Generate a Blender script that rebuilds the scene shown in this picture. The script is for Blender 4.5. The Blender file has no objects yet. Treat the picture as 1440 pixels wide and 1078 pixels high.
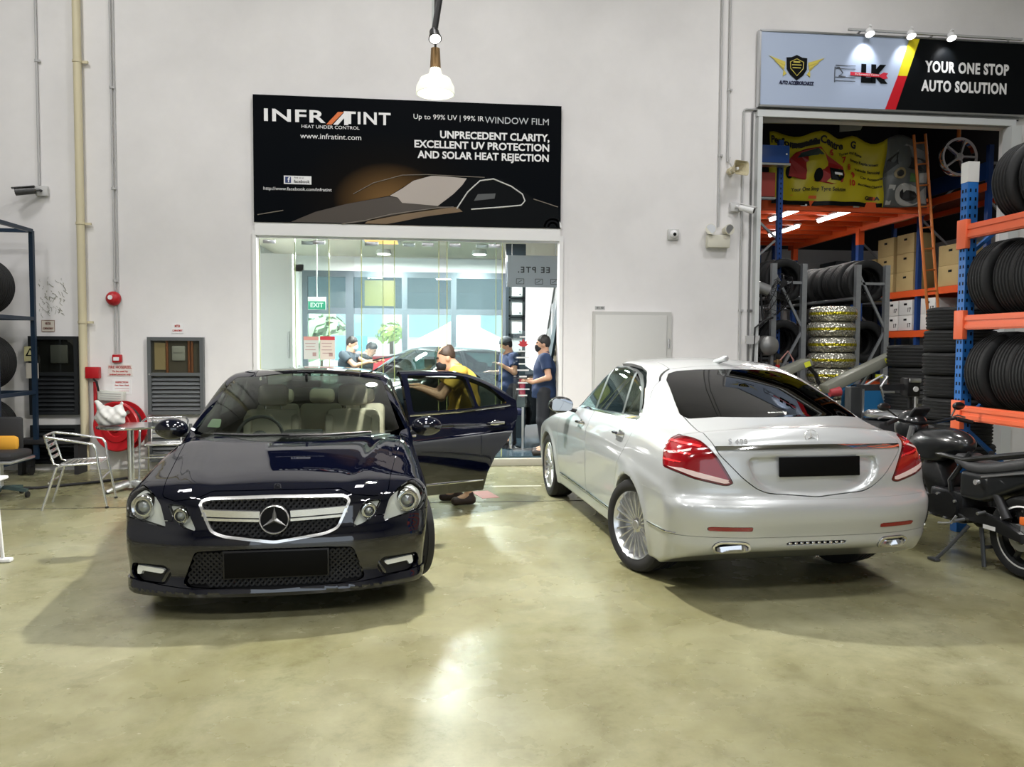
import bpy, bmesh, math, random
import numpy as np
from mathutils import Vector, Matrix
random.seed(7); rng = np.random.default_rng(7)
PI = math.pi; R = math.radians
SC = bpy.context.scene; COL = SC.collection
# ---------------------------------------------------------------- camera, exposure, world
cam_d = bpy.data.cameras.new('camera'); cam = bpy.data.objects.new('camera', cam_d); COL.objects.link(cam)
cam_d.sensor_width = 36; cam_d.lens = 27.0; cam_d.clip_start = .05; cam_d.clip_end = 200
CAM_YAW, CAM_PITCH, CAM_ROLL, CAM_H = R(5.99), R(2.73), R(.33), 1.66
_f = Vector((math.sin(CAM_YAW)*math.cos(CAM_PITCH), math.cos(CAM_YAW)*math.cos(CAM_PITCH), -math.sin(CAM_PITCH)))
_r = Vector((math.cos(CAM_YAW), -math.sin(CAM_YAW), 0)); _u = _r.cross(_f)
_r, _u = _r*math.cos(CAM_ROLL) + _u*math.sin(CAM_ROLL), _u*math.cos(CAM_ROLL) - _r*math.sin(CAM_ROLL)
cam.matrix_world = Matrix(((_r.x, _u.x, -_f.x, 0), (_r.y, _u.y, -_f.y, 0), (_r.z, _u.z, -_f.z, CAM_H), (0, 0, 0, 1)))
SC.camera = cam
SC.view_settings.view_transform = 'Standard'; SC.view_settings.look = 'None'
SC.view_settings.gamma = 1; SC.view_settings.use_curve_mapping = False
SC.view_settings.exposure = 0.0
SC.cycles.use_denoising = True
SC.cycles.max_bounces = 10; SC.cycles.transparent_max_bounces = 16; SC.cycles.transmission_bounces = 8
SC.cycles.caustics_reflective = False; SC.cycles.caustics_refractive = False
SC.cycles.sample_clamp_indirect = 6

YW = 10.68          # plane of the long white wall

wd = bpy.data.worlds.new('daylight'); SC.world = wd; wd.use_nodes = True
_b = wd.node_tree.nodes['Background']; _b.inputs[0].default_value = (.80, .90, 1.0, 1); _b.inputs[1].default_value = 1.6

def lamp(name, kind, loc, power, color=(1, 1, 1), size=.1, target=None, spot=None, size_y=None):
    d = bpy.data.lights.new(name, kind); d.energy = power; d.color = color
    if kind == 'AREA':
        d.size = size
        if size_y: d.shape = 'RECTANGLE'; d.size_y = size_y
    else: d.shadow_soft_size = size
    if spot: d.spot_size = R(spot); d.spot_blend = .6
    o = bpy.data.objects.new(name, d); COL.objects.link(o); o.location = loc
    if target is not None:
        o.rotation_euler = (Vector(target) - Vector(loc)).to_track_quat('-Z', 'Y').to_euler()
    return o
# hall fill: unseen rows of soft area lamps added overhead, and the pendant high-bay that hangs between the two cars
for _x in (-5, 0, 5):
    for _y, _p in ((-4, 230), (1.5, 190), (7.0, 150)):
        lamp('hall_fill', 'AREA', (_x, _y, 8.2), _p, (1, .985, .985), 1.0, (_x, _y + .01, 0))
lamp('pendant_light', 'SPOT', (.03, 6.5, 3.64), 900, (1, .97, .90), .07, (.03, 6.501, 0), 165)
# ---------------------------------------------------------------- numeric surface tools
def pch(xs, ys):
    xs = np.array(xs, float); ys = np.array(ys, float)
    h = np.diff(xs); s = np.diff(ys) / h
    m = np.empty_like(ys); m[0] = s[0]; m[-1] = s[-1]
    m[1:-1] = (s[:-1] * h[1:] + s[1:] * h[:-1]) / (h[1:] + h[:-1])
    def f(x):
        x = np.clip(x, xs[0], xs[-1])
        i = np.clip(np.searchsorted(xs, x, side='right') - 1, 0, len(h) - 1)
        t = (x - xs[i]) / h[i]; t2 = t * t; t3 = t2 * t
        return (2*t3 - 3*t2 + 1)*ys[i] + (t3 - 2*t2 + t)*h[i]*m[i] + (3*t2 - 2*t3)*ys[i+1] + (t3 - t2)*h[i]*m[i+1]
    return f

def smax(a, b, k):
    h = np.maximum(k - np.abs(a - b), 0) / k
    return np.maximum(a, b) + h * h * k * .25

def smin(a, b, k):
    h = np.maximum(k - np.abs(a - b), 0) / k
    return np.minimum(a, b) - h * h * k * .25

def capsule(p, a, b, ra, rb):
    a = np.array(a, float); b = np.array(b, float); d = b - a
    t = np.clip(((p - a) @ d) / max(d @ d, 1e-9), 0, 1)
    return np.linalg.norm(p - a - t[..., None] * d, axis=-1) - (ra + (rb - ra) * t)

def ellipsoid(p, c, r):
    q = (p - np.array(c, float)) / np.array(r, float)
    n = np.linalg.norm(q, axis=-1)
    return (n - 1) * min(r)

def sdf_mesh(f, lo, hi, h, newton=3):
    """surface net of f(x,y,z)=0 : vertices, triangles (outward)"""
    ax = [np.arange(lo[i], hi[i] + h, h) for i in range(3)]
    n = [len(a) for a in ax]
    X, Y, Z = np.meshgrid(*ax, indexing='ij')
    val = f(X.ravel(), Y.ravel(), Z.ravel()).reshape(n)
    ins = val < 0
    cn = [k - 1 for k in n]
    acc = np.zeros(cn + [3]); cnt = np.zeros(cn)
    base = [np.arange(k) for k in cn]
    I = np.stack(np.meshgrid(*base, indexing='ij'), -1).astype(float)
    cor = [(i, j, k) for i in (0, 1) for j in (0, 1) for k in (0, 1)]
    def sl(a, c): return a[c[0]:c[0]+cn[0], c[1]:c[1]+cn[1], c[2]:c[2]+cn[2]]
    for a in cor:
        for d in range(3):
            if a[d] == 0:
                b = list(a); b[d] = 1
                va, vb = sl(val, a), sl(val, b)
                m = (va < 0) != (vb < 0)
                t = np.where(m, va / np.where(m, va - vb, 1), 0)
                for q in range(3):
                    acc[..., q] += m * ((t if q == d else 0) + a[q])
                cnt += m
    act = cnt > 0
    idx = -np.ones(cn, int); idx[act] = np.arange(act.sum())
    V = acc[act] / cnt[act][:, None] + I[act]
    V = V * h + np.array([a[0] for a in ax])
    T = []
    for d in range(3):
        e, g = [(1, 2), (2, 0), (0, 1)][d]
        s0 = [slice(1, k - 1) for k in n]; s0[d] = slice(0, n[d] - 1)
        s1 = list(s0); s1[d] = slice(1, n[d])
        A, B = ins[tuple(s0)], ins[tuple(s1)]
        P = np.argwhere(A != B)
        if not len(P): continue
        fl = A[tuple(P.T)]
        off = np.ones(3, int); off[d] = 0
        P = P + off
        def cell(de, dg):
            q = P.copy(); q[:, e] -= de; q[:, g] -= dg
            return idx[tuple(q.T)]
        a, b, c, dd = cell(1, 1), cell(0, 1), cell(0, 0), cell(1, 0)
        quad = np.where(fl[:, None], np.stack([a, b, c, dd], 1), np.stack([a, dd, c, b], 1))
        T.append(quad)
    Q = np.concatenate(T)
    for _ in range(newton):
        g, v = grad(f, V)
        V = V - np.clip(v / np.maximum((g * g).sum(1), .05), -h, h)[:, None] * g
    return V, np.concatenate([Q[:, [0, 1, 2]], Q[:, [0, 2, 3]]])

def grad(f, V, e=1e-3):
    v = f(V[:, 0], V[:, 1], V[:, 2]); g = np.empty_like(V)
    for i in range(3):
        d = np.zeros(3); d[i] = e
        A = V + d; B = V - d
        g[:, i] = (f(A[:, 0], A[:, 1], A[:, 2]) - f(B[:, 0], B[:, 1], B[:, 2])) / (2 * e)
    return g, v

def poly(px, py, pts):
    """signed distance to a 2D polygon, negative inside"""
    p = np.array(pts, float); d = np.full(px.shape, 1e9); s = np.zeros(px.shape, bool)
    for i in range(len(p)):
        a, b = p[i - 1], p[i]; e = b - a
        wx, wy = px - a[0], py - a[1]
        t = np.clip((wx * e[0] + wy * e[1]) / max(e @ e, 1e-12), 0, 1)
        d = np.minimum(d, np.hypot(wx - t * e[0], wy - t * e[1]))
        if a[1] != b[1]:
            c = (py < a[1]) != (py < b[1])
            s ^= c & (px < (b[0] - a[0]) * (py - a[1]) / (b[1] - a[1]) + a[0])
    return np.where(s, -d, d)

def rnd(pts, r=.02, n=4):
    """round the corners of a polygon"""
    out = []; p = np.array(pts, float)
    for i in range(len(p)):
        a, b, c = p[i - 1], p[i], p[(i + 1) % len(p)]
        u, v = a - b, c - b
        ra = min(r, .45 * np.linalg.norm(u)); rb = min(r, .45 * np.linalg.norm(v))
        u = b + u / np.linalg.norm(u) * ra; v = b + v / np.linalg.norm(v) * rb
        for k in range(n + 1):
            t = k / n; out.append(tuple((1-t)**2 * u + 2*t*(1-t) * b + t*t * v))
    return out

def clip(M, d):
    """keep the part of a triangle mesh where d <= 0 (d per vertex)"""
    V, T = M
    i = d[T] <= 0; k = i.sum(1)
    out = [T[k == 3]]; E = []
    def cyc(T, r): return np.stack([np.take_along_axis(T, (r[:, None] + q) % 3, 1)[:, 0] for q in range(3)], 1)
    newV = []; base = len(V); store = {}
    one = T[k == 1]; two = T[k == 2]
    if len(one): one = cyc(one, np.argmax(i[k == 1], 1))
    if len(two): two = cyc(two, np.argmin(i[k == 2], 1))
    pairs = []
    if len(one): pairs += [one[:, [0, 1]], one[:, [0, 2]]]
    if len(two): pairs += [two[:, [0, 1]], two[:, [0, 2]]]
    if not pairs: 
        return compact(V, out[0])
    P = np.sort(np.concatenate(pairs), 1)
    U, inv = np.unique(P, axis=0, return_inverse=True); inv = inv.ravel()
    a, b = d[U[:, 0]], d[U[:, 1]]
    t = (a / np.where(a == b, 1, a - b))[:, None]
    NV = V[U[:, 0]] * (1 - t) + V[U[:, 1]] * t
    ids = inv + base; o = 0
    if len(one):
        m = len(one); out.append(np.stack([one[:, 0], ids[:m], ids[m:2*m]], 1)); o = 2 * m
    if len(two):
        m = len(two); p, q = ids[o:o+m], ids[o+m:o+2*m]
        out.append(np.stack([p, two[:, 1], two[:, 2]], 1)); out.append(np.stack([p, two[:, 2], q], 1))
    return compact(np.concatenate([V, NV]), np.concatenate(out))

def compact(V, T):
    u, inv = np.unique(T, return_inverse=True)
    return V[u], inv.reshape(T.shape)

def mjoin(*Ms):
    Vs, Ts, o = [], [], 0
    for V, T in Ms: Vs.append(V); Ts.append(T + o); o += len(V)
    return np.concatenate(Vs), np.concatenate(Ts)

def vnorm(M):
    V, T = M; N = np.zeros_like(V)
    fn = np.cross(V[T[:, 1]] - V[T[:, 0]], V[T[:, 2]] - V[T[:, 0]])
    for i in range(3): np.add.at(N, T[:, i], fn)
    return N / np.maximum(np.linalg.norm(N, axis=1), 1e-12)[:, None]

def shell(M, t, out=0.0, N=None):
    """give a surface thickness: outer skin moved out, inner copy t below it, closed rim"""
    V, T = M; N = vnorm(M) if N is None else N
    A = V + N * out; B = A - N * t; n = len(V)
    e = np.concatenate([T[:, [0, 1]], T[:, [1, 2]], T[:, [2, 0]]])
    key = e[:, 0] * (n + 1) + e[:, 1]; rk = e[:, 1] * (n + 1) + e[:, 0]
    r = e[~np.isin(key, rk)]
    return (np.concatenate([A, B]),
            np.concatenate([T, T[:, ::-1] + n,
                            np.stack([r[:, 0], r[:, 0] + n, r[:, 1] + n], 1), np.stack([r[:, 0], r[:, 1] + n, r[:, 1]], 1)]))

def ray_x(f, y, z, x0, x1, n=160):
    """first surface crossing walking along x from x0 to x1"""
    y = np.atleast_1d(np.array(y, float)); z = np.atleast_1d(np.array(z, float)); y, z = np.broadcast_arrays(y, z)
    x = np.full(y.shape, float(x0)); st = (x1 - x0) / n; done = np.zeros(y.shape, bool); hit = np.full(y.shape, np.nan)
    for i in range(n):
        v = f(x, y, z); new = (v < 0) & ~done
        if new.any():
            a = x - st; b = x.copy()
            for _ in range(14):
                m = (a + b) / 2; neg = f(m, y, z) < 0
                b = np.where(neg, m, b); a = np.where(neg, a, m)
            hit = np.where(new, (a + b) / 2, hit); done |= new
        if done.all(): break
        x = x + st
    return hit
# ---------------------------------------------------------------- car body surfaces (x back from the nose, y across, z up)
def car_sdf(P):
    W0, SEC, NOSE, TAIL, ZC = (pch(*P[k]) for k in ('W0', 'SEC', 'NOSE', 'TAIL', 'ZC'))
    L = P['L']; xw, zw, xw2, zw2 = P['ws']; xb, zb, xb2, zb2 = P['bl']
    mw = (zw2 - zw) / (xw2 - xw); mb = (zb2 - zb) / (xb2 - xb)
    WG = pch(*P['WG']); ROOF = pch(*P['ROOF']); CR = pch(*P['CROWN'])
    fa, ra, wr, wz = P['axf'], P['axr'], P['arch'], P['wz']
    zline = pch(*P['LINE'])
    def f(x, y, z):
        y = np.abs(y)
        w = W0(x) + SEC(z)
        dl = z - zline(x)
        w = w + P['line_a'] * np.exp(-(dl / .05) ** 2) * (dl > 0) + P['line_a'] * np.exp(-(dl / .16) ** 2) * (dl <= 0)
        for a in (fa, ra):
            r = np.sqrt((x - a) ** 2 + (z - wz) ** 2)
            w = w + .014 * np.exp(-((r - wr - .01) / .045) ** 2)
        side = (y - w)
        top = (z - (ZC(x) - CR(x) * (y / .8) ** 2.2 + P['ridge'](x, y))) * .96
        fr = (NOSE(z) + P['nose_c'] * (y / .93) ** P['nose_p'] - x) * .9
        re = (x - (TAIL(z) - P['tail_c'] * (y / .93) ** P['tail_p'])) * .9
        g = smax(side, top, P['k_side'])
        g = smax(g, fr, P['k_fr'])
        g = smax(g, re, P['k_re'])
        zb_ = P['zbot'] + P['zrise'] * np.clip((x - L + .5) / .5, 0, 1)
        g = smax(g, zb_ - z, .03)
        # cabin
        yy = (y / .7) ** 2
        ws = (z - (zw + mw * (x - P['ws_c'] * yy - xw) + .05 * np.clip((x - xw) / (xw2 - xw), 0, 1) * (1 - np.clip((x - xw) / (xw2 - xw), 0, 1)))) / math.sqrt(1 + mw * mw)
        bl = (z - (zb + mb * (x + P['bl_c'] * yy - xb))) / math.sqrt(1 + mb * mb)
        rf = (z - (ROOF(x) - .045 * (y / .6) ** 2)) * .97
        wg = WG(x) - P['tumble'] * (z - .95) - .10 * np.maximum(z - .95, 0) ** 2
        sd = (y - wg) * .92
        c = smax(ws, rf, P['k_ws']); c = smax(c, bl, P['k_bl']); c = smax(c, sd, P['k_gs'])
        c = np.maximum(np.maximum(c, .9 - z), x - P['L'] + .30)
        g = smin(g, c, P['k_belt'])
        for a in (fa, ra):
            r = wr - np.sqrt((x - a) ** 2 + (z - wz) ** 2)
            g = smax(g, np.minimum(r, y - .52), .012)
        for cut in P.get('cuts', ()):
            g = smax(g, -cut(x, y, z), .015)
        return g
    return f

def navy_ridge(x, y):
    t = np.clip((x - .2) / 1.1, 0, 1)
    yr = .50 + .17 * t
    a = np.clip((1.45 - x) / .3, 0, 1) * np.clip((x - .02) / .15, 0, 1)
    return a * (.020 * np.exp(-((y - yr) / .07) ** 2) + .02 * np.clip((y - yr) / .1, 0, 1) * np.clip((.95 - y) / .15, 0, 1))

NAVY = dict(L=4.87, axf=.83, axr=3.70, arch=.352, wz=.325, zbot=.16, zrise=.06,
    W0=([0, .3, .6, .85, 1.3, 2.4, 3.3, 3.75, 4.3, 4.87], [.925, .93, .928, .922, .91, .908, .91, .915, .90, .84]),
    SEC=([.1, .2, .3, .45, .62, .75, .86, .95, 1.1], [-.05, -.035, -.025, -.008, 0, -.006, -.022, -.055, -.13]),
    NOSE=([.08, .17, .21, .27, .40, .48, .56, .70, .76, .81, .86], [.03, .0, .015, .03, .022, .025, .055, .085, .12, .19, .34]),
    TAIL=([.15, .3, .5, .65, .8, 1.0, 1.1], [4.80, 4.84, 4.87, 4.86, 4.84, 4.80, 4.76]),
    ZC=([0, .08, .16, .3, .6, .95, 1.25, 1.5, 2.4, 3.4, 4.0, 4.4, 4.87], [.70, .752, .785, .83, .895, .95, .985, 1.0, 1.0, 1.03, 1.07, 1.075, 1.05]),
    CROWN=([0, .4, 1.2, 2, 4, 4.8], [.05, .07, .05, .03, .03, .04]),
    nose_c=.23, nose_p=3.0, tail_c=.22, tail_p=3, k_side=.085, k_fr=.07, k_re=.09,
    ws=(1.20, .955, 2.05, 1.405), ws_c=.20, bl=(4.13, 1.06, 3.40, 1.405), bl_c=.2,
    ROOF=([1.5, 2.0, 2.6, 3.2, 3.8], [1.385, 1.445, 1.468, 1.45, 1.37]),
    WG=([1.2, 1.8, 2.5, 3.3, 4.1], [.865, .875, .875, .86, .79]), tumble=.36, k_ws=.08, k_bl=.10, k_gs=.06, k_belt=.025,
    LINE=([0, .8, 2.5, 4.0, 4.87], [.70, .72, .76, .82, .84]), line_a=.010, ridge=navy_ridge)

def silver_ridge(x, y):
    t = np.clip((x - .3) / 1.1, 0, 1); yr = .55 + .15 * t
    a = np.clip((1.5 - x) / .3, 0, 1) * np.clip((x - .1) / .15, 0, 1)
    lip = .016 * np.exp(-((x - 4.58 + .16 * (y / .8) ** 2) / .05) ** 2) * (x > 3.9)
    return a * .014 * np.exp(-((y - yr) / .08) ** 2) + lip

def plate_recess(x, y, z):
    # trunk-lid hollow round the number plate
    q = poly(y, z, rnd([(-.1, .965), (.45, .965), (.43, .85), (.36, .775), (.22, .735), (-.1, .725)], .05))
    return smax(q, (4.705 - .2 * np.abs(.86 - z) ** 1.3) - x + .12 * (y / .93) ** 3, .03) if False else smax(q, (4.72 - .25 * np.maximum(z - .86, 0) + .1 * np.maximum(.82 - z, 0)) - .2 * (y / .93) ** 2.4 - x, .03)

SILVER = dict(L=4.80, axf=.86, axr=3.78, arch=.372, wz=.345, zbot=.20, zrise=.20,
    W0=([0, .3, .6, .9, 1.4, 2.4, 3.3, 3.8, 4.2, 4.5, 4.8], [.88, .91, .925, .93, .92, .917, .925, .935, .935, .932, .925]),
    SEC=([.1, .22, .32, .45, .62, .80, .95, 1.05, 1.2], [-.05, -.04, -.02, -.004, 0, -.004, -.03, -.065, -.15]),
    NOSE=([.1, .2, .35, .5, .65, .8, .9, 1.0], [.05, .02, 0, .01, .05, .12, .2, .4]),
    TAIL=([.2, .34, .40, .46, .60, .66, .72, .85, 1.0, 1.06, 1.15], [4.66, 4.72, 4.755, 4.765, 4.795, 4.79, 4.75, 4.735, 4.705, 4.69, 4.65]),
    ZC=([0, .1, .2, .4, .7, 1.0, 1.35, 1.6, 2.4, 3.4, 3.9, 4.2, 4.5, 4.62, 4.8], [.70, .77, .82, .89, .96, 1.01, 1.05, 1.06, 1.07, 1.13, 1.165, 1.158, 1.135, 1.122, 1.09]),
    CROWN=([0, .4, 1.2, 2, 3.6, 4.3, 4.8], [.05, .07, .05, .02, .03, .07, .10]),
    nose_c=.30, nose_p=2.8, tail_c=.19, tail_p=3.6, k_side=.11, k_fr=.09, k_re=.09,
    ws=(1.28, 1.0, 2.12, 1.475), ws_c=.26, bl=(4.40, 1.165, 3.32, 1.548), bl_c=.26,
    ROOF=([1.5, 2.0, 2.6, 3.2, 3.8], [1.48, 1.545, 1.575, 1.55, 1.46]),
    WG=([1.2, 1.8, 2.5, 3.3, 4.3], [.84, .87, .885, 0.875, .80]), tumble=.37, k_ws=.1, k_bl=.09, k_gs=.09, k_belt=.05,
    LINE=([0, .8, 2.2, 3.5, 4.8], [.86, .90, .88, .80, .70]), line_a=.012, ridge=silver_ridge, cuts=(plate_recess,))
# ---------------------------------------------------------------- materials
MATS = {}
def mat(name, col=(.8, .8, .8), rough=.5, metal=0., coat=0., cior=1.5, emis=None, estr=1., trans=0., ior=1.45, spec=None, alpha=None, bump=None, var=None, flake=False):
    if name in MATS: return MATS[name]
    m = bpy.data.materials.new(name); m.use_nodes = True; nt = m.node_tree; b = nt.nodes['Principled BSDF']
    c = (*col, 1); b.inputs['Base Color'].default_value = c
    b.inputs['Roughness'].default_value = rough; b.inputs['Metallic'].default_value = metal
    b.inputs['Coat Weight'].default_value = coat; b.inputs['Coat Roughness'].default_value = .03; b.inputs['Coat IOR'].default_value = cior
    b.inputs['IOR'].default_value = ior; b.inputs['Transmission Weight'].default_value = trans
    if spec is not None: b.inputs['Specular IOR Level'].default_value = spec
    if emis: b.inputs['Emission Color'].default_value = (*emis, 1); b.inputs['Emission Strength'].default_value = estr
    if alpha is not None: b.inputs['Alpha'].default_value = alpha
    if bump or var:
        tc = nt.nodes.new('ShaderNodeTexCoord'); n = nt.nodes.new('ShaderNodeTexNoise')
        s, a = bump or var[:2]
        n.inputs['Scale'].default_value = s; n.inputs['Detail'].default_value = 6
        nt.links.new(tc.outputs['Object'], n.inputs['Vector'])
        if bump:
            bp = nt.nodes.new('ShaderNodeBump'); bp.inputs['Strength'].default_value = a; bp.inputs['Distance'].default_value = .01
            nt.links.new(n.outputs['Fac'], bp.inputs['Height']); nt.links.new(bp.outputs['Normal'], b.inputs['Normal'])
        if var:
            mx = nt.nodes.new('ShaderNodeMix'); mx.data_type = 'RGBA'
            mx.inputs[6].default_value = c; mx.inputs[7].default_value = (*[v * (1 - a) for v in col], 1)
            nt.links.new(n.outputs['Fac'], mx.inputs[0]); nt.links.new(mx.outputs[2], b.inputs['Base Color'])
    MATS[name] = m; return m

def thin_glass(name, tint, refl_rough=.0, density=1.):
    """clear pane: mirror-like Fresnel reflection over a tinted see-through sheet"""
    if name in MATS: return MATS[name]
    m = bpy.data.materials.new(name); m.use_nodes = True; nt = m.node_tree; nt.nodes.clear()
    o = nt.nodes.new('ShaderNodeOutputMaterial'); mx = nt.nodes.new('ShaderNodeMixShader')
    t = nt.nodes.new('ShaderNodeBsdfTransparent'); t.inputs[0].default_value = (*tint, 1)
    g = nt.nodes.new('ShaderNodeBsdfGlossy'); g.inputs['Roughness'].default_value = refl_rough; g.inputs[0].default_value = (1, 1, 1, 1)
    f = nt.nodes.new('ShaderNodeFresnel'); f.inputs[0].default_value = 1.5
    ge = nt.nodes.new('ShaderNodeNewGeometry'); mr = nt.nodes.new('ShaderNodeMapRange'); mr.inputs[3].default_value = 1.5; mr.inputs[4].default_value = 1 / 1.5
    nt.links.new(ge.outputs['Backfacing'], mr.inputs[0]); nt.links.new(mr.outputs[0], f.inputs[0])
    nt.links.new(f.outputs[0], mx.inputs[0]); nt.links.new(t.outputs[0], mx.inputs[1]); nt.links.new(g.outputs[0], mx.inputs[2])
    nt.links.new(mx.outputs[0], o.inputs[0]); MATS[name] = m; return m

# ---------------------------------------------------------------- objects
def tag(o, label=None, cat=None, group=None, kind=None):
    if label: o['label'] = label
    if cat: o['category'] = cat
    if group: o['group'] = group
    if kind: o['kind'] = kind
    return o

def thing(name, label, cat, loc=(0, 0, 0), rz=0, group=None, rot=None, scale=None):
    o = bpy.data.objects.new(name, None); COL.objects.link(o); o.empty_display_size = .1
    o.location = loc; o.rotation_euler = rot or (0, 0, rz)
    if scale: o.scale = scale
    return tag(o, label, cat, group)

def obj(name, V, F, m, parent=None, smooth=True, loc=None, label=None):
    me = bpy.data.meshes.new(name); V = np.asarray(V, float)
    me.from_pydata(V.tolist(), [], F.tolist() if isinstance(F, np.ndarray) else F); me.update()
    if m is not None: me.materials.append(m)
    o = bpy.data.objects.new(name, me); COL.objects.link(o)
    if parent: o.parent = parent
    if loc: o.location = loc
    if smooth is True: me.polygons.foreach_set('use_smooth', [True] * len(me.polygons))
    elif smooth: me.polygons.foreach_set('use_smooth', [True] * len(me.polygons)); me.set_sharp_from_angle(angle=R(smooth))
    if label: o['label'] = label
    return o

def copy_tree(o, parent=None, **kw):
    c = o.copy(); COL.objects.link(c)
    if parent: c.parent = parent
    for ch in list(o.children): copy_tree(ch, c)
    for k, v in kw.items(): setattr(c, k, v)
    return c

def drop(o):
    for ch in list(o.children): drop(ch)
    bpy.data.objects.remove(o)

class MB:
    """collects shapes that make ONE mesh"""
    def __init__(s): s.V = []; s.F = []; s.M = []; s.mi = 0; s.X = Matrix()
    def add(s, V, F, X=None):
        X = s.X @ X if X is not None else s.X
        o = len(s.V)
        s.V += [tuple(X @ Vector(v)) for v in V]; s.F += [tuple(int(i) + o for i in f) for f in F]; s.M += [s.mi] * len(F)
        return s
    def box(s, c, d, rz=0, rx=0, ry=0, bev=0):
        b = bmesh.new(); bmesh.ops.create_cube(b, size=1)
        for v in b.verts: v.co = Vector((v.co.x * d[0], v.co.y * d[1], v.co.z * d[2]))
        if bev: bmesh.ops.bevel(b, geom=b.edges[:], offset=min(bev, .45 * min(d)), segments=2, affect='EDGES', profile=.5)
        b.verts.index_update()
        X = Matrix.Translation(c) @ Matrix.Rotation(rz, 4, 'Z') @ Matrix.Rotation(ry, 4, 'Y') @ Matrix.Rotation(rx, 4, 'X')
        s.add([v.co for v in b.verts], [[v.index for v in f.verts] for f in b.faces], X); b.free(); return s
    def bar(s, p, q, w, h, up=(0, 0, 1), bev=0):
        p, q = Vector(p), Vector(q); d = (q - p); L = d.length; d.normalize(); u = Vector(up)
        if abs(d.dot(u)) > .98: u = Vector((0, 1, 0))
        x = d.cross(u).normalized(); u = x.cross(d)
        X = Matrix.Translation((p + q) / 2) @ Matrix((x, d, u)).transposed().to_4x4()
        keep = s.X; s.X = s.X @ X; s.box((0, 0, 0), (w, L, h), bev=bev); s.X = keep; return s
    def cyl(s, p, q, r, r2=None, n=16, cap=True):
        p, q = Vector(p), Vector(q); r2 = r if r2 is None else r2; d = (q - p).normalized()
        a = d.orthogonal().normalized(); b = d.cross(a); V = []
        for c, rr in ((p, r), (q, r2)):
            for i in range(n):
                t = 2 * PI * i / n; V.append(c + (a * math.cos(t) + b * math.sin(t)) * rr)
        F = [(i, (i + 1) % n, n + (i + 1) % n, n + i) for i in range(n)]
        if cap: F += [tuple(range(n))[::-1], tuple(range(n, 2 * n))]
        return s.add(V, F)
    def tube(s, pts, r, n=8, close=False):
        P = [Vector(p) for p in pts]; N = len(P); V = []; a = None
        rr = r if hasattr(r, '__len__') else [r] * N
        for i in range(N):
            if close: t = (P[(i + 1) % N] - P[i - 1]).normalized()
            else: t = (P[min(i + 1, N - 1)] - P[max(i - 1, 0)]).normalized()
            a = (a - t * a.dot(t)).normalized() if a is not None and (a - t * a.dot(t)).length > 1e-4 else t.orthogonal().normalized()
            b = t.cross(a)
            for k in range(n): V.append(P[i] + (a * math.cos(2 * PI * k / n) + b * math.sin(2 * PI * k / n)) * rr[i])
        F = []
        for i in range(N if close else N - 1):
            j = (i + 1) % N
            for k in range(n): F.append((i * n + k, i * n + (k + 1) % n, j * n + (k + 1) % n, j * n + k))
        if not close: F += [tuple(range(n))[::-1], tuple((N - 1) * n + k for k in range(n))]
        return s.add(V, F)
    def lathe(s, prof, n=32, X=None, close=False, arc=None):
        """prof: (r,z) list turned about z"""
        V = []; m = len(prof); steps = n if arc is None else n + 1
        for i in range(steps):
            t = (2 * PI if arc is None else arc) * i / n
            V += [(r * math.cos(t), r * math.sin(t), z) for r, z in prof]
        F = []
        for i in range(n):
            j = (i + 1) % n if arc is None else i + 1
            for k in range(m if close else m - 1):
                l = (k + 1) % m; F.append((i * m + k, j * m + k, j * m + l, i * m + l))
        return s.add(V, F, X)
    def prism(s, pts, d0, d1, axis='y'):
        """2D outline pushed from d0 to d1 along an axis; the outline lies in the other two axes (x,z | x,y | y,z)"""
        n = len(pts)
        def P(u, v, d): return {'y': (u, d, v), 'z': (u, v, d), 'x': (d, u, v)}[axis]
        V = [P(u, v, d0) for u, v in pts] + [P(u, v, d1) for u, v in pts]
        F = [tuple(range(n)), tuple(range(2 * n - 1, n - 1, -1))] + [(i, n + i, n + (i + 1) % n, (i + 1) % n) for i in range(n)]
        return s.add(V, F)
    def sphere(s, c, r, n=12, m=8):
        rx, ry, rz = r if hasattr(r, '__len__') else (r, r, r); V = [(c[0], c[1], c[2] - rz)]
        for i in range(1, m):
            a = -PI / 2 + PI * i / m
            V += [(c[0] + rx * math.cos(a) * math.cos(2 * PI * k / n), c[1] + ry * math.cos(a) * math.sin(2 * PI * k / n), c[2] + rz * math.sin(a)) for k in range(n)]
        V.append((c[0], c[1], c[2] + rz)); F = [(0, 1 + (k + 1) % n, 1 + k) for k in range(n)]
        for i in range(m - 2):
            o = 1 + i * n; F += [(o + k, o + (k + 1) % n, o + n + (k + 1) % n, o + n + k) for k in range(n)]
        o = 1 + (m - 2) * n; F += [(o + k, o + (k + 1) % n, len(V) - 1) for k in range(n)]
        return s.add(V, F)
    def build(s, name, m, parent=None, smooth=40, loc=None, label=None):
        b = bmesh.new(); vs = [b.verts.new(v) for v in s.V]
        for f, k in zip(s.F, s.M):
            try: fc = b.faces.new([vs[i] for i in f]); fc.material_index = k
            except ValueError: pass
        bmesh.ops.recalc_face_normals(b, faces=b.faces[:])
        me = bpy.data.meshes.new(name); b.to_mesh(me); b.free()
        for q in (m if isinstance(m, (list, tuple)) else [m]): me.materials.append(q)
        o = bpy.data.objects.new(name, me); COL.objects.link(o)
        if parent: o.parent = parent
        if loc: o.location = loc
        if smooth:
            me.polygons.foreach_set('use_smooth', [True] * len(me.polygons))
            if smooth is not True: me.set_sharp_from_angle(angle=R(smooth))
        if label: o['label'] = label
        return o

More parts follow.
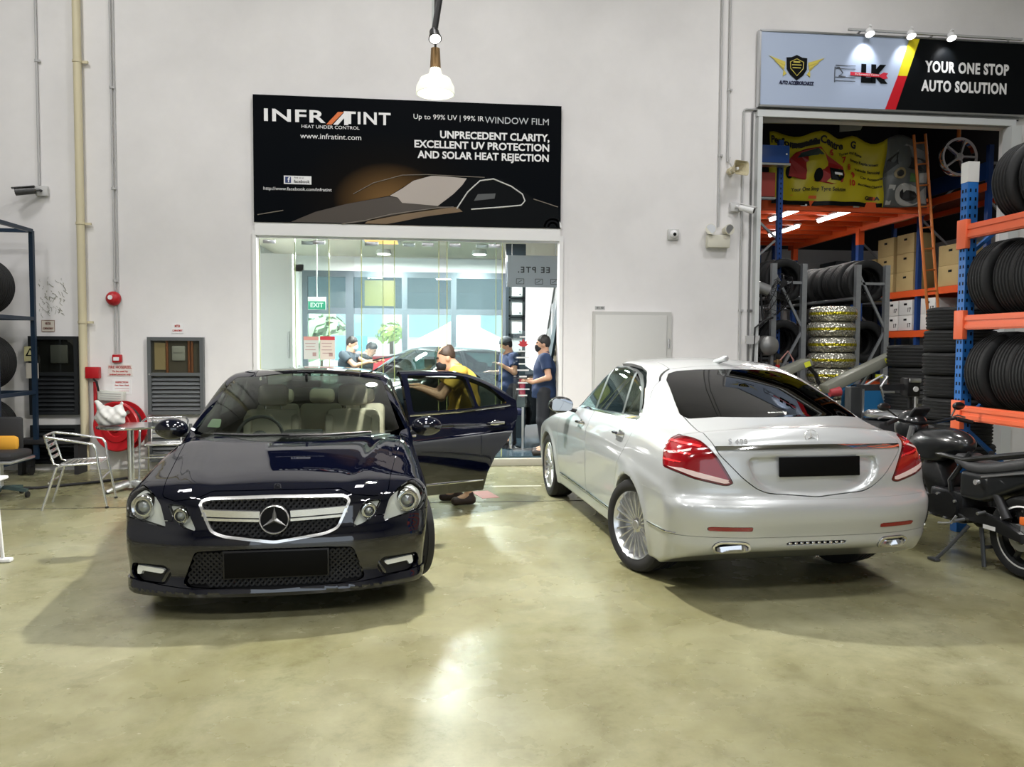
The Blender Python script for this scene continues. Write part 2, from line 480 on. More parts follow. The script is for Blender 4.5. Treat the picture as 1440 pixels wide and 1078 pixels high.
def text_mesh(body, size, depth=.004, bold=0., align='CENTER', spacing=1., shear=0., sx=1.):
    c = bpy.data.curves.new('t', 'FONT'); c.body = body; c.size = size; c.extrude = depth / 2; c.offset = bold
    c.align_x = align; c.align_y = 'CENTER'; c.space_character = spacing; c.shear = shear; c.resolution_u = 3
    o = bpy.data.objects.new('t', c); COL.objects.link(o)
    dg = bpy.context.evaluated_depsgraph_get(); me = o.evaluated_get(dg).to_mesh()
    V = [(v.co.x * sx, v.co.y, v.co.z) for v in me.vertices]; F = [tuple(p.vertices) for p in me.polygons]
    o.evaluated_get(dg).to_mesh_clear(); bpy.data.objects.remove(o); bpy.data.curves.remove(c)
    return V, F
WALL_X = Matrix(((1, 0, 0, 0), (0, 0, -1, 0), (0, 1, 0, 0), (0, 0, 0, 1)))      # text plane -> stands upright facing -y
def text(name, body, size, m, parent, loc, **kw):
    """upright lettering facing -y of its parent"""
    width = kw.pop('width', None); V, F = text_mesh(body, size, **kw)
    if width:
        w = max(v[0] for v in V) - min(v[0] for v in V); k = width / w; V = [(v[0] * k, v[1], v[2]) for v in V]
    b = MB(); b.add(V, F, Matrix.Translation(loc) @ WALL_X)
    return b.build(name, m, parent, smooth=False)
# shared finishes
M_TYRE = mat('tyre_rubber', (.018, .018, .019), .75, var=(9, .3))
M_BLACKP = mat('black_plastic', (.012, .012, .013), .4)
M_CHROME = mat('chrome', (.86, .86, .87), .08, 1.)
M_SATIN = mat('satin_chrome', (.88, .88, .88), .22, .85)
M_MESHB = mat('mesh_black', (.005, .005, .006), .5, spec=.2)
M_LENS = thin_glass('lamp_lens', (.98, .99, .98))
M_LEATHER = mat('cream_leather', (.62, .54, .42), .5, bump=(60, .05))
M_TRIM = mat('trim_dark', (.02, .02, .022), .6)
M_SILV = mat('reflector', (.74, .75, .70), .45, .05)
M_WHITE = mat('print_white', (.82, .82, .82), .5); M_BLACK = mat('print_black', (.004, .005, .006), .4, spec=.15); M_RED = mat('fire_red', (.45, .012, .018), .35)
M_CREAM = mat('cream_paint', (.62, .56, .38), .45); M_GREYP = mat('conduit_grey', (.45, .45, .45), .5); M_STEEL = mat('brushed_steel', (.62, .63, .64), .28, .9)
# ---------------------------------------------------------------- the hall
def floor_mat():
    m = bpy.data.materials.new('sealed_concrete'); m.use_nodes = True; nt = m.node_tree; b = nt.nodes['Principled BSDF']; L = nt.links.new
    tc = nt.nodes.new('ShaderNodeTexCoord')
    def noise(s, d, r=.55, dist=0.):
        n = nt.nodes.new('ShaderNodeTexNoise'); n.inputs['Scale'].default_value = s; n.inputs['Detail'].default_value = d; n.inputs['Roughness'].default_value = r; n.inputs['Distortion'].default_value = dist
        L(tc.outputs['Object'], n.inputs['Vector']); return n
    def ramp(src, stops):
        r = nt.nodes.new('ShaderNodeValToRGB'); e = r.color_ramp.elements
        while len(e) < len(stops): e.new(.5)
        for k, (p, c) in enumerate(stops): e[k].position = p; e[k].color = (*c, 1)
        L(src, r.inputs['Fac']); return r
    a = ramp(noise(.55, 9, .62, .2).outputs['Fac'], [(.26, (.150, .138, .060)), (.44, (.235, .222, .118)), (.56, (.300, .290, .175)), (.76, (.37, .365, .25))])
    c = ramp(noise(4.5, 12, .78, .2).outputs['Fac'], [(.30, (.55, .53, .46)), (.48, (.93, .93, .91)), (.68, (1.15, 1.15, 1.14))])
    mx = nt.nodes.new('ShaderNodeMix'); mx.data_type = 'RGBA'; mx.blend_type = 'MULTIPLY'; mx.inputs[0].default_value = .8
    L(a.outputs[0], mx.inputs[6]); L(c.outputs[0], mx.inputs[7])
    d = ramp(noise(.9, 6, .6, .3).outputs['Fac'], [(.50, (1, 1, 1)), (.85, (.60, .57, .50))])
    m2 = nt.nodes.new('ShaderNodeMix'); m2.data_type = 'RGBA'; m2.blend_type = 'MULTIPLY'; m2.inputs[0].default_value = .45
    L(mx.outputs[2], m2.inputs[6]); L(d.outputs[0], m2.inputs[7]); L(m2.outputs[2], b.inputs['Base Color'])
    r = ramp(noise(1.7, 7).outputs['Fac'], [(.3, (.20,) * 3), (.7, (.33,) * 3)]); L(r.outputs[0], b.inputs['Roughness'])
    bp = nt.nodes.new('ShaderNodeBump'); bp.inputs['Strength'].default_value = .02; bp.inputs['Distance'].default_value = .01
    L(noise(5, 5).outputs['Fac'], bp.inputs['Height']); L(bp.outputs['Normal'], b.inputs['Normal'])
    return m
def wall_mat(name, col, dirt=.10):
    m = mat(name, col, .75); nt = m.node_tree; b = nt.nodes['Principled BSDF']; L = nt.links.new
    tc = nt.nodes.new('ShaderNodeTexCoord'); n = nt.nodes.new('ShaderNodeTexNoise'); n.inputs['Scale'].default_value = .9; n.inputs['Detail'].default_value = 8; n.inputs['Roughness'].default_value = .6
    L(tc.outputs['Object'], n.inputs['Vector']); r = nt.nodes.new('ShaderNodeValToRGB'); e = r.color_ramp.elements
    e[0].position = .3; e[0].color = (*[c * (1 - dirt) for c in col], 1); e[1].position = .62; e[1].color = (*col, 1)
    L(n.outputs['Fac'], r.inputs[0]); L(r.outputs[0], b.inputs['Base Color']); return m
M_WALL = wall_mat('white_wall', (.79, .775, .77)); M_FLOOR = floor_mat()
def struct(name, b, m, **kw): return tag(b.build(name, m, **kw), kind='structure')
struct('floor', MB().box((1, 4.3, -.1), (26, 29, .2)), M_FLOOR)
b = MB(); T0, T1 = YW, YW + .2; yc = (T0 + T1) / 2
for x0, x1, z0, z1 in ((-10, -2.34, 0, 8.6), (-2.34, 1.78, 3.13, 8.6), (1.78, 4.64, 0, 8.6), (4.64, 8.48, 4.94, 8.6), (8.48, 13, 0, 8.6)):
    b.box(((x0 + x1) / 2, yc, (z0 + z1) / 2), (x1 - x0, .2, z1 - z0))
struct('wall_back', b, M_WALL)
M_HALL = mat('hall_grey', (.34, .34, .33), .8)
struct('ceiling', MB().box((1.5, 1, 8.7), (23, 20, .2)), M_HALL)
struct('wall_left', MB().box((-10.1, 1, 4.3), (.2, 20, 8.8)), M_HALL)
struct('wall_right', MB().box((13.1, 1, 4.3), (.2, 20, 8.8)), M_HALL)
b = MB(); b.box((-6.5, -9, 4.3), (7, .2, 8.8)); b.box((9, -9, 4.3), (8, .2, 8.8)); b.box((1, -9, 6.9), (8, .2, 3.6)); struct('wall_front', b, M_HALL)
# threshold of the shop, shutter jambs, header trims
struct('trim_1', MB().box((-.28, 10.64, .05), (4.12, .10, .10), bev=.01), mat('kerb', (.42, .40, .33), .6, var=(4, .3)))
M_WTRIM = mat('white_trim', (.80, .80, .79), .5)
b = MB(); b.box((-.285, 10.655, 3.215), (4.12, .07, .17)); b.box((-2.355, 10.66, 1.6), (.05, .06, 3.2)); b.box((1.795, 10.66, 1.6), (.05, .06, 3.2)); struct('trim_2', b, M_WTRIM)
M_JAMB = mat('shutter_jamb', (.60, .62, .62), .45)
b = MB(); b.box((6.56, 10.66, 4.985), (3.95, .10, .09)); b.box((4.615, 10.64, 2.46), (.06, .14, 4.93)); b.box((8.50, 10.64, 2.46), (.16, .18, 4.93)); struct('trim_3', b, M_JAMB)
struct('trim_4', MB().box((1.5, 8.14, .0012), (22, .022, .0024)), mat('joint_dark', (.05, .045, .03), .8))
# grey steel door
d = tag(MB().box((2.82, 10.655, 1.08), (1.13, .05, 2.17)).build('door_1', mat('door_frame_grey', (.50, .50, .48), .5)), kind='structure')
MB().box((2.80, 10.64, 1.065), (1.03, .05, 2.10), bev=.004).build('door_leaf', mat('door_grey', (.56, .56, .54), .5), d)
b = MB()
for z in (1.45, 1.72): b.cyl((3.345, 10.615, z - .06), (3.345, 10.615, z + .06), .012)
b.build('door_hinge', M_SATIN, d)
b = MB(); b.box((2.03, 10.60, 1.0), (.0, .0, .0)) 
MB().box((2.37, 10.605, 1.02), (.05, .03, .16), bev=.008).build('door_handle', M_SATIN, d)
# ---------------------------------------------------------------- cars
G2 = .0022          # half a shut line
def pieces(M):
    """connected pieces of a mesh, largest first"""
    V, T = M; lab = np.arange(len(V))
    while True:
        m = lab[T].min(1); new = lab.copy()
        for i in range(3): np.minimum.at(new, T[:, i], m)
        new = new[new]; new = new[new]
        if (new == lab).all(): break
        lab = new
    L = lab[T[:, 0]]; u, c = np.unique(L, return_counts=True)
    return [compact(V, T[L == k]) for k in u[np.argsort(-c)]]
class Car:
    """carves the smooth body surface into panels; everything in the car's own frame"""
    def __init__(s, P, root, h=.02):
        s.P = P; s.f = car_sdf(P); s.root = root
        s.M = sdf_mesh(s.f, (-.05, -1.02, .1), (P['L'] + .05, 1.02, 1.66), h)
    def take(s, d, gap=G2, M=None):
        keep = M is not None; M = s.M if M is None else M
        v = d(M[0][:, 0], M[0][:, 1], M[0][:, 2])
        A = clip(M, v + gap); B = clip(M, -v + gap)
        if keep: return A, B
        s.M = B; return A
    def put(s, name, M, m, t=.012, out=0., parent=None, label=None, every=False):
        if len(M[1]) == 0: return None
        P = pieces(M)
        if every: return [s.put(name, q, m, t, out, parent) for q in P if len(q[1]) > .02 * len(M[1])]
        M = P[0]
        g, _ = grad(s.f, M[0]); N = g / np.maximum(np.linalg.norm(g, axis=1), 1e-6)[:, None]
        V, T = shell(M, t, out, N)
        return obj(name, V, T, m, parent or s.root, smooth=38, label=label)
    def skin(s, d, name, m, t, out, parent=None, h=None, box=None):
        """a fresh piece of the surface (for trims that sit on top of the body)"""
        base = s.full if h is None else sdf_mesh(s.f, box[0], box[1], h)
        v = d(base[0][:, 0], base[0][:, 1], base[0][:, 2])
        return s.put(name, clip(base, v), m, t, out, parent)
def yz(pts, lo, hi): return lambda x, y, z: np.maximum(poly(np.abs(y), z, pts), np.maximum(lo - x, x - hi))
def xz(pts, sgn=0, ymin=.45):
    return lambda x, y, z: np.maximum(poly(x, z, pts), ymin - (np.abs(y) if sgn == 0 else sgn * y))
def half(d, sgn): return lambda x, y, z: np.maximum(d(x, y, z), -sgn * y)

def star_emblem(r, thick=.008, ring=.1):
    """three-pointed star in a ring, in the x-y plane facing +z"""
    b = MB(); n = 40
    b.lathe([(r * (1 - ring), 0), (r * (1 - ring), thick), (r * (1 - ring / 2), thick * 1.4), (r, thick), (r, 0)], n, close=True)
    for k in range(3):
        a = PI / 2 + k * 2 * PI / 3; w = r * .19
        tip = (math.cos(a) * r * .95, math.sin(a) * r * .95, thick * .5); c = (0, 0, thick * 2.2)
        l = (math.cos(a + PI / 3) * w, math.sin(a + PI / 3) * w, 0); q = (math.cos(a - PI / 3) * w, math.sin(a - PI / 3) * w, 0)
        b.add([tip, l, c, q, (0, 0, 0)], [(0, 1, 2), (0, 2, 3), (0, 4, 1), (0, 3, 4)])
    return b

def wheel(root, loc, side, r, w, style, names=('wheel', 'tyre', 'hub_cap')):
    """rim as the part, tyre and cap under it; side +1 looks to +y"""
    rr = r * .735
    def place(o): o.location = loc; o.rotation_euler = (-side * PI / 2, 0, .3); return o
    b = MB(); hw = w / 2
    b.lathe([(rr, -hw * .9), (rr * .97, -hw * .8), (rr * .88, -hw * .3), (rr * .88, hw * .6), (rr * .955, hw * .82), (rr * .99, hw * .93), (rr * 1.01, hw * .88), (rr, hw * .6)], 48)
    b.lathe([(0.0, hw * .2), (rr * .9, hw * .1)], 24)
    if style == 'multi':
        n = 20
        for k in range(n):
            a = 2 * PI * k / n; c, s_ = math.cos(a), math.sin(a)
            b.bar((c * .055, s_ * .055, hw * .62), (c * rr * .93, s_ * rr * .93, hw * .78), .013, .02, (0, 0, 1), bev=.004)
    else:
        for k in range(5):
            for e in (-.19, .19):
                a = 2 * PI * k / 5 + e; a2 = 2 * PI * k / 5 + e * 1.3; 
                b.bar((math.cos(a) * .05, math.sin(a) * .05, hw * .62), (math.cos(a2) * rr * .94, math.sin(a2) * rr * .94, hw * .8), .030, .03, (0, 0, 1), bev=.006)
    b.lathe([(0, hw * .70), (.05, hw * .70), (.075, hw * .6), (.08, hw * .3)], 24)
    for k in range(5):
        a = 2 * PI * (k + .5) / 5; b.cyl((math.cos(a) * .056, math.sin(a) * .056, hw * .5), (math.cos(a) * .056, math.sin(a) * .056, hw * .72), .011, n=6)
    o = place(b.build(names[0], mat('alloy', (.78, .79, .80), .25, .9), root))
    MB().lathe(tyre_profile(r, rr, w), 56).build(names[1], M_TYRE, o)
    c = MB(); c.lathe([(0, hw * .76), (.03, hw * .76), (.034, hw * .7)], 20); c.build(names[2], mat('cap_silver', (.5, .5, .52), .3, .8), o)
    return o
def tyre_profile(r, rr, w):
    h = w / 2; p = [(rr * .98, -h * .82), (rr * 1.04, -h * .95), ((rr + r) / 2, -h * 1.02), (r * .965, -h * .93), (r * .992, -h * .78)]
    for g in (-.45, -.15, .15, .45):
        p += [(r, h * (g - .07)), (r - .007, h * (g - .05)), (r - .007, h * (g + .05)), (r, h * (g + .07))]
    return p + [(r * .992, h * .78), (r * .965, h * .93), ((rr + r) / 2, h * 1.02), (rr * 1.04, h * .95), (rr * .98, h * .82)]

def mirror(root, loc, sgn, paint, chrome_edge=False):
    """door mirror: painted cap, glass, arm.  sgn = side in y; looks back (+x)"""
    def sh(x, y, z):
        p = np.stack([x, y, z], -1)
        return smax(ellipsoid(p, (0, 0, 0), (.085, .125, .082)), x - .045, .02)
    V, T = sdf_mesh(sh, (-.12, -.15, -.1), (.1, .15, .11), .011)
    o = obj('mirror_cap', V, T, paint, root, smooth=40); o.location = loc
    g = MB(); g.prism(rnd([(-.105, -.055), (.105, -.06), (.11, .05), (-.09, .065)], .04), .046, .051, 'x'); g.build('mirror_glass', mat('mirror', (.40, .42, .44), .03, 1.), o)
    a = MB(); a.bar((.0, -sgn * .07, -.045), (.03, -sgn * .21, -.075), .06, .035, bev=.01); a.build('mirror_arm', M_BLACKP, o)
    return o

def seat(root, loc, leather, dark, post):
    s = MB(); X = Matrix.Translation(loc)
    def pad(c, d, rx=0, ry=0, b=.05): s.X = X; s.box(c, d, ry=ry, bev=b)
    pad((0, 0, .14), (.52, .50, .16)); 
    pad((.30, 0, .44), (.13, .48, .60), ry=.22); pad((.27, .21, .44), (.14, .08, .5), ry=.22); pad((.27, -.21, .44), (.14, .08, .5), ry=.22)
    o = s.build('front_seat', leather, root)
    h = MB(); h.X = X; h.box((.385, 0, .86), (.10, .27, .20), ry=.12, bev=.045); h.build('headrest', leather, o)
    p = MB(); p.X = X
    for q in (-.07, .07): p.cyl((.345, q, .70), (.375, q, .80), .007, n=8)
    p.build('headrest_posts', post, o)
    return o


def cabin(root, P, zf, seats=True, dash_x=1.5):
    """floor tray, dashboard, wheel, seats, rear bench, mirror"""
    MB().box((2.5, 0, zf), (3.1, 1.45, .05)).build('cabin_floor', M_TRIM, root)
    d = MB(); d.prism([(1.12, .86), (1.30, .945), (1.62, .95), (1.74, .88), (1.70, .55), (1.15, .5)], -.70, .70, 'y'); d.box((1.52, -.02, .965), (.22, .30, .05), bev=.02)
    o = d.build('dashboard', M_TRIM, root)
    w = MB(); c = Vector((1.83, .36, .90)); t = R(65)
    pts = []
    for k in range(28):
        a = 2 * PI * k / 28; pts.append((c.x + .185 * math.sin(a) * math.cos(t), c.y + .185 * math.cos(a), c.z + .185 * math.sin(a) * math.sin(t)))
    w.tube(pts, .015, 8, close=True); w.bar((1.83, .53, .90), (1.83, .19, .90), .05, .03); w.bar((1.83, .36, .9), (1.68, .36, .82), .07, .07); w.sphere(c, (.04, .07, .06)); w.build('steering_wheel', M_TRIM, root)
    m = MB(); m.box((2.02, 0, 1.335), (.03, .24, .065), bev=.015); m.cyl((2.02, 0, 1.36), (2.0, 0, 1.42), .012); m.build('rear_view_mirror', M_BLACKP, root)
    if seats:
        for y in (-.36, .36): seat(root, (2.25, y, .34), M_LEATHER, M_TRIM, M_CHROME)
        b = MB(); b.box((3.18, 0, .50), (.5, 1.30, .2), bev=.06)
        for y in (-.44, 0, .44): b.box((3.50, y, .80), (.16, .43, .52), ry=.35, bev=.05)
        b = b.build('rear_bench', M_LEATHER, root)
        for y in (-.42, 0, .42): MB().box((3.63, y, 1.13), (.11, .26, .15), ry=.3, bev=.045).build('rear_headrest', M_LEATHER, b)
# ---- navy saloon facing the camera, rear door open
def build_navy():
    root = thing('saloon_car', 'glossy dark navy saloon car facing out with its rear door open', 'car', (-.94, 4.68, 0), R(93.4))
    paint = mat('navy_paint', (.0010, .0016, .0070), .25, .0, 1.0, spec=.0, cior=1.85); C = Car(NAVY, root, .0175); full = C.full = C.M
    glass = thin_glass('car_glass', (.66, .71, .67)); dark = thin_glass('tinted_glass', (.42, .46, .42))
    # glazing
    WS = [(-.3, .962), (.3, .962), (.72, .985), (.775, .998), (.755, 1.05), (.645, 1.335), (.60, 1.385), (.3, 1.402), (-.3, 1.402)]
    g = C.take(lambda x, y, z: np.maximum(poly(np.abs(y), z, WS), np.maximum(x - 2.5, 1.0 - x)), .001); wsg = C.put('windscreen', g, glass, .005)
    g = C.take(yz([(-.3, 1.10), (.52, 1.12), (.60, 1.15), (.50, 1.37), (.45, 1.39), (-.3, 1.405)], 3.2, 4.4), .001); C.put('rear_window', g, dark, .005)
    FW = rnd([(1.66, 1.015), (2.40, 1.035), (2.40, 1.375), (2.22, 1.375), (2.02, 1.30)], .03)
    RW = rnd([(2.52, 1.04), (3.20, 1.06), (3.14, 1.365), (2.52, 1.385)], .03); QW = rnd([(3.235, 1.062), (3.60, 1.09), (3.40, 1.27), (3.18, 1.355)], .03)
    FD = [(1.30, .30), (1.26, .62), (1.33, .93), (1.50, .99), (1.60, 1.0), (2.0, 1.325), (2.2, 1.42), (2.455, 1.43), (2.455, .30)]
    RD = [(2.46, .24), (2.46, 1.43), (2.9, 1.43), (3.2, 1.405), (3.45, 1.31), (3.72, 1.115), (3.70, 1.0), (3.62, .86), (3.50, .70), (3.38, .58), (3.30, .42), (3.26, .24)]
    for sg, nm in ((1, 1), (-1, -1)):
        g = C.take(xz(FW, sg), .001); C.put('side_window', g, dark, .005)
        if sg == 1:
            for w in (RW, QW): C.put('side_window', C.take(xz(w, sg), .001), dark, .005)
        fd = C.take(xz(FD, sg)); o = C.put('front_door', fd, paint, .03)
        door_handle(C, o, (2.22, sg, .865)); strip(C, o, sg, [(1.32, .345), (2.44, .345)], .012)
        if sg == 1:
            o = C.put('rear_door', C.take(xz(RD, sg)), paint, .03)
    # the open rear door on the car's left
    d = C.take(xz(RD, -1)); hx, hy = 2.46, -.885
    door = bpy.data.objects.new('tmp', None)
    w1, d = C.take(xz(RW, -1), .001, d); w2, d = C.take(xz(QW, -1), .001, d)
    o = C.put('rear_door', d, paint, .05); R0 = Matrix.Translation((hx, hy, 0)) @ Matrix.Rotation(R(-67), 4, 'Z') @ Matrix.Translation((-hx, -hy, 0))
    o.matrix_local = R0; bpy.data.objects.remove(door)
    C.put('door_window', w1, dark, .005, parent=o); C.put('quarter_window', w2, dark, .005, parent=o)
    strip(C, o, -1, [(2.475, 1.012), (3.0, 1.025), (3.62, 1.065)], .012); strip(C, o, -1, [(2.475, .345), (3.25, .345)], .010)
    door_handle(C, o, (3.40, -1, .90)); MB().box((3.45, -.86, .80), (.05, .03, .10), bev=.01).build('door_latch', M_BLACKP, o)
    # hood, wings, bumper
    HOOD = [(-.3, .772), (.38, .768), (.46, .735), (.60, .715), (.67, .735), (.715, .79), (.765, .90), (.80, 1.02), (-.3, 1.02)]
    hood = C.take(lambda x, y, z: np.maximum(poly(np.abs(y), z, HOOD), np.maximum(x - 1.27 - .1 * (np.abs(y) / .75) ** 2, np.abs(y) - (.66 + .10 * np.clip(x, 0, 1.3))))); C.put('hood', hood, paint)
    HL = rnd([(.838, .785), (.80, .775), (.735, .745), (.685, .690), (.645, .560), (.80, .588), (.885, .605), (.93, .66), (.90, .74)], .018)
    IL = rnd([(.640, .698), (.530, .690), (.460, .542), (.545, .565), (.60, .62)], .015)
    for nm, pl, dep in (('headlamp', HL, .035), ('inner_headlamp', IL, .03)):
        for sg in (1, -1):
            m = C.take(half(yz(pl, -.1, .62), sg), .002)
            o = C.put(nm, m, M_SILV, .004, -dep); C.put('lamp_lens', m, M_LENS, .003, .001, parent=o)
            # dark surround inside the lens edge and the projector
            b = MB()
            if nm == 'headlamp': spots = ((.795, .668, .075),)
            else: spots = ((.553, .628, .052),)
            for y, z, r in spots:
                x = float(ray_x(C.f, sg * y, z, -.1, .8)[0]) + dep - .02
                X = Matrix.Translation((x + .03, sg * y, z)) @ Matrix.Rotation(-PI / 2, 4, 'Y') @ Matrix.Rotation(R(-12 * sg), 4, 'X')
                p = MB(); p.lathe([(r, -.03), (r, .035), (r * .93, .042), (r * .80, .02), (r * .74, .02), (r * .70, .036), (r * .62, .036), (r * .58, .01)], 32, X); p.build('lamp_ring', M_CHROME, o)
                p = MB(); p.lathe([(0, .04), (r * .3, .035), (r * .5, .022), (r * .58, .0)], 24, X); p.build('projector', mat('projector', (.35, .37, .38), .05, .6), o)
    # grille
    GR = rnd([(0.0, .743), (.40, .738), (.455, .712), (.378, .535), (.30, .505), (0, .466), (-.30, .505), (-.378, .535), (-.455, .712), (-.40, .738)], .03)
    full_yz = lambda pl, lo, hi: (lambda x, y, z: np.maximum(poly(y, z, pl), np.maximum(lo - x, x - hi)))
    g = C.take(full_yz(GR, -.1, .5), .001)
    ring = clip(g, -(poly(g[0][:, 1], g[0][:, 2], GR)) - .017); inner = clip(g, poly(g[0][:, 1], g[0][:, 2], GR) + .017)
    frame = C.put('grille_frame', ring, M_SATIN, .03, .008)
    gi = C.put('grille', inner, M_MESHB, .004, -.05); honeycomb(C, gi, inner, GR, .05, .034)
    for z, w, h in ((.632, .352, .020), (.597, .345, .008)):
        for s0 in (1, -1):
            pts = [(float(ray_x(C.f, s0 * y, z + .02 * (y / .4) , -.1, .6)[0]) + .008, s0 * y, z + .018 * (y / .4)) for y in np.linspace(.09, .428 - (.64 - z) * .4, 9)]
            b = MB()
            for a, c in zip(pts[:-1], pts[1:]): b.bar(a, (Vector(c) + (Vector(c) - Vector(a)) * .02), h * 2, .03, (1, 0, 0))
            b.build('grille_bar', M_SATIN, gi)
    e = star_emblem(.088, .014); e2 = MB(); X = Matrix.Translation((.032, 0, .612)) @ Matrix(((0, 0, -1, 0), (-1, 0, 0, 0), (0, 1, 0, 0), (0, 0, 0, 1))); e2.add(e.V, e.F, X)
    e2.build('star_emblem', M_SATIN, frame)
    MB().cyl((.05, 0, .612), (.09, 0, .612), .086, n=32).build('emblem_plate', M_MESHB, gi)
    xb = float(ray_x(C.f, 0, .785, -.1, .6)[0]); b = star_emblem(.022, .006); b2 = MB(); b2.add(b.V, b.F, Matrix.Translation((xb - .004, 0, .785)) @ Matrix.Rotation(R(-55), 4, 'Y') @ Matrix.Rotation(-PI / 2, 4, 'Z')); b2.build('hood_badge', M_CHROME, root)
    # lower openings
    IN = rnd([(-.3, .440), (.30, .436), (.462, .425), (.535, .235), (.50, .215), (0, .192), (-.3, .20)], .02)
    m = C.take(yz(IN, -.1, .4), .002); o = C.put('lower_grille', m, M_MESHB, .004, -.045); honeycomb(C, o, m, None, .045, .034)
    FG = rnd([(.86, .335), (.645, .338), (.605, .285), (.64, .228), (.82, .232), (.875, .27)], .02)
    for sg in (1, -1):
        m = C.take(half(yz(FG, -.1, .5), sg), .002); o = C.put('fog_lamp_recess', m, M_BLACKP, .004, -.035)
        L = [(.655, .308), (.80, .318), (.835, .318), (.845, .268), (.815, .265), (.805, .290), (.672, .282)]
        C.skin(half(yz(L, -.1, .5), sg), 'daytime_lamp', mat('led_white', (.85, .87, .84), .25, .2), .02, -.012, o)
        b = MB()
        for k in (0, .035):
            x = float(ray_x(C.f, sg * (.60), .28, -.1, .5)[0]); b.bar((x + .012, sg * (.575 + k), .325), (x + .02, sg * (.625 + k), .235), .016, .02, bev=.004)
        b.build('intake_fin', paint, o)
    lip = C.take(lambda x, y, z: np.maximum(z - (.205 + .035 * np.clip((np.abs(y) - .5) / .35, 0, 1)), x - .475)); C.put('bumper_lip', lip, paint, .02, .012)
    BUMP = lambda x, y, z: np.maximum(np.maximum(x - .475, z - np.where(np.abs(y) > .6, .60, .78)), -1)
    C.put('front_bumper', C.take(BUMP), paint)
    # number plate
    b = MB(); b.box((0, 0, 0), (.012, .60, .155), bev=.004); o = b.build('number_plate', mat('plate_black', (.003, .003, .003), .5, spec=.1), root); o.location = (.012, -.012, .345); o.rotation_euler = (0, -.05, 0)
    MB().box((.012, 0, 0), (.018, .62, .17), bev=.004).build('plate_holder', M_BLACKP, o)
    for sg in (1, -1):
        C.put('front_wing', C.take(lambda x, y, z: np.maximum(x - 1.29, -sg * y)), paint)
        C.put('sill', C.take(lambda x, y, z: np.maximum(np.maximum(z - .30, np.maximum(1.2 - x, x - 3.3)), -sg * y)), paint)
        mirror(root, (1.66, sg * 1.00, 1.0), sg, paint)
        for a in (.83, 3.70): wheel(root, (a, sg * .80, .325), sg, .325, .24, 'five')
    C.put('trunk_lid', C.take(lambda x, y, z: np.maximum(np.maximum(3.95 - x, .75 - z), np.abs(y) - .66)), paint)
    ROOF = lambda x, y, z: np.maximum(np.maximum(1.98 + .05 * np.abs(y) - x, x - 3.45), np.maximum(np.abs(y) - .545, 1.2 - z))
    rf = C.take(ROOF); sun, rf = C.take(lambda x, y, z: np.maximum(np.maximum(2.12 - x, x - 2.95), np.abs(y) - .44), .002, rf)
    C.put('roof', rf, paint); C.put('sunroof', sun, mat('sunroof_glass', (.004, .004, .005), .03, 0, 1.), .006)
    C.put('body_panel', C.M, paint, every=True)
    cabin(root, NAVY, .24)
    # wipers, stickers on the screen, cowl
    b = MB(); b.prism([(1.10, .935), (1.34, .955), (1.34, .93), (1.1, .90)], -.72, .72, 'y'); b.build('cowl', M_BLACKP, root)
    for y0, y1 in ((.62, .02), (.05, -.55)):
        p = [(float(ray_x(C.f, y, z, .6, 2.2)[0]) - .012, y, z) for y, z in ((y0, .985), ((y0 + y1) / 2, .985), (y1, .99))]
        MB().tube(p, .009, 6).build('wiper', M_BLACKP, root)
    wm = mat('sticker_white', (.75, .78, .72), .5)
    C.skin(lambda x, y, z: np.maximum(np.hypot((y + .545) / .05, (z - 1.325) / .018) - 1, x - 2.4) * .03, 'windscreen_sticker', wm, .002, .003, wsg)
    C.skin(full_yz([(.60, 1.03), (.71, 1.03), (.69, 1.085), (.61, 1.085)], 1, 2), 'parking_label', mat('label_green', (.35, .42, .30), .5), .002, -.006, wsg)
    return root

def door_handle(C, parent, p):
    x, sg, z = p; y = -float(ray_y(C.f, x, z, sg)) if sg < 0 else float(ray_y(C.f, x, z, sg))
    b = MB(); b.tube([(x - .10, y, z), (x - .085, y + sg * .035, z), (x + .07, y + sg * .04, z + .004), (x + .10, y, z + .004)], [.012, .014, .014, .012], 8); b.sphere((x, y, z), (.06, .008, .03))
    return b.build('door_handle', M_CHROME, parent)
def ray_y(f, x, z, sg):
    a, b = 0.5, 1.1
    for _ in range(30):
        m = (a + b) / 2
        if f(np.array([x]), np.array([m]), np.array([z]))[0] < 0: a = m
        else: b = m
    return a
def strip(C, parent, sg, pts, r, m=None, name='chrome_strip'):
    P = []
    for (x0, z0), (x1, z1) in zip(pts[:-1], pts[1:]):
        for t in np.linspace(0, 1, 9)[(1 if P else 0):]:
            x, z = x0 + (x1 - x0) * t, z0 + (z1 - z0) * t; P.append((x, sg * (ray_y(C.f, x, z, sg) + .002), z))
    return MB().tube(P, [r * .8] + [r] * (len(P) - 2) + [r * .8], 8).build(name, m or M_CHROME, parent)
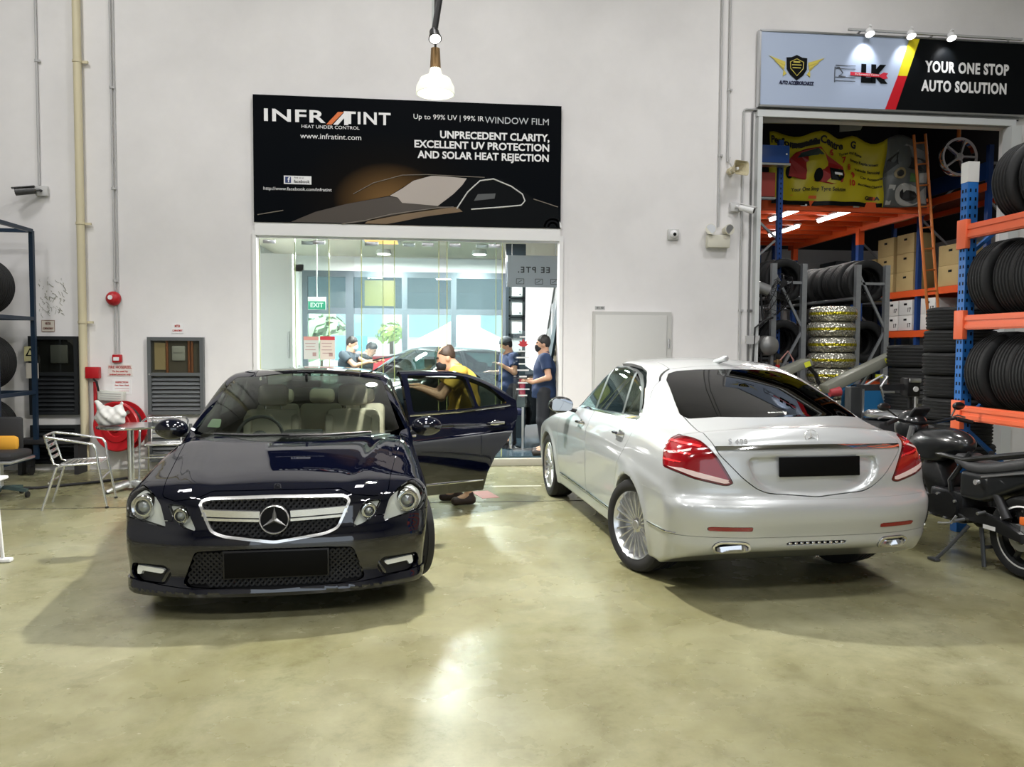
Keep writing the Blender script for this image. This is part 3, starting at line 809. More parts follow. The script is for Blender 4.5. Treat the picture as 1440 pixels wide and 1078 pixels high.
def honeycomb(C, parent, M, outline, depth, pitch):
    """a lattice that follows the grille surface, set back inside the opening"""
    V = M[0]; d0, d1 = V[:, 1].min(), V[:, 1].max(); z0, z1 = V[:, 2].min(), V[:, 2].max(); b = MB()
    e = np.concatenate([M[1][:, [0, 1]], M[1][:, [1, 2]], M[1][:, [2, 0]]]); k = np.sort(e, 1); u, c = np.unique(k, axis=0, return_counts=True); bd = u[c == 1]
    A, B = V[bd[:, 0]][:, 1:], V[bd[:, 1]][:, 1:]
    def inside(p):
        cnd = (p[1] < A[:, 1]) != (p[1] < B[:, 1])
        return (cnd & (p[0] < (B[:, 0] - A[:, 0]) * (p[1] - A[:, 1]) / np.where(B[:, 1] == A[:, 1], 1, B[:, 1] - A[:, 1]) + A[:, 0])).sum() % 2 == 1
    seg = []
    rows = int((z1 - z0) / (pitch * .5)) + 2; cols = int((d1 - d0) / pitch) + 2
    for i in range(rows):
        for j in range(cols):
            y = d0 + (j + .5 * (i % 2)) * pitch; z = z0 + i * pitch * .5
            for dy, dz in ((.5, .5), (-.5, .5)):
                p, q = (y, z), (y + dy * pitch, z + dz * pitch)
                if inside(p) and inside(q): seg.append((p, q))
    if not seg: return
    Y = np.array([[s[0][0], s[1][0]] for s in seg]).ravel(); Z = np.array([[s[0][1], s[1][1]] for s in seg]).ravel()
    Xs = ray_x(C.f, Y, Z, -.1, .8, 90) + depth - .022
    for i in range(len(seg)):
        a = (Xs[2*i], Y[2*i], Z[2*i]); c = (Xs[2*i+1], Y[2*i+1], Z[2*i+1])
        if not (np.isnan(a[0]) or np.isnan(c[0])): b.bar(a, c, .012, .006, (1, 0, 0))
    b.build('grille_mesh', mat('mesh_satin', (.012, .012, .013), .4, spec=.3), parent, smooth=False)
build_navy()
# ---- silver saloon seen from behind
def build_silver():
    root = thing('saloon_car', 'silver saloon car seen from behind with red tail lamps', 'car', (2.17, 9.38, 0), R(-86.6))
    paint = mat('silver_paint', (.54, .56, .565), .31, .38, 1.0, flake=True); C = Car(SILVER, root, .0175); C.full = C.M
    dark = thin_glass('rear_glass', (.10, .11, .11)); sideg = thin_glass('side_glass', (.30, .34, .34)); red = mat('lamp_red', (.24, .002, .006), .12, 0, 1.)
    redd = mat('lamp_red_dark', (.10, .001, .003), .1, 0, 1.); clear = mat('lamp_clear', (.80, .62, .60), .2)
    RG = [(-.3, 1.192), (.45, 1.185), (.64, 1.168), (.665, 1.19), (.63, 1.27), (.56, 1.41), (.50, 1.455), (.42, 1.475), (.25, 1.487), (-.3, 1.495)]
    g = C.take(yz(RG, 3.15, 4.5), .001); rw = C.put('rear_window', g, dark, .006)
    C.put('windscreen', C.take(yz([(-.3, 1.075), (.72, 1.09), (.60, 1.43), (-.3, 1.47)], 1.0, 2.4), .001), sideg, .005)
    FW = [(1.62, 1.09), (2.44, 1.105), (2.40, 1.475), (2.20, 1.465), (1.98, 1.385), (1.75, 1.22)]
    RW = [(2.50, 1.107), (3.20, 1.125), (3.08, 1.46), (2.80, 1.485), (2.46, 1.48)]; QW = [(3.24, 1.127), (3.56, 1.135), (3.50, 1.21), (3.38, 1.34), (3.26, 1.405), (3.13, 1.452)]
    OUT = rnd([(1.50, 1.065), (3.62, 1.105), (3.56, 1.24), (3.42, 1.38), (3.25, 1.465), (3.05, 1.505), (2.75, 1.522), (2.35, 1.51), (2.05, 1.445), (1.8, 1.30)], .04)
    FD = [(1.36, .32), (1.30, .70), (1.36, 1.0), (1.55, 1.045), (1.68, 1.19), (2.0, 1.425), (2.35, 1.545), (2.465, 1.55), (2.45, 1.0), (2.44, .32)]
    RD = [(2.445, .32), (2.455, 1.0), (2.47, 1.55), (2.85, 1.56), (3.2, 1.535), (3.52, 1.40), (3.68, 1.20), (3.70, 1.06), (3.62, .92), (3.50, .78), (3.40, .60), (3.35, .40), (3.33, .32)]
    for sg in (-1, 1):
        bits = [(C.take(xz(w, sg), .001)) for w in (FW, RW, QW)]
        ring = C.take(lambda x, y, z: np.maximum(np.maximum(poly(x, z, OUT), -poly(x, z, OUT) - .022), .45 - sg * y), .001)
        fill = C.take(xz(OUT, sg), .001)
        C.put('window_pillars', fill, M_BLACKP, .01)
        C.put('window_surround', ring, M_CHROME, .012, .004)
        for b_, n in zip(bits, ('side_window', 'side_window', 'quarter_window')): C.put(n, b_, sideg, .005)
        o = C.put('front_door', C.take(xz(FD, sg)), paint, .03); door_handle(C, o, (2.24, sg, .955)); 
        o2 = C.put('rear_door', C.take(xz(RD, sg)), paint, .03); door_handle(C, o2, (3.42, sg, .985))
        strip(C, o, sg, [(1.40, .345), (2.43, .345)], .011); strip(C, o2, sg, [(2.46, .345), (3.31, .345)], .011)
    TL = rnd([(.90, 1.045), (.83, 1.075), (.77, 1.082), (.715, 1.068), (.64, .965), (.548, .80), (.60, .788), (.785, .828), (.93, .885), (1.0, .95)], .02)
    zin = lambda x, y, z: 4.335 + .55 * np.clip(1.06 - z, 0, 1) + .35 * np.clip(.9 - z, 0, 1)
    for sg in (1, -1):
        m = C.take(lambda x, y, z: np.maximum(np.maximum(poly(sg * y, z, TL), zin(x, y, z) - x), -sg * y), .002)
        V = m[0]; q = poly(sg * V[:, 1], V[:, 2], TL); q = np.maximum(q, (zin(V[:, 0], V[:, 1], V[:, 2]) - V[:, 0]))
        edge = clip(m, -q - .014); core = clip(m, q + .014)
        o = C.put('tail_lamp', edge, redd, .03, .002)
        zl = core[0][:, 2] - (.806 + .075 * np.clip((np.abs(core[0][:, 1]) - .55) / .3, 0, 1))
        C.put('lamp_strip', clip(core, zl - .012), clear, .03, .002, parent=o)
        body = clip(core, -(zl - .012)); C.put('lamp_lens', body, red, .03, .001, parent=o)
        for k in range(3):
            zz = .885 + .062 * k; y0 = .56 + .05 * k
            sl = lambda y, zz=zz: zz + .16 * np.clip(np.abs(y) - .6, -.1, .4)
            d = np.abs(body[0][:, 2] - sl(body[0][:, 1])) - .007
            C.put('light_bar', clip(body, d), mat('lamp_bar', (.78, .03, .035), .2, 0, 1.), .012, .0035, parent=o)
        d = np.abs(body[0][:, 2] - (1.035 - .3 * (np.abs(body[0][:, 1]) - .70))) - .006; C.put('light_bar', clip(body, d), clear, .012, .0035, parent=o)
    # boot lid
    LID = rnd([(-.66, 1.21), (-.655, 1.17), (-.66, 1.075), (-.635, .99), (-.49, .835), (-.40, .768), (-.33, .742), (0, .715), (.33, .742), (.40, .768), (.49, .835), (.635, .99), (.66, 1.075), (.655, 1.17), (.66, 1.21)], .03)
    lid = C.take(lambda x, y, z: np.maximum(poly(y, z, LID), 4.09 - .16 * (np.abs(y) / .65) ** 2 - x), .003)
    zc = lambda y: 1.030 - .012 * (np.abs(y) / .64) ** 2
    ch = lid[0][:, 2] - zc(lid[0][:, 1]); st = clip(clip(lid, np.abs(ch) - .013), -(lid[0][:, 0][np.zeros(0, int)].sum()) + (4.5 - clip(lid, np.abs(ch) - .013)[0][:, 0]))
    L = C.put('boot_lid', lid, paint, .015); C.put('chrome_strip', st, M_CHROME, .012, .008, parent=L)
    X0 = Matrix(((0, 0, 1, 0), (1, 0, 0, 0), (0, 1, 0, 0), (0, 0, 0, 1)))      # emblem plane -> faces +x
    xs = float(ray_x(C.f, 0, 1.088, 5.2, 4)[0]); e = star_emblem(.048, .008); b = MB(); b.add(e.V, e.F, Matrix.Translation((xs + .002, 0, 1.088)) @ Matrix.Rotation(R(-14), 4, 'Y') @ X0); b.build('star_emblem', M_SATIN, L)
    xs = float(ray_x(C.f, -.49, 1.06, 5.2, 4)[0]); V, F = text_mesh('S 400', .048, .006, .0015, spacing=1.15); b = MB(); b.add(V, F, Matrix.Translation((xs + .004, -.50, 1.062)) @ Matrix.Rotation(R(-9), 4, 'Z') @ Matrix.Rotation(R(-14), 4, 'Y') @ X0); b.build('model_lettering', M_SATIN, L, smooth=False)
    b = MB(); b.box((0, 0, 0), (.012, .56, .125), bev=.004); o = b.build('number_plate', mat('plate_black', (.003, .003, .003), .5, spec=.1), L); o.location = (4.722, .03, .905); o.rotation_euler = (0, -.06, 0)
    # bumper with trims
    for sg in (1, -1):
        RF = rnd([(.44, .508), (.44, .535), (.70, .535), (.74, .520), (.70, .508)], .005)
        m = C.take(half(yz(RF, 4.2, 5), sg), .001); C.put('bumper_reflector', m, red, .01, .002)
        EX = rnd([(.44, .372), (.45, .425), (.49, .440), (.64, .440), (.685, .410), (.665, .365), (.60, .360)], .03)
        m = C.take(half(yz(EX, 4.2, 5), sg), .001); V = m[0]; q = poly(sg * V[:, 1], V[:, 2], EX)
        t = C.put('exhaust_trim', clip(m, -q - .013), M_CHROME, .05, .012); C.put('tailpipe', clip(m, q + .013), mat('pipe_dark', (.03, .03, .03), .3, .6), .01, -.05, parent=t)
        strip(C, root, sg, [(4.20, .46), (4.60, .475)], .008, name='bumper_strip')
    VN = rnd([(-.22, .408), (-.20, .432), (.20, .432), (.22, .408)], .02); m = C.take(lambda x, y, z: np.maximum(poly(y, z, VN), 4.2 - x), .001); v = C.put('bumper_vent', m, M_BLACKP, .01, -.02)
    b = MB()
    for k in range(10):
        y = -.18 + .04 * k; x = float(ray_x(C.f, y, .42, 5.2, 4)[0]); b.box((x - .008, y, .42), (.012, .022, .016), bev=.005)
    b.build('vent_studs', M_SATIN, v)
    lo = C.take(lambda x, y, z: np.maximum(z - .465, 4.12 - x), .0015); C.put('bumper_apron', lo, paint)
    C.put('rear_bumper', C.take(lambda x, y, z: np.maximum(np.maximum(z - .703, 4.12 - x), -1), .0003), paint)
    C.put('hood', C.take(lambda x, y, z: np.maximum(np.maximum(.72 - z, x - 1.36), np.abs(y) - .76)), paint)
    C.put('front_bumper', C.take(lambda x, y, z: np.maximum(x - .48, -1)), paint)
    for sg in (1, -1):
        C.put('front_wing', C.take(lambda x, y, z: np.maximum(x - 1.34, -sg * y)), paint)
        C.put('sill', C.take(lambda x, y, z: np.maximum(np.maximum(z - .318, np.maximum(1.2 - x, x - 3.4)), -sg * y)), paint)
        mirror(root, (1.80, sg * 1.00, 1.09), sg, mat('mirror_black', (.01, .01, .011), .1, 0, 1.))
        wheel(root, (.86, sg * .80, .345), sg, .345, .245, 'multi').rotation_euler.z = .3 if sg == 1 else -.0
        wheel(root, (3.78, sg * .795, .345), sg, .345, .265, 'multi')
    C.put('roof', C.take(lambda x, y, z: np.maximum(np.maximum(2.05 - x, x - 3.32), np.maximum(np.abs(y) - .50, 1.3 - z))), paint)
    C.put('body_panel', C.M, paint, every=True)
    def fin(x, y, z):
        p = np.stack([x, y, z], -1); return smax(smax(capsule(p, (3.18, 0, 1.545), (3.37, 0, 1.575), .02, .026), z - 1.615, .01), (x - 3.39), .01)
    V, T = sdf_mesh(fin, (3.1, -.06, 1.48), (3.46, .06, 1.66), .008); obj('antenna_fin', V, T, paint, root)
    cabin(root, SILVER, .30)
    V, F = text_mesh('INFRATINT', .022, .001, .001, sx=1.3); xs = float(ray_x(C.f, -.03, 1.215, 5.2, 3)[0])
    b = MB(); b.add(V, F, Matrix.Translation((xs + .006, -.02, 1.212)) @ Matrix.Rotation(R(-60), 4, 'Y') @ X0); b.build('window_sticker', mat('sticker_white', (.75, .78, .72), .5), rw, smooth=False)
    return root
build_silver()
# ---------------------------------------------------------------- things on the long wall
def poly_print(name, pts, y, m, parent, t=.003):
    return MB().prism(pts, y - t, y, 'y').build(name, m, parent, smooth=False)

# window-film banner over the shop
def film_banner():
    m = bpy.data.materials.new('banner_print'); m.use_nodes = True; nt = m.node_tree; b = nt.nodes['Principled BSDF']; L = nt.links.new
    tc = nt.nodes.new('ShaderNodeTexCoord'); mp = nt.nodes.new('ShaderNodeMapping'); gr = nt.nodes.new('ShaderNodeTexGradient'); gr.gradient_type = 'SPHERICAL'; rp = nt.nodes.new('ShaderNodeValToRGB')
    mp.inputs['Location'].default_value = (.22, 0, .55); mp.inputs['Scale'].default_value = (.75, .2, 1.1)
    L(tc.outputs['Object'], mp.inputs[0]); L(mp.outputs[0], gr.inputs[0]); L(gr.outputs['Fac'], rp.inputs[0]); L(rp.outputs[0], b.inputs['Base Color'])
    e = rp.color_ramp.elements; e[0].position = 0; e[0].color = (.002, .003, .0045, 1); e[1].position = .95; e[1].color = (.17, .095, .035, 1); e.new(.45).color = (.005, .0045, .004, 1)
    b.inputs['Roughness'].default_value = .45; b.inputs['Specular IOR Level'].default_value = .03
    t = thing('banner', 'wide black window film banner over the glass shop front', 'banner', (-.287, 10.64, 4.135))
    MB().box((0, 0, 0), (4.128, .06, 1.67)).build('panel', m, t)
    O = (-.287, 4.135); Y = -.031
    S = lambda P: [(x - O[0], z - O[1]) for x, z in P]
    g = lambda n, c: mat(n, c, .35)
    car = MB().prism(S([(-2.3, 3.305), (-1.87, 3.31), (-1.55, 3.45), (-1.14, 3.565), (-.57, 3.69), (-.247, 3.90), (-.007, 3.975), (.476, 3.955), (.72, 3.975), (.95, 3.955), (1.2, 3.83), (1.4, 3.70), (1.74, 3.60), (1.77, 3.305)]), Y - .002, Y, 'y').build('car_silhouette', mat('banner_dark', (.005, .006, .007), .45, spec=.05), t, smooth=False)
    poly_print('car_hood', S([(-1.87, 3.31), (-1.55, 3.45), (-1.14, 3.565), (-.576, 3.68), (-.456, 3.665), (-.397, 3.60), (.08, 3.565), (.30, 3.56), (-.37, 3.45), (-.84, 3.347), (-1.05, 3.31)]), Y - .002, g('banner_bronze', (.055, .043, .032)), car)
    poly_print('car_hood', S([(-.84, 3.36), (-.37, 3.46), (.08, 3.545), (.35, 3.56), (.42, 3.50), (-.1, 3.42), (-.5, 3.33), (-.6, 3.31), (-.9, 3.31)]), Y - .002, g('banner_tan', (.17, .11, .055)), car)
    poly_print('car_windscreen', S([(-.561, 3.69), (-.397, 3.79), (-.247, 3.898), (-.007, 3.971), (.173, 3.97), (.476, 3.949), (.415, 3.857), (.294, 3.734), (.083, 3.569), (-.247, 3.591), (-.397, 3.596), (-.456, 3.669)]), Y - .002, g('banner_glass', (.42, .37, .33)), car)
    poly_print('car_mirror', S([(.574, 3.651), (.628, 3.742), (.872, 3.758), (.857, 3.688)]), Y - .002, g('banner_grey', (.07, .075, .075)), car)
    b = MB()
    def line(P, r): b.tube([(x - O[0], Y - .003, z - O[1]) for x, z in P], r, 6)
    line([(.34, 3.539), (.491, 3.769), (.658, 3.924), (.841, 3.953), (1.086, 3.86), (1.241, 3.758), (1.278, 3.668), (1.226, 3.606), (.904, 3.568), (.538, 3.535)], .010)
    b.build('window_outline', g('banner_line', (.62, .62, .60)), car)
    b = MB(); line([(-1.05, 3.70), (-.783, 3.854), (-.397, 3.969), (-.068, 3.987), (.385, 3.976), (.719, 3.971)], .005); b.build('body_highlight', g('banner_soft', (.22, .19, .16)), car)
    for P in ([(-2.303, 3.396), (-1.97, 3.46)], [(1.396, 3.696), (1.738, 3.595)], [(-1.2, 3.30), (-.9, 3.35), (-.546, 3.443), (.083, 3.542), (.3, 3.56)]): b = MB(); line(P, .006); b.build('body_highlight', g('banner_soft', (.22, .19, .16)), car)
    b = MB(); b.lathe([(.10, 0), (.10, .002), (.125, .002), (.125, 0)], 24, Matrix.Translation((1.955, Y, -.82)) @ Matrix.Rotation(PI / 2, 4, 'X'), True, PI); b.lathe([(.05, 0), (.05, .002), (.075, .002), (.075, 0)], 20, Matrix.Translation((1.955, Y, -.82)) @ Matrix.Rotation(PI / 2, 4, 'X'), True, PI); b.build('corner_logo', M_WHITE, t)
    def tx(n, s, size, cx, cz, w, m=M_WHITE, **k): return text(n, s, size, m, t, (cx - O[0], Y - .001, cz - O[1]), width=w, depth=.003, **k)
    tx('brand_lettering', 'INFR', .225, -1.825, 4.70, .80, bold=.005, spacing=1.1); tx('brand_lettering', 'TINT', .225, -.86, 4.70, .62, bold=.005, spacing=1.1)
    X = lambda u, z: (u - O[0], z - O[1])
    poly_print('logo_letter', [X(-1.40, 4.61), X(-1.33, 4.61), X(-1.17, 4.78), X(-1.245, 4.78)], Y, mat('print_orange', (.70, .16, .03), .4), t)
    poly_print('logo_letter', [X(-1.31, 4.61), X(-1.245, 4.61), X(-1.165, 4.70), X(-1.165, 4.61), X(-1.11, 4.61), X(-1.11, 4.785), X(-1.155, 4.785)], Y, M_WHITE, t)
    tx('tagline', 'HEAT UNDER CONTROL', .06, -1.345, 4.573, .76); tx('web_address', 'www.infratint.com', .10, -1.338, 4.448, .80)
    tx('headline', 'Up to 99% UV | 99% IR', .095, .228, 4.755, .95); tx('headline', 'WINDOW FILM', .125, 1.165, 4.742, .88, mat('print_silver', (.50, .52, .54), .4))
    for s, z, x0 in (('UNPRECEDENT CLARITY,', 4.525, .112), ('EXCELLENT UV PROTECTION', 4.39, -.232), ('AND SOLAR HEAT REJECTION', 4.25, -.185)):
        tx('claim_line', s, .135, (x0 + 1.61) / 2, z, 1.61 - x0, bold=.004)
    f = poly_print('social_badge', [X(-1.958, 3.81), X(-1.599, 3.81), X(-1.599, 3.92), X(-1.958, 3.92)], Y, M_WHITE, t)
    poly_print('badge_square', [X(-1.94, 3.825), X(-1.865, 3.825), X(-1.865, 3.905), X(-1.94, 3.905)], Y - .003, mat('badge_blue', (.02, .04, .15), .4), f)
    text('badge_letter', 'f', .09, M_WHITE, f, (-1.895 - O[0], Y - .007, 3.862 - O[1]), depth=.002, bold=.003)
    text('badge_text', 'facebook', .055, M_BLACK, f, (-1.725 - O[0], Y - .004, 3.845 - O[1]), depth=.002, width=.21, bold=.001); text('badge_text', 'Find us on', .03, M_BLACK, f, (-1.76 - O[0], Y - .004, 3.895 - O[1]), depth=.002)
    tx('social_address', 'http://www.facebook.com/infratint', .06, -1.78, 3.745, .89)
film_banner()

# sign over the store
def store_sign():
    t = thing('shop_sign', 'long pale blue and black sign board over the tyre store opening', 'sign', (6.63, 10.62, 5.60))
    O = (6.63, 5.60); Y = -.036
    b = MB(); b.box((0, 0, 0), (4.06, .06, 1.02)); b.build('board', mat('sign_blue', (.42, .50, .66), .4), t)
    b = MB()
    for z in (-.52, .52): b.bar((-2.05, 0, z), (2.05, 0, z), .09, .025)
    for x in (-2.04, 2.04): b.bar((x, 0, -.52), (x, 0, .52), .025, .09)
    b.build('frame', M_STEEL, t)
    S = lambda P: [(x - O[0], z - O[1]) for x, z in P]
    poly_print('black_field', S([(6.956, 6.105), (8.65, 6.105), (8.65, 5.095), (6.63, 5.095)]), Y, M_BLACK, t)
    poly_print('red_stripe', S([(6.47, 5.095), (6.63, 5.095), (6.79, 5.575), (6.65, 5.575)]), Y - .004, mat('print_red', (.55, .01, .02), .4), t)
    poly_print('yellow_stripe', S([(6.65, 5.575), (6.79, 5.575), (6.965, 6.105), (6.81, 6.105)]), Y - .004, mat('print_yellow', (.72, .60, .02), .4), t)
    for s, z, w, x in (('YOUR ONE STOP', 5.715, 1.30, 7.715), ('AUTO SOLUTION', 5.445, 1.32, 7.68)): text('slogan', s, .21, M_WHITE, t, (x - O[0], Y - .005, z - O[1]), width=w, depth=.004, bold=.008, spacing=1.12)
    sh = poly_print('shield', S([(4.98, 5.76), (5.05, 5.765), (5.13, 5.80), (5.21, 5.765), (5.285, 5.76), (5.28, 5.60), (5.23, 5.52), (5.135, 5.45), (5.04, 5.52), (4.985, 5.60)]), Y, M_BLACK, t, .006)
    gold = mat('print_gold', (.62, .52, .10), .4); b = MB()
    b.tube([(x - O[0], Y - .007, z - O[1]) for x, z in [(5.035, 5.70), (5.13, 5.745), (5.23, 5.70), (5.225, 5.61), (5.135, 5.51), (5.04, 5.61)]], .006, 6, True); b.box((5.13 - O[0], Y - .008, .10), (.10, .004, .02)); b.box((5.13 - O[0], Y - .008, .06), (.14, .004, .012)); b.box((5.13 - O[0], Y - .008, .02), (.12, .004, .012)); b.build('shield_crest', gold, sh)
    for s in (-1, 1):
        c = 5.132; b = MB()
        for k in range(4): b.prism([(c + s * (.17 + .01 * k) - O[0], 5.70 - .05 * k - O[1]), (c + s * (.41 - .075 * k) - O[0], 5.775 - .065 * k - O[1]), (c + s * (.30 - .05 * k) - O[0], 5.70 - .055 * k - O[1]), (c + s * (.17 + .01 * k) - O[0], 5.65 - .05 * k - O[1])], Y - .005 - .001 * k, Y, 'y')
        b.build('wing', gold, t, smooth=False)
    text('sign_lettering', 'AUTO ACCESSORCARZZ', .065, mat('print_navy', (.01, .012, .05), .4), t, (5.13 - O[0], Y - .002, 5.41 - O[1]), width=.52, depth=.004, bold=.003, shear=.2)
    text('initials', 'LK', .32, M_BLACK, t, (6.27 - O[0], Y - .002, 5.575 - O[1]), width=.40, depth=.004, bold=.022)
    r = poly_print('red_spanner', S([(5.93, 5.60), (6.38, 5.58), (6.43, 5.61), (6.50, 5.60), (6.47, 5.565), (6.50, 5.53), (6.43, 5.515), (6.38, 5.54), (5.93, 5.55)]), Y - .006, mat('print_crimson', (.62, .03, .06), .4), t)
    text('spanner_lettering', 'Performance Centre', .04, M_WHITE, r, (6.18 - O[0], Y - .011, 5.567 - O[1]), width=.36, depth=.002)
    b = MB()
    for z in (5.685, 5.64, 5.52, 5.47): b.box((5.86 - O[0], Y - .002, z - O[1]), (.30, .003, .008))
    b.tube([(x - O[0], Y - .003, z - O[1]) for x, z in [(5.70, 5.45), (5.70, 5.66), (5.76, 5.66), (5.82, 5.58), (5.76, 5.54), (5.86, 5.53)]], .006, 6); b.build('car_outline', mat('print_slate', (.10, .11, .13), .4), t)
store_sign()
# three spot lamps on their rail above the sign
rail = thing('lamp_rail', 'thin grey rail above the pale blue sign', 'rail', (6.95, 10.52, 6.165)); b = MB(); b.bar((-1.1, 0, 0), (1.55, 0, -.02), .03, .03); b.build('bar', M_GREYP, rail); b = MB()
for x in (-.9, .2, 1.4): b.bar((x, 0, 0), (x, .15, -.02), .02, .02)
b.build('bracket', M_GREYP, rail)
for k, (x, w) in enumerate(((6.13, 'leftmost of the three on the sign rail'), (6.75, 'middle one of the three on the sign rail'), (7.36, 'rightmost of the three on the sign rail'))):
    t = thing('spot_lamp', 'small white spot lamp, ' + w, 'lamp', (x, 10.50, 6.15), 0, 'sign spot lamps'); b = MB(); b.cyl((0, 0, .0), (0, -.07, .05), .02); b.cyl((0, -.03, .0), (0, -.06, -.07), .045, .065, 20); b.build('head', M_WHITE, t)
    MB().cyl((0, -.06, -.071), (0, -.061, -.073), .058, n=20).build('lens', mat('lamp_glow', (1, 1, 1), .5, emis=(1, .98, .95), estr=8), t)
    lamp('sign_spot', 'SPOT', (x, 10.42, 6.05), 14, (.95, .97, 1), .04, (x, 10.62, 5.75), 80)

# the pendant high-bay and the black stage-light pole in front of it
t = thing('pendant_lamp', 'glowing high bay pendant lamp hanging over the parked cars', 'lamp', (.03, 6.5, 3.82), scale=(.82,) * 3)
b = MB(); b.lathe([(.05, .18), (.07, .10), (.15, .06), (.19, -.02), (.195, -.09), (.18, -.09), (.175, -.02), (.13, .04), (.05, .08)], 32, close=True); b.build('shade', mat('shade_glass', (.75, .78, .66), .2, emis=(1, 1, .85), estr=.55), t)
MB().cyl((0, 0, .16), (0, 0, .36), .055, .045).build('ballast', mat('brass_brown', (.25, .15, .06), .4, .5), t)
MB().sphere((0, 0, -.03), (.12, .12, .06), 20, 10).build('bulb', mat('bulb_glow', (1, 1, 1), .5, emis=(1, .98, .88), estr=6), t)
MB().cyl((0, 0, .36), (0, 0, 7.0), .012).build('rod', mat('rod_dark', (.05, .05, .05), .4), t)
t = thing('light_pole', 'slim black pole with stage lights hanging above pendant lamp', 'pole', (.02, 6.35, 4.10), scale=(.72,) * 3); b = MB(); b.cyl((0, 0, .12), (.10, 0, .75), .035); b.cyl((.10, 0, .72), (.14, 0, 6.2), .035); b.build('pole', M_BLACKP, t)
for n, p, d in ((0, (-.0, 0, .12), (.01, -.05, -.09)), (1, (.10, 0, .74), (.10, -.03, -.09))):
    b = MB(); q = Vector(p) + Vector(d); b.cyl(p, q, .05, .075, 20); b.sphere(p, .055); o = b.build('spot_head', M_BLACKP, t)
    MB().cyl(q, q + Vector(d) * .03, .062, n=20).build('lens', mat('lamp_glow2', (1, 1, 1), .5, emis=(1, .98, .95), estr=4), o)
tag(MB().cyl((.02, 6.62, 4.3), (.02, 6.62, 8.6), .02).build('hanging_tube', mat('tube_pale', (.62, .66, .66), .3)), 'pale grey tube hanging beside the black light pole', 'tube')
t = thing('wall_lamp', 'round white lamp on wall at the upper right corner', 'lamp', (8.75, 10.5, 6.36)); b = MB(); b.lathe([(.03, .1), (.10, .05), (.16, -.05), (.15, -.05), (.09, .03), (.03, .05)], 24, close=True); b.build('shade', M_WHITE, t); MB().cyl((0, .18, .12), (0, 0, .10), .02).build('arm', M_GREYP, t)

# pipes and conduits
def pipe(name, label, x, y, z0, z1, r, m, clips=()):
    t = thing(name, label, 'pipe', (x, y, z0)); MB().cyl((0, 0, 0), (0, 0, z1 - z0), r, n=16).build('tube', m, t)
    for z in clips: c = MB(); c.lathe([(r, -.015), (r + .008, -.015), (r + .008, .015), (r, .015)], 16, Matrix.Translation((0, 0, z - z0)), True); c.box((r + .02 if r < .03 else r + .04, 0 if r < .03 else .02, z - z0), (.03, .02, .03) if r < .03 else (.07, .03, .03)); c.build('clip', m, t)
    return t
pipe('drain_pipe', 'thick cream drain pipe running up the wall beside hose reel', -4.545, 10.615, .0, 8.6, .05, M_CREAM, (1.95, 3.23, 5.3))
pipe('conduit', 'thin grey conduit down to the red alarm bell', -4.15, 10.655, 2.37, 8.6, .013, M_GREYP, (2.5, 3.7, 5.0)); pipe('conduit', 'thin conduit between the alarm bell and the call point', -4.155, 10.66, 1.535, 2.165, .011, M_GREYP); pipe('conduit', 'second thin conduit just right of the alarm bell', -4.112, 10.667, 1.535, 8.6, .009, M_GREYP)
pipe('conduit', 'thin grey conduit ending at the camera by the tyre cage', -5.06, 10.655, 3.72, 8.6, .015, M_GREYP, (5.3,))
for n, x, z0, lab in ((0, 4.055, 3.38, 'thin conduit dropping to the twin emergency lamp'), (1, 4.175, 4.30, 'thin conduit dropping to the horn loudspeaker'), (2, 4.40, 1.2, 'tall grey conduit left of the store opening'), (3, 4.53, 1.2, 'dark conduit hugging the store opening jamb')):
    pipe('conduit', lab, x, 10.655, z0, 8.6 if n < 2 else 5.0, .014, M_GREYP if n != 3 else mat('conduit_dark', (.14, .14, .14), .5), (z0 + 1,))
t = tag(MB().tube([(4.40, 10.655, 5.005), (4.41, 10.655, 5.035), (4.45, 10.655, 5.045), (8.6, 10.655, 5.055)], .014).build('conduit', M_GREYP), 'conduit running level under the pale blue sign', 'pipe')
tag(MB().tube([(4.53, 10.655, 5.01), (4.55, 10.655, 5.02), (8.6, 10.655, 5.032)], .007).build('cable', M_BLACKP), 'black cable running level above the store opening', 'cable')

# cameras, emergency light, horn, bell
def cctv(loc, d, m, label):
    t = thing('security_camera', label, 'camera', loc); MB().box((0, -.02, 0), (.15, .05, .13), bev=.01).build('mount_box', mat('box_grey', (.55, .55, .54), .5), t)
    b = MB(); v = Vector(d); b.tube([(0, -.04, 0), Vector((0, -.09, 0)), Vector((0, -.09, 0)) + v * .06], .018); b.build('arm', m, t)
    p = Vector((0, -.09, 0)) + v * .05; q = p + v * .22; b = MB(); b.cyl(p, q, .045, .05, 16); b.bar(p + Vector((0, 0, .05)), q + v * .04 + Vector((0, 0, .05)), .09, .012); b.build('camera_body', m, t); MB().cyl(q - v * .005, q + v * .004, .036, n=16).build('lens', M_BLACK, t)
cctv((-5.02, 10.66, 3.64), (-.92, -.35, -.18), mat('cctv_dark', (.05, .05, .05), .4), 'dark bullet camera on the wall above the tyre cage')
cctv((4.29, 10.66, 3.66), (.7, -.55, -.3), M_WHITE, 'white bullet camera on the wall left of store opening')
t = thing('security_camera', 'small white dome camera on wall above the grey door', 'camera', (3.40, 10.66, 3.26)); MB().box((0, 0, 0), (.16, .05, .15), bev=.01).build('mount_box', mat('box_grey', (.55, .55, .54), .5), t); MB().sphere((0, -.03, 0), (.06, .05, .06)).build('dome', M_WHITE, t); MB().sphere((0, -.06, -.005), (.028, .03, .028)).build('lens', M_BLACK, t)
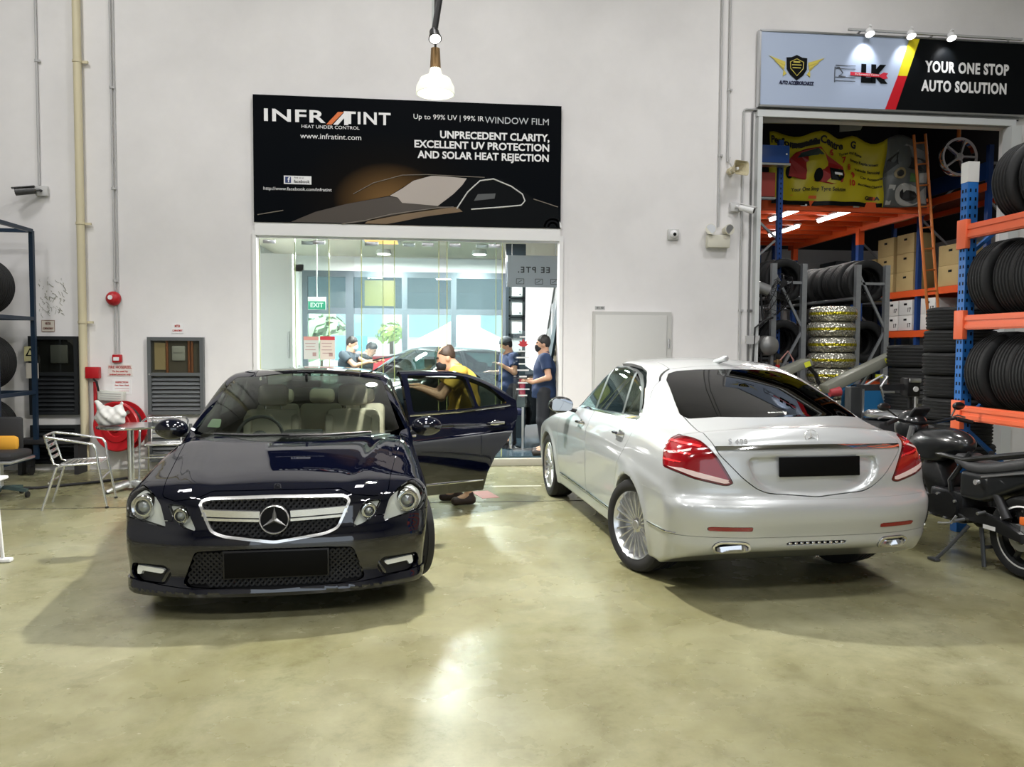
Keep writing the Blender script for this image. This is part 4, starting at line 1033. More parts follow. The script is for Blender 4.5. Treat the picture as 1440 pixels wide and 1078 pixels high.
t = thing('emergency_light', 'white emergency light box with two round lamp heads', 'light', (4.04, 10.62, 3.20)); MB().box((0, 0, -.03), (.33, .10, .18), bev=.015).build('battery_box', mat('ivory', (.66, .64, .54), .5), t)
for x in (-.11, .11):
    b = MB(); b.cyl((x, .02, .12), (x * 1.25, -.09, .13), .055, .075, 20); b.cyl((x, .0, .03), (x, .0, .10), .02); o = b.build('lamp_head', mat('ivory', (.66, .64, .54), .5), t); MB().cyl((x * 1.25, -.088, .13), (x * 1.27, -.094, .13), .066, n=20).build('lamp_glass', M_STEEL, o)
t = thing('horn_speaker', 'cream horn loudspeaker pointing out from wall', 'loudspeaker', (4.21, 10.58, 4.16)); cr = mat('horn_cream', (.56, .50, .33), .45)
def horn(x, y, z):
    p = np.stack([x, y, z], -1); t_ = np.clip((-y + .02) / .22, 0, 1); hw = .035 + .10 * t_ ** 1.6; hh = .03 + .075 * t_ ** 1.6
    o = smax(np.abs(x) - hw, np.abs(z) - hh, .05); o = smax(o, np.abs(y + .09) - .11, .01); i = smax(np.abs(x) - hw + .012, np.abs(z) - hh + .012, .05); return smax(o, -np.maximum(i, y + .03), .006)
V, T = sdf_mesh(horn, (-.18, -.24, -.15), (.18, .06, .15), .009); o = obj('horn', V, T, cr, t, smooth=40); o.rotation_euler.z = .35
MB().cyl((0, 0, 0), (.03, -.14, 0), .035, .02).build('driver_cone', M_WHITE, t); MB().cyl((0, .08, 0), (0, -.0, 0), .05).build('driver', cr, t); MB().tube([(0, .0, .05), (-.02, .05, .13), (0, .07, .20)], .008).build('hanger', M_GREYP, t)
t = thing('alarm_bell', 'round red fire alarm bell on the white wall', 'alarm', (-4.165, 10.635, 2.265)); b = MB(); b.lathe([(0, .07), (.05, .065), (.085, .03), (.095, 0), (.095, -.02)], 32, Matrix.Rotation(PI / 2, 4, 'X')); b.build('gong', M_RED, t); MB().cyl((-.012, -.065, .01), (-.012, -.075, .01), .03, n=20).build('centre_disc', M_WHITE, t)
t = thing('call_point', 'small red break glass call point under the bell', 'alarm', (-4.135, 10.655, 1.475)); MB().box((0, 0, 0), (.115, .05, .105), bev=.008).build('housing', M_RED, t); MB().box((-.004, -.028, -.004), (.07, .01, .045)).build('glass_plate', M_WHITE, t)
# fire hose reel
t = thing('hose_reel', 'big red fire hose reel mounted low on the white wall', 'hose reel', (-4.02, 10.50, .60))
Xr = Matrix.Rotation(R(-14), 4, 'Z') @ Matrix.Rotation(PI / 2, 4, 'X')
b = MB(); b.lathe([(0, .17), (.06, .17), (.07, .14), (.12, .135), (.13, .15), (.20, .15), (.21, .135), (.24, .14), (.31, .155), (.325, .14), (.325, .12), (.29, .11), (.0, .11)], 48, Xr); b.build('front_disc', M_RED, t)
b = MB(); b.lathe([(.0, -.04), (.325, -.04), (.325, -.02), (.0, -.02)], 48, Xr); b.build('rear_disc', M_RED, t)
b = MB(); P = []
for k in range(5 * 24 + 1): a = 2 * PI * k / 24; v = Xr @ Vector((.265 * math.cos(a), .265 * math.sin(a), -.0 + .10 * k / 120)); P.append(v)
b.tube(P, .017, 8); b.build('hose', mat('hose_black', (.02, .02, .022), .6), t)
b = MB(); b.tube([(.04, -.19, .12), (.10, -.22, .16), (.16, -.22, .20)], [.022, .02, .026], 10); b.build('nozzle', M_STEEL, t); b = MB(); b.bar((0, .0, -.05), (0, .08, -.05), .10, .4); b.build('wall_bracket', M_RED, t)
t = thing('riser_pipe', 'red water riser pipe between cream pipe and hose reel', 'pipe', (-4.40, 10.60, .55)); b = MB(); b.tube([(.0, 0, .0), (.0, 0, .15), (.0, 0, .35), (.0, 0, .62)], .022); b.build('tube', M_RED, t); MB().box((-.02, 0, .74), (.17, .09, .15), bev=.01).build('isolator_box', M_RED, t); MB().tube([(.0, -.04, .66), (.05, -.07, .62), (.07, -.07, .5)], .014).build('valve_lever', M_BLACKP, t)
# notices
def notice(name, label, x, z, w, h, lines, m=M_WHITE, ink=None, y=YW, border=None, rot=0):
    t = thing(name, label, 'notice', (x, y - .004, z), rot=(0, rot, 0)); MB().box((0, 0, 0), (w, .006, h)).build('sheet', m, t); ink = ink or mat('ink_red', (.50, .06, .05), .5)
    for s, size, dz, ww in lines: text('lettering', s, size, ink, t, (0, -.005, dz), width=ww, depth=.002, bold=.001)
    if border: b = MB(); [b.bar((-w / 2, -.004, q * h / 2), (w / 2, -.004, q * h / 2), .003, .006) for q in (-1, 1)]; [b.bar((q * w / 2, -.004, -h / 2), (q * w / 2, -.004, h / 2), .003, .006) for q in (-1, 1)]; b.build('border', ink, t)
    return t
M_PAPER = mat('paper_aged', (.62, .58, .50), .6)
notice('sign', 'small notice plate above the dark meter cabinet', -5.0, 1.90, .16, .145, (('METER', .045, .03, .07), ('COMPARTMENT', .035, -.035, .13)), M_PAPER, mat('ink_brown', (.22, .10, .08), .5), border=1)
notice('sign', 'small red lettered notice plate above grey meter cabinet', -3.37, 1.88, .15, .13, (('METER', .045, .03, .07), ('COMPARTMENT', .035, -.03, .13)), M_WHITE)
notice('sign', 'fire hose notice in red letters beneath the call point', -4.11, 1.32, .31, .15, (('FIRE HOSEREEL', .052, .04, .29), ('To be used by', .032, -.015, .2), ('trained persons only', .032, -.055, .27)), mat('wall_card', (.74, .70, .66), .6))
notice('paper_notice', 'white paper notice with red heading above hose reel', -4.09, 1.10, .24, .19, (('INSPECTION', .03, .06, .16), ('Date  Name  Check', .02, .02, .18), ('............', .02, -.02, .18), ('............', .02, -.05, .18)), M_WHITE)
t = thing('document_tray', 'white plastic box fixed just above the hose reel', 'box', (-4.20, 10.63, .985), rot=(0, .06, 0)); b = MB(); b.box((0, 0, 0), (.32, .09, .13), bev=.01); b.build('box', mat('tray_white', (.66, .68, .62), .5), t)
for z in (-.03, 0, .03): MB().box((0, -.047, z), (.26, .004, .008)).build('slot', M_GREYP, t)
notice('sign', 'tiny unit number plate at the top corner of grey door', 2.36, 2.215, .14, .05, (('01-10', .035, 0, .10),), mat('plate_grey', (.45, .46, .45), .5), mat('ink_dark', (.05, .05, .05), .5))
# meter cabinets
def cabinet(x0, x1, z0, z1, m, label, window=True, meter=True):
    w, h = x1 - x0, z1 - z0; t = thing('meter_cabinet', label, 'cabinet', ((x0 + x1) / 2, YW - .001, z0)); f = .045; zs = h * .52 if window else 0
    b = MB()
    for x in (-w / 2 + f / 2, w / 2 - f / 2): b.box((x, -.04, h / 2), (f, .08, h))
    for z in (f / 2, h - f / 2) + ((zs,) if window else ()): b.box((0, -.0395, z), (w - .002, .077, f))
    b.build('frame', m, t); MB().box((0, -.005, h / 2), (w - .02, .01, h - .02)).build('back_plate', mat('cabinet_inside', (.10, .09, .07), .7) if meter else m, t)
    b = MB(); top = (zs if window else h) - f; n = int(top / .055)
    for k in range(n): b.box((0, -.045, f + .03 + k * (top - .04) / n), (w - 2 * f, .012, .05), rx=R(-38))
    b.build('louvre', m, t)
    if window:
        b = MB(); b.box((0, -.062, (zs + h) / 2), (w - 2 * f, .004, h - zs - f)); b.build('window_pane', thin_glass('cabinet_glass', (.85, .85, .8)), t)
        if meter:
            b = MB(); b.box((.03, -.03, zs + .28), (.17, .035, .20), bev=.015); b.box((.03, -.045, zs + .32), (.12, .02, .06)); b.build('meter', mat('meter_grey', (.42, .45, .45), .4), t)
            b = MB(); [b.cyl((x, -.025, zs), (x, -.025, h - f), .018) for x in (.16, .20, -.12)]; b.build('copper_pipe', mat('copper', (.32, .12, .05), .4, .4), t); MB().box((-.20, -.02, zs + .24), (.16, .012, .36)).build('wooden_board', mat('board_tan', (.45, .36, .2), .6), t)
        else: MB().box((.06, -.03, zs + .26), (.22, .03, .24), bev=.02).build('meter', mat('meter_dark', (.10, .11, .11), .4), t)
    MB().cyl((-w / 2 + .025, -.085, zs), (-w / 2 + .025, -.078, zs), .012).build('lock', M_STEEL, t); return t
M_CABG = mat('cabinet_grey', (.10, .108, .112), .45); M_CABD = mat('cabinet_black', (.012, .014, .016), .4)
cabinet(-3.738, -3.025, .735, 1.762, M_CABG, 'grey meter cabinet with glass window and louvres, right of the hose reel'); cabinet(-3.743, -3.2, .10, .605, M_CABG, 'low grey louvred cabinet behind the navy car mirror', False, False)
t = cabinet(-5.22, -4.615, .735, 1.765, M_CABD, 'black meter cabinet beside the tyre cage, pictogram label on its glass', True, False); cabinet(-5.22, -4.62, .09, .60, M_CABD, 'low black cabinet under the black meter cabinet', False, False)
b = MB(); b.box((-.27, -.09, .80), (.15, .004, .19)); o = b.build('warning_label', mat('label_yellow', (.60, .56, .30), .5), t); MB().prism([(-.33, .77), (-.215, .77), (-.27, .88)], -.095, -.092, 'y').build('warning_triangle', M_BLACK, o); MB().prism([(-.30, .785), (-.24, .785), (-.27, .85)], -.098, -.094, 'y').build('triangle_centre', mat('label_yellow', (.60, .56, .30), .5), o)
MB().box((-.25, -.09, .58), (.15, .004, .20)).build('paper_label', M_PAPER, t)
# scuffs on the paint
b = MB(); rg = random.Random(3)
for k in range(60):
    x, z = -5.12 + rg.random() * .34, 2.55 - rg.random() * .50; P = [(x, YW - .001, z)]
    for q in range(rg.randint(1, 3)): x += rg.uniform(-.015, .03); z -= rg.uniform(.005, .03); P.append((x, YW - .001, z))
    b.tube(P, rg.uniform(.0015, .005), 5)
tag(b.build('wall_scuffs', mat('scuff', (.30, .30, .25), .8)), 'dark scuff marks on the paint beside the tyre cage', 'scuff marks', kind='stuff')
# floor paint
tag(MB().box((.60, 8.55, .001), (.20, .42, .002), rz=.25).build('floor_mark', mat('floor_red', (.45, .08, .06), .5, var=(8, .4))), 'worn red paint patch on floor near the open car door', 'floor mark')
tag(MB().box((1.0, 9.05, .001), (.62, .05, .002)).build('floor_line', mat('floor_white', (.62, .60, .50), .5, var=(8, .3))), 'short white painted line on floor between the cars', 'floor mark')
# ---------------------------------------------------------------- tyre store behind the shutter opening
M_BLUE = mat('rack_blue', (.012, .05, .20), .4); M_BLUEL = mat('rack_blue_bright', (.02, .14, .45), .4); M_ORNG = mat('rack_orange', (.72, .10, .02), .4); M_GALV = mat('galvanised', (.40, .42, .44), .4, .6, var=(20, .3)); M_CARD = mat('cardboard', (.50, .38, .17), .7, var=(6, .15)); M_BOXW = mat('box_white', (.66, .66, .64), .6); M_BAYW = mat('store_wall', (.52, .53, .54), .7); M_BAYSHADE = mat('store_shade', (.015, .015, .017), .9)
struct('floor', MB().box((8, 15, -.02), (8, 8.2, .042)), mat('store_floor', (.12, .12, .10), .5, var=(2, .3)))
struct('wall_rear', MB().box((8, 19.1, 2.1), (8, .2, 4.2)), M_BAYW); struct('wall_upper', MB().box((8, 19.1, 6.1), (8, .2, 3.8)), M_BAYSHADE); struct('wall_left', MB().box((4.30, 15, 2.1), (.2, 8, 4.2)), M_BAYW); struct('wall_left', MB().box((4.30, 15, 6.1), (.2, 8, 3.8)), M_BAYSHADE); struct('wall_right', MB().box((12.1, 15, 2.1), (.2, 8, 4.2)), M_BAYW); struct('wall_right', MB().box((12.1, 15, 6.1), (.2, 8, 3.8)), M_BAYSHADE); struct('ceiling', MB().box((8.2, 15, 8.1), (8, 8.4, .2)), M_BAYSHADE)  # upper walls and ceiling near black: the unlit space painted in as shade
# mezzanine
t = thing('mezzanine', 'orange steel mezzanine deck with banner hanging at its front', 'mezzanine', (6.5, 14.4, 3.9))
MB().box((0, 0, .20), (3.2, 4.9, .05)).build('deck', mat('deck_orange', (.70, .13, .03), .45), t)
b = MB(); [b.box((0, -2.2 + .55 * k, .12), (3.2, .06, .12)) for k in range(9)]; b.build('joists', M_ORNG, t); MB().box((1.6, 0, .06), (.07, 4.9, .16)).build('side_beam', M_ORNG, t); MB().box((0, -2.42, .06), (3.2, .07, .16)).build('front_beam', M_ORNG, t)
for y in (-.45, 2.2):
    for x in (1.6, -1.45): o = MB().box((x, y, -1.95), (.10, .10, 3.9)).build('post', M_BLUE, t); MB().box((x, y, -.12), (.11, .11, .30)).build('post_collar', M_ORNG, o)
for k, (x, y, s) in enumerate(((5.96, 12.55, 'nearest the left jamb'), (6.85, 12.55, 'right one of the front pair'), (6.77, 14.35, 'farthest back'))):
    f = thing('tube_light', 'glowing fluorescent tube under the mezzanine, ' + s, 'lamp', (x, y, 3.945)); MB().box((0, 0, .02), (.10, 1.25, .03)).build('batten', M_WHITE, f); MB().cyl((0, -.6, -.02), (0, .6, -.02), .028).build('tube', mat('tube_glow', (1, 1, 1), .5, emis=(1, .98, .95), estr=14), f)
    lamp('tube_lamp', 'AREA', (x, y, 3.86), 26, (1, .97, .92), .15, (x, y + .01, 0), size_y=1.2)
# yellow banner
def store_banner():
    t = thing('banner', 'creased yellow banner with a red car hanging over the store', 'banner', (6.68, 11.90, 4.52)); nx, nz = 46, 18
    def wav(u, v): return .05 * math.sin(5 * u + 2 * v) + .025 * math.sin(13 * u - 5 * v) + .02 * math.sin(9 * v + 3 * u)
    def sag(u): return .05 * math.sin(u * 9) - .06 * math.exp(-((u + .42) / .3) ** 2) * 0 + (-.10 if .02 < u < .62 else 0) * math.sin((u - .02) / .60 * PI)
    def sheet(x0, x1, nm, m, off=0., z0=-.56, z1=.56, parent=t, n=24):
        V = []; F = []
        for i in range(n + 1):
            for j in range(nz + 1):
                x = x0 + (x1 - x0) * i / n; z = z0 + (z1 - z0) * j / nz; top = (z - z0) / max(z1 - z0, .01); V.append((x, wav(x, z) - off, z + sag(x) * ((z + .56) / 1.12)))
        for i in range(n):
            for j in range(nz): a = i * (nz + 1) + j; F.append((a, a + nz + 1, a + nz + 2, a + 1))
        m2 = (np.array(V), np.array([q for f in F for q in ((f[0], f[1], f[2]), (f[0], f[2], f[3]))])); V2, T2 = shell(m2, .004); return obj(nm, V2, T2, m, parent)
    def put(P, nm, m, off, parent=t):
        M = MB(); V = [(x, wav(x, z) - off, z + sag(x) * ((z + .56) / 1.12)) for x, z in P]; n = len(P); V += [(x, y + .003, z) for x, y, z in V]; M.add(V, [tuple(range(n)), tuple(range(2 * n - 1, n - 1, -1))] + [(i, n + i, n + (i + 1) % n, (i + 1) % n) for i in range(n)]); return M.build(nm, m, parent, smooth=False)
    Yl = sheet(-1.32, .62, 'yellow_sheet', mat('banner_yellow', (.50, .42, .01), .4)); G = sheet(.62, 1.36, 'grey_photo_panel', mat('banner_photo', (.10, .11, .11), .4), n=10)
    sheet(-1.32, .60, 'black_foot_strip', M_BLACK, .008, -.56, -.49)
    red = mat('banner_car_red', (.30, .012, .012), .35)
    car = put([(-1.02, .12), (-.98, .20), (-.88, .31), (-.70, .34), (-.50, .32), (-.38, .22), (-.22, .17), (-.12, .08), (-.10, -.06), (-.14, -.18), (-.30, -.22), (-.45, -.20), (-.75, -.14), (-1.0, -.08)], 'car_print', red, .012)
    put([(-.90, .21), (-.84, .29), (-.70, .315), (-.54, .30), (-.44, .215), (-.62, .20)], 'car_glass', mat('banner_car_glass', (.03, .05, .05), .3), .016, car); put([(-.34, .04), (-.12, .02), (-.115, -.10), (-.18, -.16), (-.32, -.15)], 'car_grille', M_BLACK, .016, car); put([(-.27, -.02), (-.15, -.03), (-.15, -.07), (-.27, -.06)], 'car_plate', M_WHITE, .02, car)
    for x, z in ((-.52, -.10), (-.97, -.02)): put([(x + .075 * math.cos(a * .39), z + .10 * math.sin(a * .39)) for a in range(16)], 'car_wheel', M_BLACK, .017, car)
    def tx(s, x, z, size, w, m, bold=.003):
        V, F = text_mesh(s, size, .002, bold, align='LEFT'); W = max(v[0] for v in V) or 1; k = w / W; V = [(x + v[0] * k, wav(x + v[0] * k, z + v[1]) - .014 - v[2], z + v[1] + sag(x + v[0] * k) * ((z + .56) / 1.12)) for v in V]; b = MB(); b.add(V, F); b.build('lettering', m, Yl, smooth=False)
    ink = mat('banner_ink', (.012, .012, .012), .4); r2 = mat('banner_number', (.50, .03, .02), .4)
    tx('Performance Centre', -1.30, .43, .16, 1.20, ink, .006); tx('G', .02, .41, .15, .10, ink, .006)
    for k, (n_, s, x, z, w) in enumerate((('6', 'Tyres and Rims', -.33, .30, .42), ('7', 'Battery Replacement', -.12, .19, .46), ('8', 'Vehicle Servicing', -.02, .06, .42), ('9', 'Car Accessories', .06, -.06, .42), ('10', 'Accident Claims', -.0, -.19, .44))): tx(n_, x, z, .13, .07 if n_ != '10' else .12, r2, .004); tx(s, x + .16, z - .01, .06, w, ink, .001)
    tx('Your One Stop Tyre Solution', -.92, -.30, .085, .86, ink, .001); tx('GIII A', .30, -.41, .08, .26, ink, .003)
    put([(-.95, .36), (-.52, .36), (-.52, .43), (-.95, .43)], 'black_tab', ink, .013, Yl)
    w = mat('photo_white', (.40, .40, .38), .4); bl = mat('photo_black', (.012, .012, .012), .4)
    def ring(cx, cz, r, ri, m, off): put([(cx + r * math.cos(a * .2618), cz + r * .85 * math.sin(a * .2618)) for a in range(24)], 'photo_disc', m, off, G); put([(cx + ri * math.cos(a * .2618), cz + ri * .8 * math.sin(a * .2618)) for a in range(24)], 'photo_hole', bl, off + .004, G)
    ring(1.0, -.36, .22, .13, w, .010); put([(.64, .0), (.80, .10), (1.0, .06), (1.33, .02), (1.33, .20), (1.05, .24), (.8, .28), (.64, .2)], 'photo_patch', bl, .010, G); put([(.78, .30), (.95, .42), (1.15, .46), (1.33, .40), (1.33, .24), (1.1, .28)], 'photo_patch', mat('photo_grey', (.25, .26, .27), .4), .010, G); put([(1.05, -.14), (1.18, -.14), (1.18, .0), (1.05, .0)], 'photo_patch', mat('photo_green', (.06, .14, .04), .4), .010, G); put([(1.2, -.14), (1.33, -.14), (1.33, .02), (1.2, .02)], 'photo_patch', w, .010, G); ring(.86, -.04, .10, .06, mat('photo_tan', (.25, .2, .1), .4), .010)
    put([(1.16, -.5), (1.34, -.5), (1.34, -.2), (1.2, -.3)], 'photo_patch', w, .010, G); put([(.64, -.52), (.72, -.52), (.80, -.22), (.7, -.2)], 'photo_patch', w, .010, G)
store_banner()
tag(MB().cyl((4.7, 11.85, 5.22), (9.0, 11.85, 5.30), .018).build('ceiling_rail', M_STEEL), 'grey steel rail running above the yellow banner', 'rail')
tag(MB().prism([(6.5, 5.13), (6.85, 5.17), (6.9, 5.27), (6.5, 5.27)], 11.86, 11.88, 'y').build('plastic_sheet', mat('sheet_grey', (.30, .31, .31), .5)), 'scrap of grey plastic sheet hanging from the steel rail', 'sheet')

# ---- tyres
_tyres = {}
def tyre_mesh(r, w, block=False):
    k = (round(r, 3), round(w, 3))
    if k not in _tyres:
        ri = r * .62; h = w / 2; p = [(ri, -h * .80), (ri * 1.04, -h * .92), ((ri + r) / 2, -h * 1.02), (r * .955, -h * .95), (r * .985, -h * .84)]
        for g in (-.62, -.31, 0, .31, .62): p += [(r, h * (g - .10)), (r - .010, h * (g - .06)), (r - .010, h * (g + .06)), (r, h * (g + .10))]
        p += [(r * .985, h * .84), (r * .955, h * .95), ((ri + r) / 2, h * 1.02), (ri * 1.04, h * .92), (ri, h * .80), (ri * 1.0, h * .5), (r * .95, h * .5), (r * .95, -h * .5), (ri, -h * .5)]
        b = MB(); b.lathe(p, 40, None, True); o = b.build('tyre', M_TYRE2, None, 50); _tyres[k] = o.data; bpy.data.objects.remove(o)
    return _tyres[k]
M_TYRE2 = mat('tyre_black', (.008, .0085, .009), .65, bump=(45, .15))
def tyre(label, loc, r=.33, w=.225, axis='y', group='spare tyres', tilt=0):
    o = bpy.data.objects.new('tyre', tyre_mesh(r, w)); COL.objects.link(o); o.location = loc; o.rotation_euler = {'y': (PI / 2, 0, tilt), 'z': (tilt, 0, 0), 'x': (0, PI / 2, tilt)}[axis]
    return tag(o, label, 'tyre', group)
ORD = ('first', 'second', 'third', 'fourth', 'fifth', 'sixth', 'seventh', 'eighth', 'ninth', 'tenth', 'eleventh', 'twelfth')

def upright_frame(root, x0, x1, y0, y1, z1, m, names=('post', 'brace'), braces=True, holes=False):
    for x, y in ((x0, y0), (x1, y1)): 
        b = MB(); b.box((x, y, z1 / 2), (.075, .075, z1)); o = b.build('post', m, root)
        MB().box((x, y, .01), (.12, .12, .02)).build('foot_plate', M_GALV, o)
    if braces:
        n = max(2, int(z1 / .75)); b = MB()
        for k in range(n):
            za, zb = .2 + (z1 - .3) * k / n, .2 + (z1 - .3) * (k + 1) / n
            p, q = ((x0, y0, za), (x1, y1, zb)) if k % 2 else ((x1, y1, za), (x0, y0, zb)); b.bar(p, q, .03, .035)
        b.bar((x0, y0, z1 - .28), (x1, y1, z1 - .28), .03, .04); b.build('brace', M_GALV if m != M_GALV else m, root)

# grey tyre racks seen end-on
for nm, xa, xb, s in (('A', 5.06, 5.53, 'left'), ('B', 6.38, 6.84, 'right')):
    t = thing('tyre_rack', 'galvanised tyre rack with slanting braces, %s one inside the store' % s, 'rack', (0, 0, .001)); 
    for y in (11.02, 14.4): upright_frame(t, xa, xb, y, y, 2.92, M_GALV)
    for z in (2.42, 1.50, .55):
        for x in (xa, xb): MB().cyl((x, 11.0, z), (x, 14.4, z), .028).build('beam', M_GALV, t)
    for z, lv in ((2.42, 'top'), (1.50, 'middle')):
        for k in range(8):
            y = 11.22 + .30 * k + (.12 if k > 3 else 0)
            tyre('tyre on the %s level of the %s galvanised rack, %s from front' % (lv, s, ORD[k]), ((xa + xb) / 2, y, z + .268 + .008 * (k % 3)), .325 + .012 * (k % 2), .225, 'y', 'tyres on the galvanised racks', .03 * (k % 3 - 1))
# blue upright, blue box and cross braces left of the racks
t = thing('blue_post', 'tall dark blue slotted rack post inside the store opening', 'post', (5.255, 11.30, 0)); b = MB(); b.box((0, 0, 2.4), (.075, .07, 4.8)); b.build('post', M_BLUE, t); MB().box((0, 0, .01), (.14, .14, .02)).build('foot_plate', M_GALV, t)
b = MB(); [b.box((.0, -.036, .4 + .075 * k), (.016, .004, .03)) for k in range(56)]; b.build('slot_holes', M_BLACK, t); b = MB(); b.bar((-.05, .02, 3.35), (-.50, .02, 3.75), .03, .03); b.bar((-.05, .02, 3.30), (-.50, .02, 2.90), .03, .03); b.bar((-.05, .02, 2.2), (-.5, .02, 1.75), .03, .03); b.build('brace', M_GALV, t)
t = thing('blue_bin', 'dark blue steel box above orange beam at the left jamb', 'box', (5.06, 11.18, 4.43)); MB().box((0, 0, .12), (.50, .14, .26), bev=.01).build('box', M_BLUE, t); MB().box((0, -.005, -.03), (.52, .16, .03)).build('base_strip', M_STEEL, t); MB().cyl((.2, -.075, .12), (.2, -.08, .12), .012).build('rivet', M_WHITE, t); MB().cyl((-.25, 0, .25), (-.25, 0, .85), .008).build('hanger', M_STEEL, t)
t = thing('orange_beam', 'short dark orange panel between jamb and blue post', 'beam', (4.95, 11.32, 4.12)); MB().box((0, 0, .02), (.46, .05, .36)).build('panel', mat('panel_rust', (.25, .03, .02), .5), t); MB().box((0, -.01, -.19), (.46, .08, .03)).build('edge', M_STEEL, t)

# gold foil wrapped tyres
gold = bpy.data.materials.new('gold_foil'); gold.use_nodes = True; nt = gold.node_tree; bs = nt.nodes['Principled BSDF']; L = nt.links.new; tc = nt.nodes.new('ShaderNodeTexCoord'); sp = nt.nodes.new('ShaderNodeSeparateXYZ'); L(tc.outputs['Object'], sp.inputs[0])
rp = nt.nodes.new('ShaderNodeValToRGB'); mr = nt.nodes.new('ShaderNodeMapRange'); mr.inputs[1].default_value = -.12; mr.inputs[2].default_value = .12; L(sp.outputs['Z'], mr.inputs[0]); L(mr.outputs[0], rp.inputs[0]); e = rp.color_ramp.elements
rp.color_ramp.interpolation = 'CONSTANT'; e[0].position = 0; e[0].color = (.62, .60, .48, 1); e[1].position = .42; e[1].color = (.48, .42, .02, 1); e.new(.60).color = (.66, .65, .56, 1)
L(rp.outputs[0], bs.inputs['Base Color']); bs.inputs['Metallic'].default_value = .75; bs.inputs['Roughness'].default_value = .25; n = nt.nodes.new('ShaderNodeTexVoronoi'); n.inputs['Scale'].default_value = 28; L(tc.outputs['Object'], n.inputs['Vector']); bp = nt.nodes.new('ShaderNodeBump'); bp.inputs['Strength'].default_value = .9; bp.inputs['Distance'].default_value = .02; L(n.outputs['Distance'], bp.inputs['Height']); L(bp.outputs['Normal'], bs.inputs['Normal'])
me = None
for k in range(10):
    lab = 'foil wrapped tyre in the shiny yellow stack, ' + ('topmost' if k == 9 else ORD[9 - k] + ' from the top')
    if me is None:
        b = MB(); b.lathe([(.14, -.10), (.22, -.112), (.30, -.105), (.335, -.07), (.345, 0), (.335, .07), (.30, .105), (.22, .112), (.14, .10)], 40, None, True); o = b.build('wrapped_tyre', gold, None, True); me = o.data
    else: o = bpy.data.objects.new('wrapped_tyre', me); COL.objects.link(o)
    o.location = (5.98 + .012 * (k % 2), 11.0 + .01 * (k % 3), 0.115 + .229 * k); o.rotation_euler = (0, 0, 1.1 * k); tag(o, lab, 'tyre', 'foil wrapped tyres')
# right hand boxed shelving (aisle face at x = 8.8)
t = thing('shelf_rack', 'blue and orange storage rack stacked with boxes at right', 'rack', (0, 0, .001))
for y in (11.5, 13.22, 15.4): upright_frame(t, 8.82, 9.7, y, y, 4.9, M_BLUE)
for z in (2.73, 1.99, 4.30, 1.0): 
    for x in (8.8, 9.7): MB().box((x, 13.45, z - .05), (.06, 3.9, .12)).build('beam', M_ORNG, t)
    MB().box((9.25, 13.45, z), (.86, 3.9, .03)).build('shelf', mat('shelf_rust', (.20, .05, .02), .6), t)
o = MB().box((8.79, 12.6, 4.50), (.03, 2.2, .28)).build('blue_panel', M_BLUE, t)
def carton(label, x, y, z, sx, sy, sz, m, txt=None):
    c = thing('carton', label, 'box', (x, y, z)); MB().box((0, 0, sz / 2), (sx, sy, sz), bev=.006).build('box', m, c); MB().box((-sx / 2 - .002, 0, sz * .72), (.006, .09, .04), bev=.002).build('hand_hole', M_BLACK, c)
    if txt: V, F = text_mesh(txt, .11, .003, .002); b = MB(); b.add(V, F, Matrix.Translation((-sx / 2 - .003, -sy * .28, sz * .32)) @ Matrix(((0, 0, -1, 0), (-1, 0, 0, 0), (0, 1, 0, 0), (0, 0, 0, 1)))); b.build('number', M_BLACK, c, smooth=False)
    return c
for col, (y, n, s) in enumerate(((12.35, 2, 'behind the ladder'), (13.62, 3, 'left of ladder'), (14.25, 3, 'second column left of the ladder'), (14.85, 2, 'third column left of ladder'))):
    for k in range(n):
        last = k == n - 1
        carton('tan carton %s on the upper shelf, %s' % (('column ' + s), ('on top' if last else ('at the bottom' if k == 0 else 'in the middle'))), 9.02, y, 2.748 + .352 * k, .42, .52 if col else .62, .35, M_CARD)
carton('long white carton on the upper shelf, far left', 9.02, 15.35, 2.748, .42, .42, .42, M_BOXW)
for k in range(2):
    for j, y in enumerate((13.55, 13.98, 12.9)): carton('white carton numbered 17 on the lower shelf, %s row, %s' % (('bottom', 'top')[k], ('left of blue post', 'far left', 'right of blue post')[j]), 9.0, y, 2.008 + .285 * k, .40, .40, .28, M_BOXW, '17')
# boxes seen over the racks at the back
for k, (x, y, z, sx, sz, m, s) in enumerate(((8.3, 17.4, 2.75, .8, .42, M_CARD, 'left of the pair'), (9.2, 17.4, 2.85, .8, .5, M_CARD, 'right of the pair'), (10.3, 17.6, 3.0, .9, .5, M_BOXW, 'behind the blue post'))): carton('carton on the rear shelf of the store, ' + s, x, y, z, sx, .6, sz, m)
t = thing('rear_rack', 'grey rack along the back wall of the store', 'rack', (9.3, 17.4, .02))
for x in (-1.5, 1.6): upright_frame(t, x, x, -.4, .4, 4.2, M_BLUE)
for z, zz in ((2.70, 0),): MB().box((0, 0, z - .0), (3.2, .9, .05)).build('shelf', M_GALV, t)
MB().box((.95, 0, 2.85), (.95, .7, .25)).build('packing_board', M_CARD, t)
t = thing('dark_cabinet', 'dark grey cabinet panel at the back of the store', 'cabinet', (10.9, 18.5, 0.02)); MB().box((0, 0, 1.9), (2.0, .8, 3.8), bev=.02).build('body', mat('cabinet_slate', (.06, .07, .08), .5), t); MB().box((0, -.41, 1.9), (.02, .02, 3.6)).build('door_gap', M_BLACK, t)
